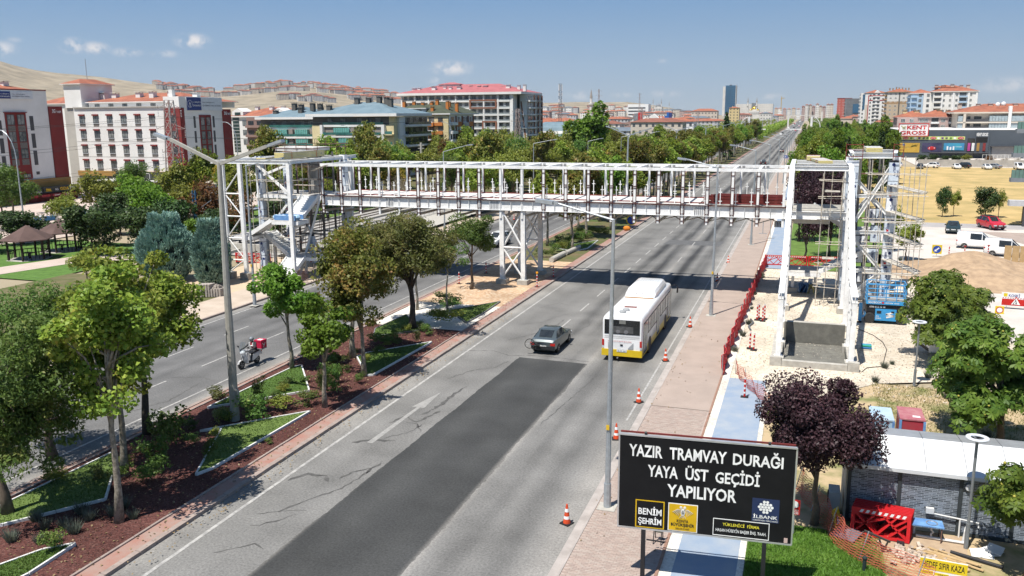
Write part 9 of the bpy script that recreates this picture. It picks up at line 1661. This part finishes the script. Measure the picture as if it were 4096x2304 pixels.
for i,(x,y,rz) in enumerate(((-110.5,94.3,1),(-110.1,95.6,2.4),(-111.5,93.2,.3),(-110.2,101.4,1.5),(-110.4,102.6,2.8),(-113,105.5,.5),(-112.2,99.6,4))):
 t=thing('garden_chair','dark plastic chair at the shop tables on the shaded plaza','chair',(x,y,.06),rz,'dark plastic chairs at the shop tables'); link('seat',ch[0],t); link('backrest',ch[1],t); [link('leg',ch[2],t,(a*.2,b*.2,0)) for a in(-1,1) for b in(-1,1)]
for i,(x,y) in enumerate(((-110.6,92.4),(-111.2,100.4))):
 t=thing('garden_table',('left','right')[i]+' dark table of the shop terrace on the plaza','table',(x,y,.06)); MB().bx(-.7,.7,-.5,.5,.7,.75).obj('tabletop',chm,t,world=False); [link('leg',ch[2],t,(a*.55,b*.4,0),sc=(1,1,1.75)) for a in(-1,1) for b in(-1,1)]
cv=mat('cream canopy',(.60,.56,.47),(.52,.48,.4),sc=.6,ro=.8)
for i,(x,y) in enumerate(((-114,146),(-110.5,150.5),(-107,155),(-112,158),(-108.5,141))):
 t=thing('canopy',('first','second','third','fourth','fifth')[i]+' cream canopy of the cafe beside the dormitory, counted from the left','canopy',(x,y,.06)); MB().tube((0,0,0),(0,0,2.9),.05).obj('mast',winw,t,world=False); MB().add([(-2.6,-2.6,2.6),(2.6,-2.6,2.6),(2.6,2.6,2.6),(-2.6,2.6,2.6),(0,0,3.4)],[(0,1,4),(1,2,4),(2,3,4),(3,0,4),(3,2,1,0)]).obj('cloth',cv,t,world=False); MB().bx(-2.6,2.6,-2.62,-2.58,2.3,2.6).obj('valance',cv,t,world=False)
t=thing('cafe_sign','white roof letters and frame of the cafe beside the dormitory','sign',(-112,148,3)); letter('COFFEE & MORE',t,(-117,146.5,4.4),(.55,.8,0),(0,0,1),8,.8,whitel,.02); MB().bar((-117.3,146.3,4.3),(-112.5,153.3,4.3),.08,.08).obj('frame',winw,t); [MB().bar((-117+1.1*k,146.6+1.65*k,3.2),(-117+1.1*k,146.6+1.65*k,4.3),.06,.06).obj('strut',winw,t) for k in range(5)]
t=thing('tram_shelter','glass roofed tram stop shelter behind the left stair tower','shelter',(-72.5,98,.06)); MB().bx(-74.2,-71.4,94.8,101.6,2.55,2.65).obj('roof',mat('pale glass roof',(.4,.43,.45),(.32,.35,.37),sc=1,ro=.2),t); [MB().tube((x,y,.06),(x,y,2.55),.06,n=6).obj('post',galv,t) for x in(-74,-71.6) for y in(95,98.2,101.4)]; MB().bx(-74.02,-73.98,95,101.4,.4,2.3).obj('glass_wall',mat('shelter glass',(.14,.17,.18),ro=.1,spec=.6),t); MB().bx(-72.2,-71.4,94.74,94.79,2.3,2.55).obj('name_plate',sblu,t)
def railing(l,pts,h=1.05,st=1.6):
 t=thing('railing',l,'railing',(pts[0][0],pts[0][1],.3))
 for (a,b) in zip(pts,pts[1:]):
  n=int(math.hypot(b[0]-a[0],b[1]-a[1])/st)
  for z in(h,h*.55): MB().tube((*a,.3+z),(*b,.3+z),.03,n=5).obj('rail',galv,t)
  for i in range(n+1): q=i/max(1,n); MB().tube((a[0]+(b[0]-a[0])*q,a[1]+(b[1]-a[1])*q,.3),(a[0]+(b[0]-a[0])*q,a[1]+(b[1]-a[1])*q,.3+h),.03,n=5).obj('baluster',galv,t)
railing('grey railing along the tram track park side under the bridge',[(-66.6,84),(-66.6,150)]); railing('grey railing along the tram platform under the bridge',[(-53.4,86),(-53.4,148)])
t=thing('curb_wall','low concrete ramp wall behind the left stair tower','wall',(-62,82,0)); MB().bx(-67,-55,80.6,81.0,.0,.9).obj('wall',concrete,t)
h_=thing('hedge','reddish barberry hedge behind the twin left columns','hedge',(-57,71.5,.05)); FOR['barb']=crown(91,2.4,.6,.45,.5,26,.35,2200,.14,.1,leafmat('barberry',[(.08,.02,.025),(.12,.035,.035),(.05,.015,.018),(.1,.05,.03)]),bottom=-1,name='foliage')[0],None; link('foliage',FOR['barb'][0],h_)
# ---- modern block corner at the right edge
t=thing('apartment_building','grey apartment corner with green glass balconies cut by the right edge','building',(29,129,0));
for z0,z1,x in((12.3,13.7,25.8),(9.2,10.65,25.65),(5.95,7.5,25.7)): MB().bx(x,40,128,129,z0-.05,z0+.5).obj('balcony_slab',mat('grey balcony',(.2,.22,.24),(.17,.185,.2)),t); MB().bx(x,40,128.0,128.05,z0+.5,z1).obj('balcony_glass',mat('green balcony glass',(.12,.22,.19),(.09,.17,.15),sc=1,ro=.1,spec=.6),t); [MB().bx(x+.45*k,x+.45*k+.03,127.97,128.0,z0+.5,z1).obj('glazing_bar',winf,t) for k in range(6)]
MB().bx(28.2,40,129,131,4,16).obj('wall',mat('grey facade',(.2,.21,.22)),t); MB().bx(25.8,40,127.8,129,2.75,3.5).obj('canopy_slab',mat('pale soffit',(.5,.5,.5)),t); MB().bx(27.6,27.9,128,128.3,0,2.75).obj('column',winf,t); MB().bx(28.5,40,131,133,0,2.7).obj('ground_wall',winf,t)
# ================= far town, hills
def hills():
 nx,ny=120,46; vs=[];fs=[]
 def hh(x,y):
  u=-x/max(1,y); h=0
  d=math.hypot(x,y)
  # ridge heights seen against the sky, as height above the plain by bearing
  pr=[(-.25,6),(-.03,-4),(.06,-4),(.13,22),(.2,44),(.3,52),(.506,66),(.562,78),(.605,92),(.634,102),(.66,106),(.7,103),(.756,98),(.79,100),(.863,112),(.975,122),(1.04,124),(1.065,127),(1.11,134),(1.157,155),(1.3,215),(1.6,280),(2.6,320)]
  for (a,b),(c,e) in zip(pr,pr[1:]):
   if a<=u<=c: h=b+(e-b)*(u-a)/(c-a)
  if u>2.6: h=320
  q=max(0,min(1,(d-900)/1900)); q=q*q*(3-2*q); return h*q+q*10*(math.sin(x*.006+y*.004)+math.sin(x*.013-y*.009)*.6)*min(1,h/60)
 for j in range(ny):
  d=700+ (j/(ny-1))**1.3*4300
  for i in range(nx):
   a=R(-78+130*i/(nx-1)); x,y=d*math.sin(a),d*math.cos(a); vs.append((x,y,hh(x,y)-(.5 if j else 3)))
 for j in range(ny-1):
  for i in range(nx-1): k=j*nx+i; fs.append((k,k+1,k+nx+1,k+nx))
 struct('hills',MB().add(vs,fs),mat('bare hillside',(.325,.27,.19),(.2,.17,.12),sc=.022,ro=.95,lo=.38,hi=.62,det=8),smooth=True); return hh
HH=hills()
def ground_z(x,y): return HH(x,y) if math.hypot(x,y)>700 else 0
hw=[palew,beigew,wwall,pinkw,mat('pale grey render',(.46,.46,.46),(.4,.4,.4),sc=.05)]; hr=[rtile,mat('dull red roof',(.24,.1,.07),(.18,.075,.055),sc=.3,ro=.9),mat('brown roof',(.16,.1,.08),(.12,.075,.06),sc=.3),mat('blue grey roof',(.14,.17,.2),(.11,.135,.16),sc=.3)]
HP={}
def proto(w,d,h,m,r,rh,nf):
 k=(w,d,h,m.name,r.name)
 if k in HP: return HP[k]
 wl=MB().bx(-w/2,w/2,0,d,0,h).mesh('wall',m); b=MB(); o=.5; x0,x1,y0,y1=-w/2-o,w/2+o,-o,d+o; q=min(w,d)/2
 R2=((x0+q,d/2),(x1-q,d/2)) if w>=d else ((0,y0+q),(0,y1-q)); V=[(x0,y0,h),(x1,y0,h),(x1,y1,h),(x0,y1,h),(*R2[0],h+rh),(*R2[1],h+rh)]
 b.add(V,[(0,1,5,4),(2,3,4,5),(1,2,5),(3,0,4),(3,2,1,0)] if w>=d else [(0,1,4),(1,2,5,4),(2,3,5),(3,0,4,5),(3,2,1,0)]); rf=b.mesh('roof',r); wi=MB(); n=max(2,int(w/3))
 for f in range(nf):
  z=.9+f*h/nf
  for i in range(n): x=-w/2+w*(i+.5)/n; wi.bx(x-.6,x+.6,-.06,0,z,z+1.3)
  for i in range(max(2,int(d/3.5))): y=d*(i+.5)/max(2,int(d/3.5)); wi.bx(w/2,w/2+.06,y-.6,y+.6,z,z+1.3).bx(-w/2-.06,-w/2,y-.6,y+.6,z,z+1.3)
 ch=MB().bx(-w*.2-.4,-w*.2+.4,d*.4,d*.4+.8,h,h+rh+.5).mesh('chimney',m); HP[k]=(wl,rf,wi.mesh('window_rows',MATS['shade glass']),ch); return HP[k]
def house(x,y,w,d,h,m,r,label,cat,group,nf=3,rh=1.8,name='house',rz=0.):
 P=proto(w,d,h,m,r,rh,nf); t=thing(name,label,cat,(x,y,ground_z(x,y)-.5),rz,group); link('wall',P[0],t); q=link('roof',P[1],t); tag(link('window_rows',P[2],t),kind='stuff'); link('chimney',P[3],q)
# low town between the two ranges of apartment blocks and along the horizon
occ=[]
def free(x,y,r):
 if any((x-a)**2+(y-b)**2<(r+c)**2 for a,b,c in occ): return False
 occ.append((x,y,r)); return True
cnt=0
while cnt<190:
 y=380+ (rnd.random()**1.4)*1500; u=U(.075,.40) if y<1100 else U(.0,.42); x=-u*y-20
 if x>-62 and y<900 or (x>-45) or (-140<x<-60 and y<360): continue
 if not free(x,y,9+y*.004): continue
 w=rnd.choice((11,14,18,24)); h=rnd.choice((7.5,9,10.5,12))+ (4 if y>1000 else 0); ri=rnd.choice((0,0,0,1,1,2,3)); lb=('pale','beige','white','pinkish','light grey')[cnt%5]+' low house with '+('bright red','dull red','brown','blue grey')[ri]+' hip roof in the '+('nearer' if y<900 else 'farther')+' far town'; house(x,y,w,rnd.choice((10,13)),h,hw[cnt%5],hr[ri],lb,'house','low houses of the far town, '+lb[:30],4 if h>10 else 3); cnt+=1
# long red roofed block and its companions
house(-101,900,26,14,18.5,beigew,rtile,'long beige block with long red roof in the middle distance','apartment block',None,5,2.4,'apartment_block'); house(-79.5,1000,11,14,22,mat('yellow render',(.56,.45,.24),(.5,.4,.2),sc=.05),rtile,'yellow and orange tall block right of the long red roof','apartment block',None,7,1.5,'apartment_block');
t=thing('office_building','plain white office building on the horizon left of the mosque','office building',(-225,1200,ground_z(-225,1200))); body(t,-240,-211,1200,1220,10,29,whitel); [slab(t,'window_band',('S',1200),-239,-215,14+i*4.5,16+i*4.5,.1,MATS['shade glass']) for i in range(3)]
t=thing('advertising_pillar','tall red advertising pillar in the near town','pillar',(-129.5,700,0)); body(t,-131.3,-128,700,703,0,16.7,redl,'pillar'); body(t,-134.5,-131.35,700,703,0,16,mat('grey facade',(.2,.21,.22)),'grey_panel')
t=thing('advertising_pillar','blue and white pillar building right of the red pillar','pillar',(-106,700,0)); body(t,-108.2,-106.4,700,704,0,16.5,mat('vivid blue',(.02,.12,.4)),'pillar'); body(t,-106.3,-104.3,700.3,704,0,16.2,navyb,'pillar'); body(t,-110,-108.3,701,704,0,14,mat('vivid blue',(.02,.12,.4)),'pillar')
t=thing('white_hall','white hall with curved facade beside the blue pillar','hall',(-109,650,0)); body(t,-117,-102,650,665,0,11,wwall); MB().add([(-117,649.5,11),(-110,649.5,15.5),(-101.8,649.5,8),(-101.8,649.5,6),(-117,649.5,6),(-117,655,11),(-110,655,15.5),(-101.8,655,8)],[(0,4,3,2,1),(0,1,6,5),(1,2,7,6)]).obj('curved_front',wwall,t); slab(t,'glass_front',('S',649.5),-116,-104,2,6,.1,mat('pale blue glass',(.25,.45,.5),ro=.2))
# glass tower
t=thing('glass_tower','tall blue glass tower with white side wall on the horizon','tower',(-163,1900,ground_z(-163,1900))); bgl=mat('tower blue glass',(.045,.13,.22),(.03,.095,.17),sc=.02,ro=.15,spec=.6)
body(t,-170.5,-149.5,1900,1930,10,74,bgl,'glass_front'); body(t,-176,-170.6,1902,1930,10,72,palew,'side_wall'); body(t,-149.4,-148.8,1898,1930,10,74.3,palew,'edge'); [slab(t,'floor_line',('S',1900),-170.4,-149.6,14+i*3.7,14.5+i*3.7,.2,mat('tower line',(.03,.08,.14))) for i in range(16)]; MB().bx(-163,-158,1905,1910,74,75.5).obj('roof_plant',dgrey,t); slab(t,'vertical_seam',('S',1900),-160.3,-159.8,10,74,.3,MATS['tower line'])
def minaret(x,y,h,w,label,group=None):
 t=thing('minaret',label,'minaret',(x,y,0),0,group); MB().lathe([(w,0),(w,h*.62),(w*1.7,h*.65),(w*1.7,h*.68),(w*.85,h*.68),(w*.8,h*.8)],(x,y,0),10).obj('shaft',palew,t); MB().lathe([(w*1.0,h*.8),(.05,h)],(x,y,0),10).obj('spire',mat('lead spire',(.3,.27,.24)),t)
minaret(-170.5,700,36,1.25,'single white minaret above the near town'); minaret(-97.4,1500,42,1.2,'left minaret beside the golden domed mosque'); minaret(-83.2,1500,42,1.2,'right minaret beside the golden domed mosque'); minaret(-255.8,1500,42,.8,'left minaret of the far grey domed mosque'); minaret(-241.6,1500,42,.8,'right minaret of the far grey domed mosque'); minaret(-228,1500,37,.6,'small thin minaret right of the far grey mosque')
def mosque(x,y,r,z,h,m,label):
 t=thing('mosque',label,'mosque',(x,y,0)); body(t,x-r*1.55,x+r*1.55,y-r*.8,y+r*2,0,z-r*.3,palew); MB().lathe([(r,z-r*.3),(r,z)],(x,y+r,0),16).obj('drum',palew,t); MB().lathe([(r,z),(r*.94,z+r*.35),(r*.75,z+r*.68),(r*.4,z+r*.93),(.1,z+r)],(x,y+r,0),18).obj('dome',m,t,smooth=True)
 for s in(-1,1): MB().lathe([(r*.45,z-r*.35),(r*.4,z-r*.1),(.1,z+r*.1)],(x+s*r*1.05,y,0),12).obj('half_dome',m,t,smooth=True)
 MB().tube((x,y+r,z+r),(x,y+r,z+r*1.35),.15).obj('finial',m,t)
 for i in range(5): slab(t,'arched_window',('S',y-r*.8),x-r*1.2+i*r*.6-.6,x-r*1.2+i*r*.6+.6,z-r*1.6,z-r*.9,.1,MATS['shade glass'])
mosque(-86.5,1500,5.4,22,8,mat('gold dome',(.55,.38,.06),(.45,.3,.04),sc=.2,ro=.25,metal=.7),'mosque with golden dome between two minarets'); mosque(-246.5,1500,4.5,28.5,5,mat('grey dome',(.2,.22,.24)),'far mosque with grey dome between two thin minarets')
t=thing('hospital_block','long grey white block behind the golden domed mosque','building',(-95,1650,0)); body(t,-128,-63,1650,1680,0,32.5,palew); tower_grid(t,('S',1650),-127,-64,12,32,16,5,2.0,2.0,winf,MATS['shade glass'],0); body(t,-100,-92,1645,1652,0,34,mat('grey facade',(.2,.21,.22)),'stair_block')
for i in range(7): x=-93+i*11.2; house(x,2350+U(-40,40),9,13,31+U(-3,3),hw[i%4],hr[0],'pale apartment tower with red roof on the horizon left of the avenue end','tower','apartment towers on the horizon',8,2,'apartment_tower')
for i in range(9): house(-11+i*6.4,1780+U(-30,30),6.2,12,31+U(-2,3),(pinkw,palew,beigew)[i%3],hr[1],'apartment tower in the cluster right where the avenue vanishes','tower','apartment cluster at the end of the avenue',9,2,'apartment_tower')
def crane(x,y,z,h,label,s=1):
 t=thing('tower_crane',label,'crane',(x,y,z)); m=mat('crane yellow',(.45,.3,.08)); b=MB().bar((x,y,z),(x,y,z+h),1.2,1.2,up=(0,1,0)); b.obj('mast',m,t); MB().bar((x-s*h*.25,y,z+h),(x+s*h*.8,y,z+h),1,1).obj('jib',m,t); MB().bar((x,y,z+h),(x,y,z+h*1.15),.8,.8,up=(0,1,0)).obj('peak',m,t)
crane(-50,1700,20,23,'yellow tower crane right of the mosque',.3); crane(-1875,2600,ground_z(-1875,2600)+5,26,'thin tower crane among the hill settlement',-1)
# settlement on the hillside: rows of blocks
def at_bearing(px,D):  # bearing from the camera axis in degrees to the left, distance
 a=R(px); return -D*math.sin(a),D*math.cos(a)
rows=[(26.6,33.4,2780,34,'red'),(27,33,2600,30,'red'),(27,32,2430,26,'red'),(34.8,37.2,2750,9,'red'),(39,41.2,2700,10,'red'),(38,41,2300,17,'pale'),(36.5,40,2150,15,'pale'),(32,36.2,2200,17,'pale'),(33,36.5,2420,13,'red'),(30.5,34,1850,10,'pale'),(27,31.5,2200,17,'pale'),(26,29.5,2020,14,'red'),(22,27,2500,20,'red'),(18.5,24.5,2300,22,'red'),(19,25,2050,16,'pale'),(17,22,2600,16,'red')]
for (a0,a1,D,n,k) in rows:
 for i in range(n):
  wi=rnd.randrange(3); x,y=at_bearing(a0+(a1-a0)*(i+U(.2,.8))/n,D+U(-45,45)); x+=0; house(x,y,rnd.choice((14,18,22)),13,rnd.choice((10,12)),(palew,MATS['pale grey render'],beigew)[wi],hr[0 if k=='red' else 1],('white','grey','beige')[wi]+' apartment block with '+('bright red' if k=='red' else 'dull red')+' roof in the hillside settlement','apartment block','settlement blocks on the hillside, %d %s'%(wi,k),5,2.6,'apartment_block',U(-.3,.3)+.5)
# tram and footbridge structures farther along
t=thing('tram_stop_bridge','far white footbridge with arched masts over the avenue','footbridge',(-12,450,0)); [MB().bx(a,b,449,451,7.0,7.5).obj('deck',wwall,t) for a,b in((-29,-20),(-10.5,-3))]
for x,s in((-28.2,-1),(1.4,1)):
 MB().bx(x-.5,x+.5,449,451,0,13.5).obj('mast',wwall,t); P=[(x+s*.4*0,450,13.3)]+[(x+s*(4.2*math.sin(a)),450,7.8+5.6*math.cos(a)) for a in(.3,.6,.9,1.2,1.5)]; MB().path(P,.22,6).obj('arch',wwall,t); [MB().tube((x,450,8+k),(P[k][0],450,P[k][2]),.06,n=4).obj('stay',wwall,t) for k in range(1,5)]
 MB().bx(x-1.5,x+1.5,447.5,452.5,0,6.6).obj('stair_block',mat('grey facade',(.2,.21,.22)),t)
t=thing('overhead_gantry','farther white footbridge with square towers over the avenue','footbridge',(-4,900,0)); MB().bx(-19,12,899,901,12.7,13.3).obj('deck',palew,t); [MB().bx(x-.8,x+.8,898.5,901.5,0,16.6).obj('tower',palew,t) for x in(-19,12)]
# woods that read as one mass beyond the single trees
def wood(name,label,fn,n,seed,mt):
 rg=np.random.default_rng(seed); V=[]
 for i in range(n):
  x,y,z,s=fn(rg); k=90; v=unit(rg.normal(0,1,(k,3))); c=np.array([x,y,z+s*1.0])+v*s*np.array([1,1,.95])*rg.uniform(.7,1,(k,1)); V.append(leaves(rg,c,s*.34,s*.3,v,.4,0,.5))
 o=link(name,fastmesh(name,np.concatenate(V),4,[mt])); tag(o,label,'wood',kind='stuff')
def f1(rg):
 y=rg.uniform(520,1500); return rg.uniform(2,.1*y+10),y,1,rg.uniform(3,4.2)
def f2(rg):
 y=rg.uniform(420,1400); return -47-rg.uniform(0,.06*y),y,1,rg.uniform(2.6,4.0)
def f3(rg):
 y=rg.uniform(470,1500); return rg.choice((-24.4,-27.6))+rg.normal(0,.5),y,1.5,rg.uniform(2.2,3.0)
wood('far_wood','far green wood right of the avenue reading as one mass',f1,330,1,LBRIGHT); wood('far_wood','far green wood left of the avenue reading as one mass',f2,240,2,LOLIVE); wood('far_tree_row','far rows of trees on the median merging into one mass',f3,170,3,LPLANE)
wood('town_greenery','scattered trees between the houses of the far town',lambda rg:(lambda y:(-rg.uniform(.07,.42)*y-25,y,0,rg.uniform(2.2,3.6)))(rg.uniform(390,1500)),260,4,LDARK)
# dry scrub dotted over the bare hills
def haze():
 hz=MB().bx(-5500,4500,-60,7000,-1.2,420).obj('haze',[]); m=bpy.data.materials.new('thin haze'); m.use_nodes=True; N=m.node_tree.nodes; N.remove(N['Principled BSDF']); v=N.new('ShaderNodeVolumePrincipled'); v.inputs['Color'].default_value=(.86,.9,.96,1); v.inputs['Density'].default_value=.00004; v.inputs['Anisotropy'].default_value=.1
 m.node_tree.links.new(v.outputs[0],N['Material Output'].inputs['Volume']); hz.data.materials.clear(); hz.data.materials.append(m); tag(hz,kind='stuff')
haze()
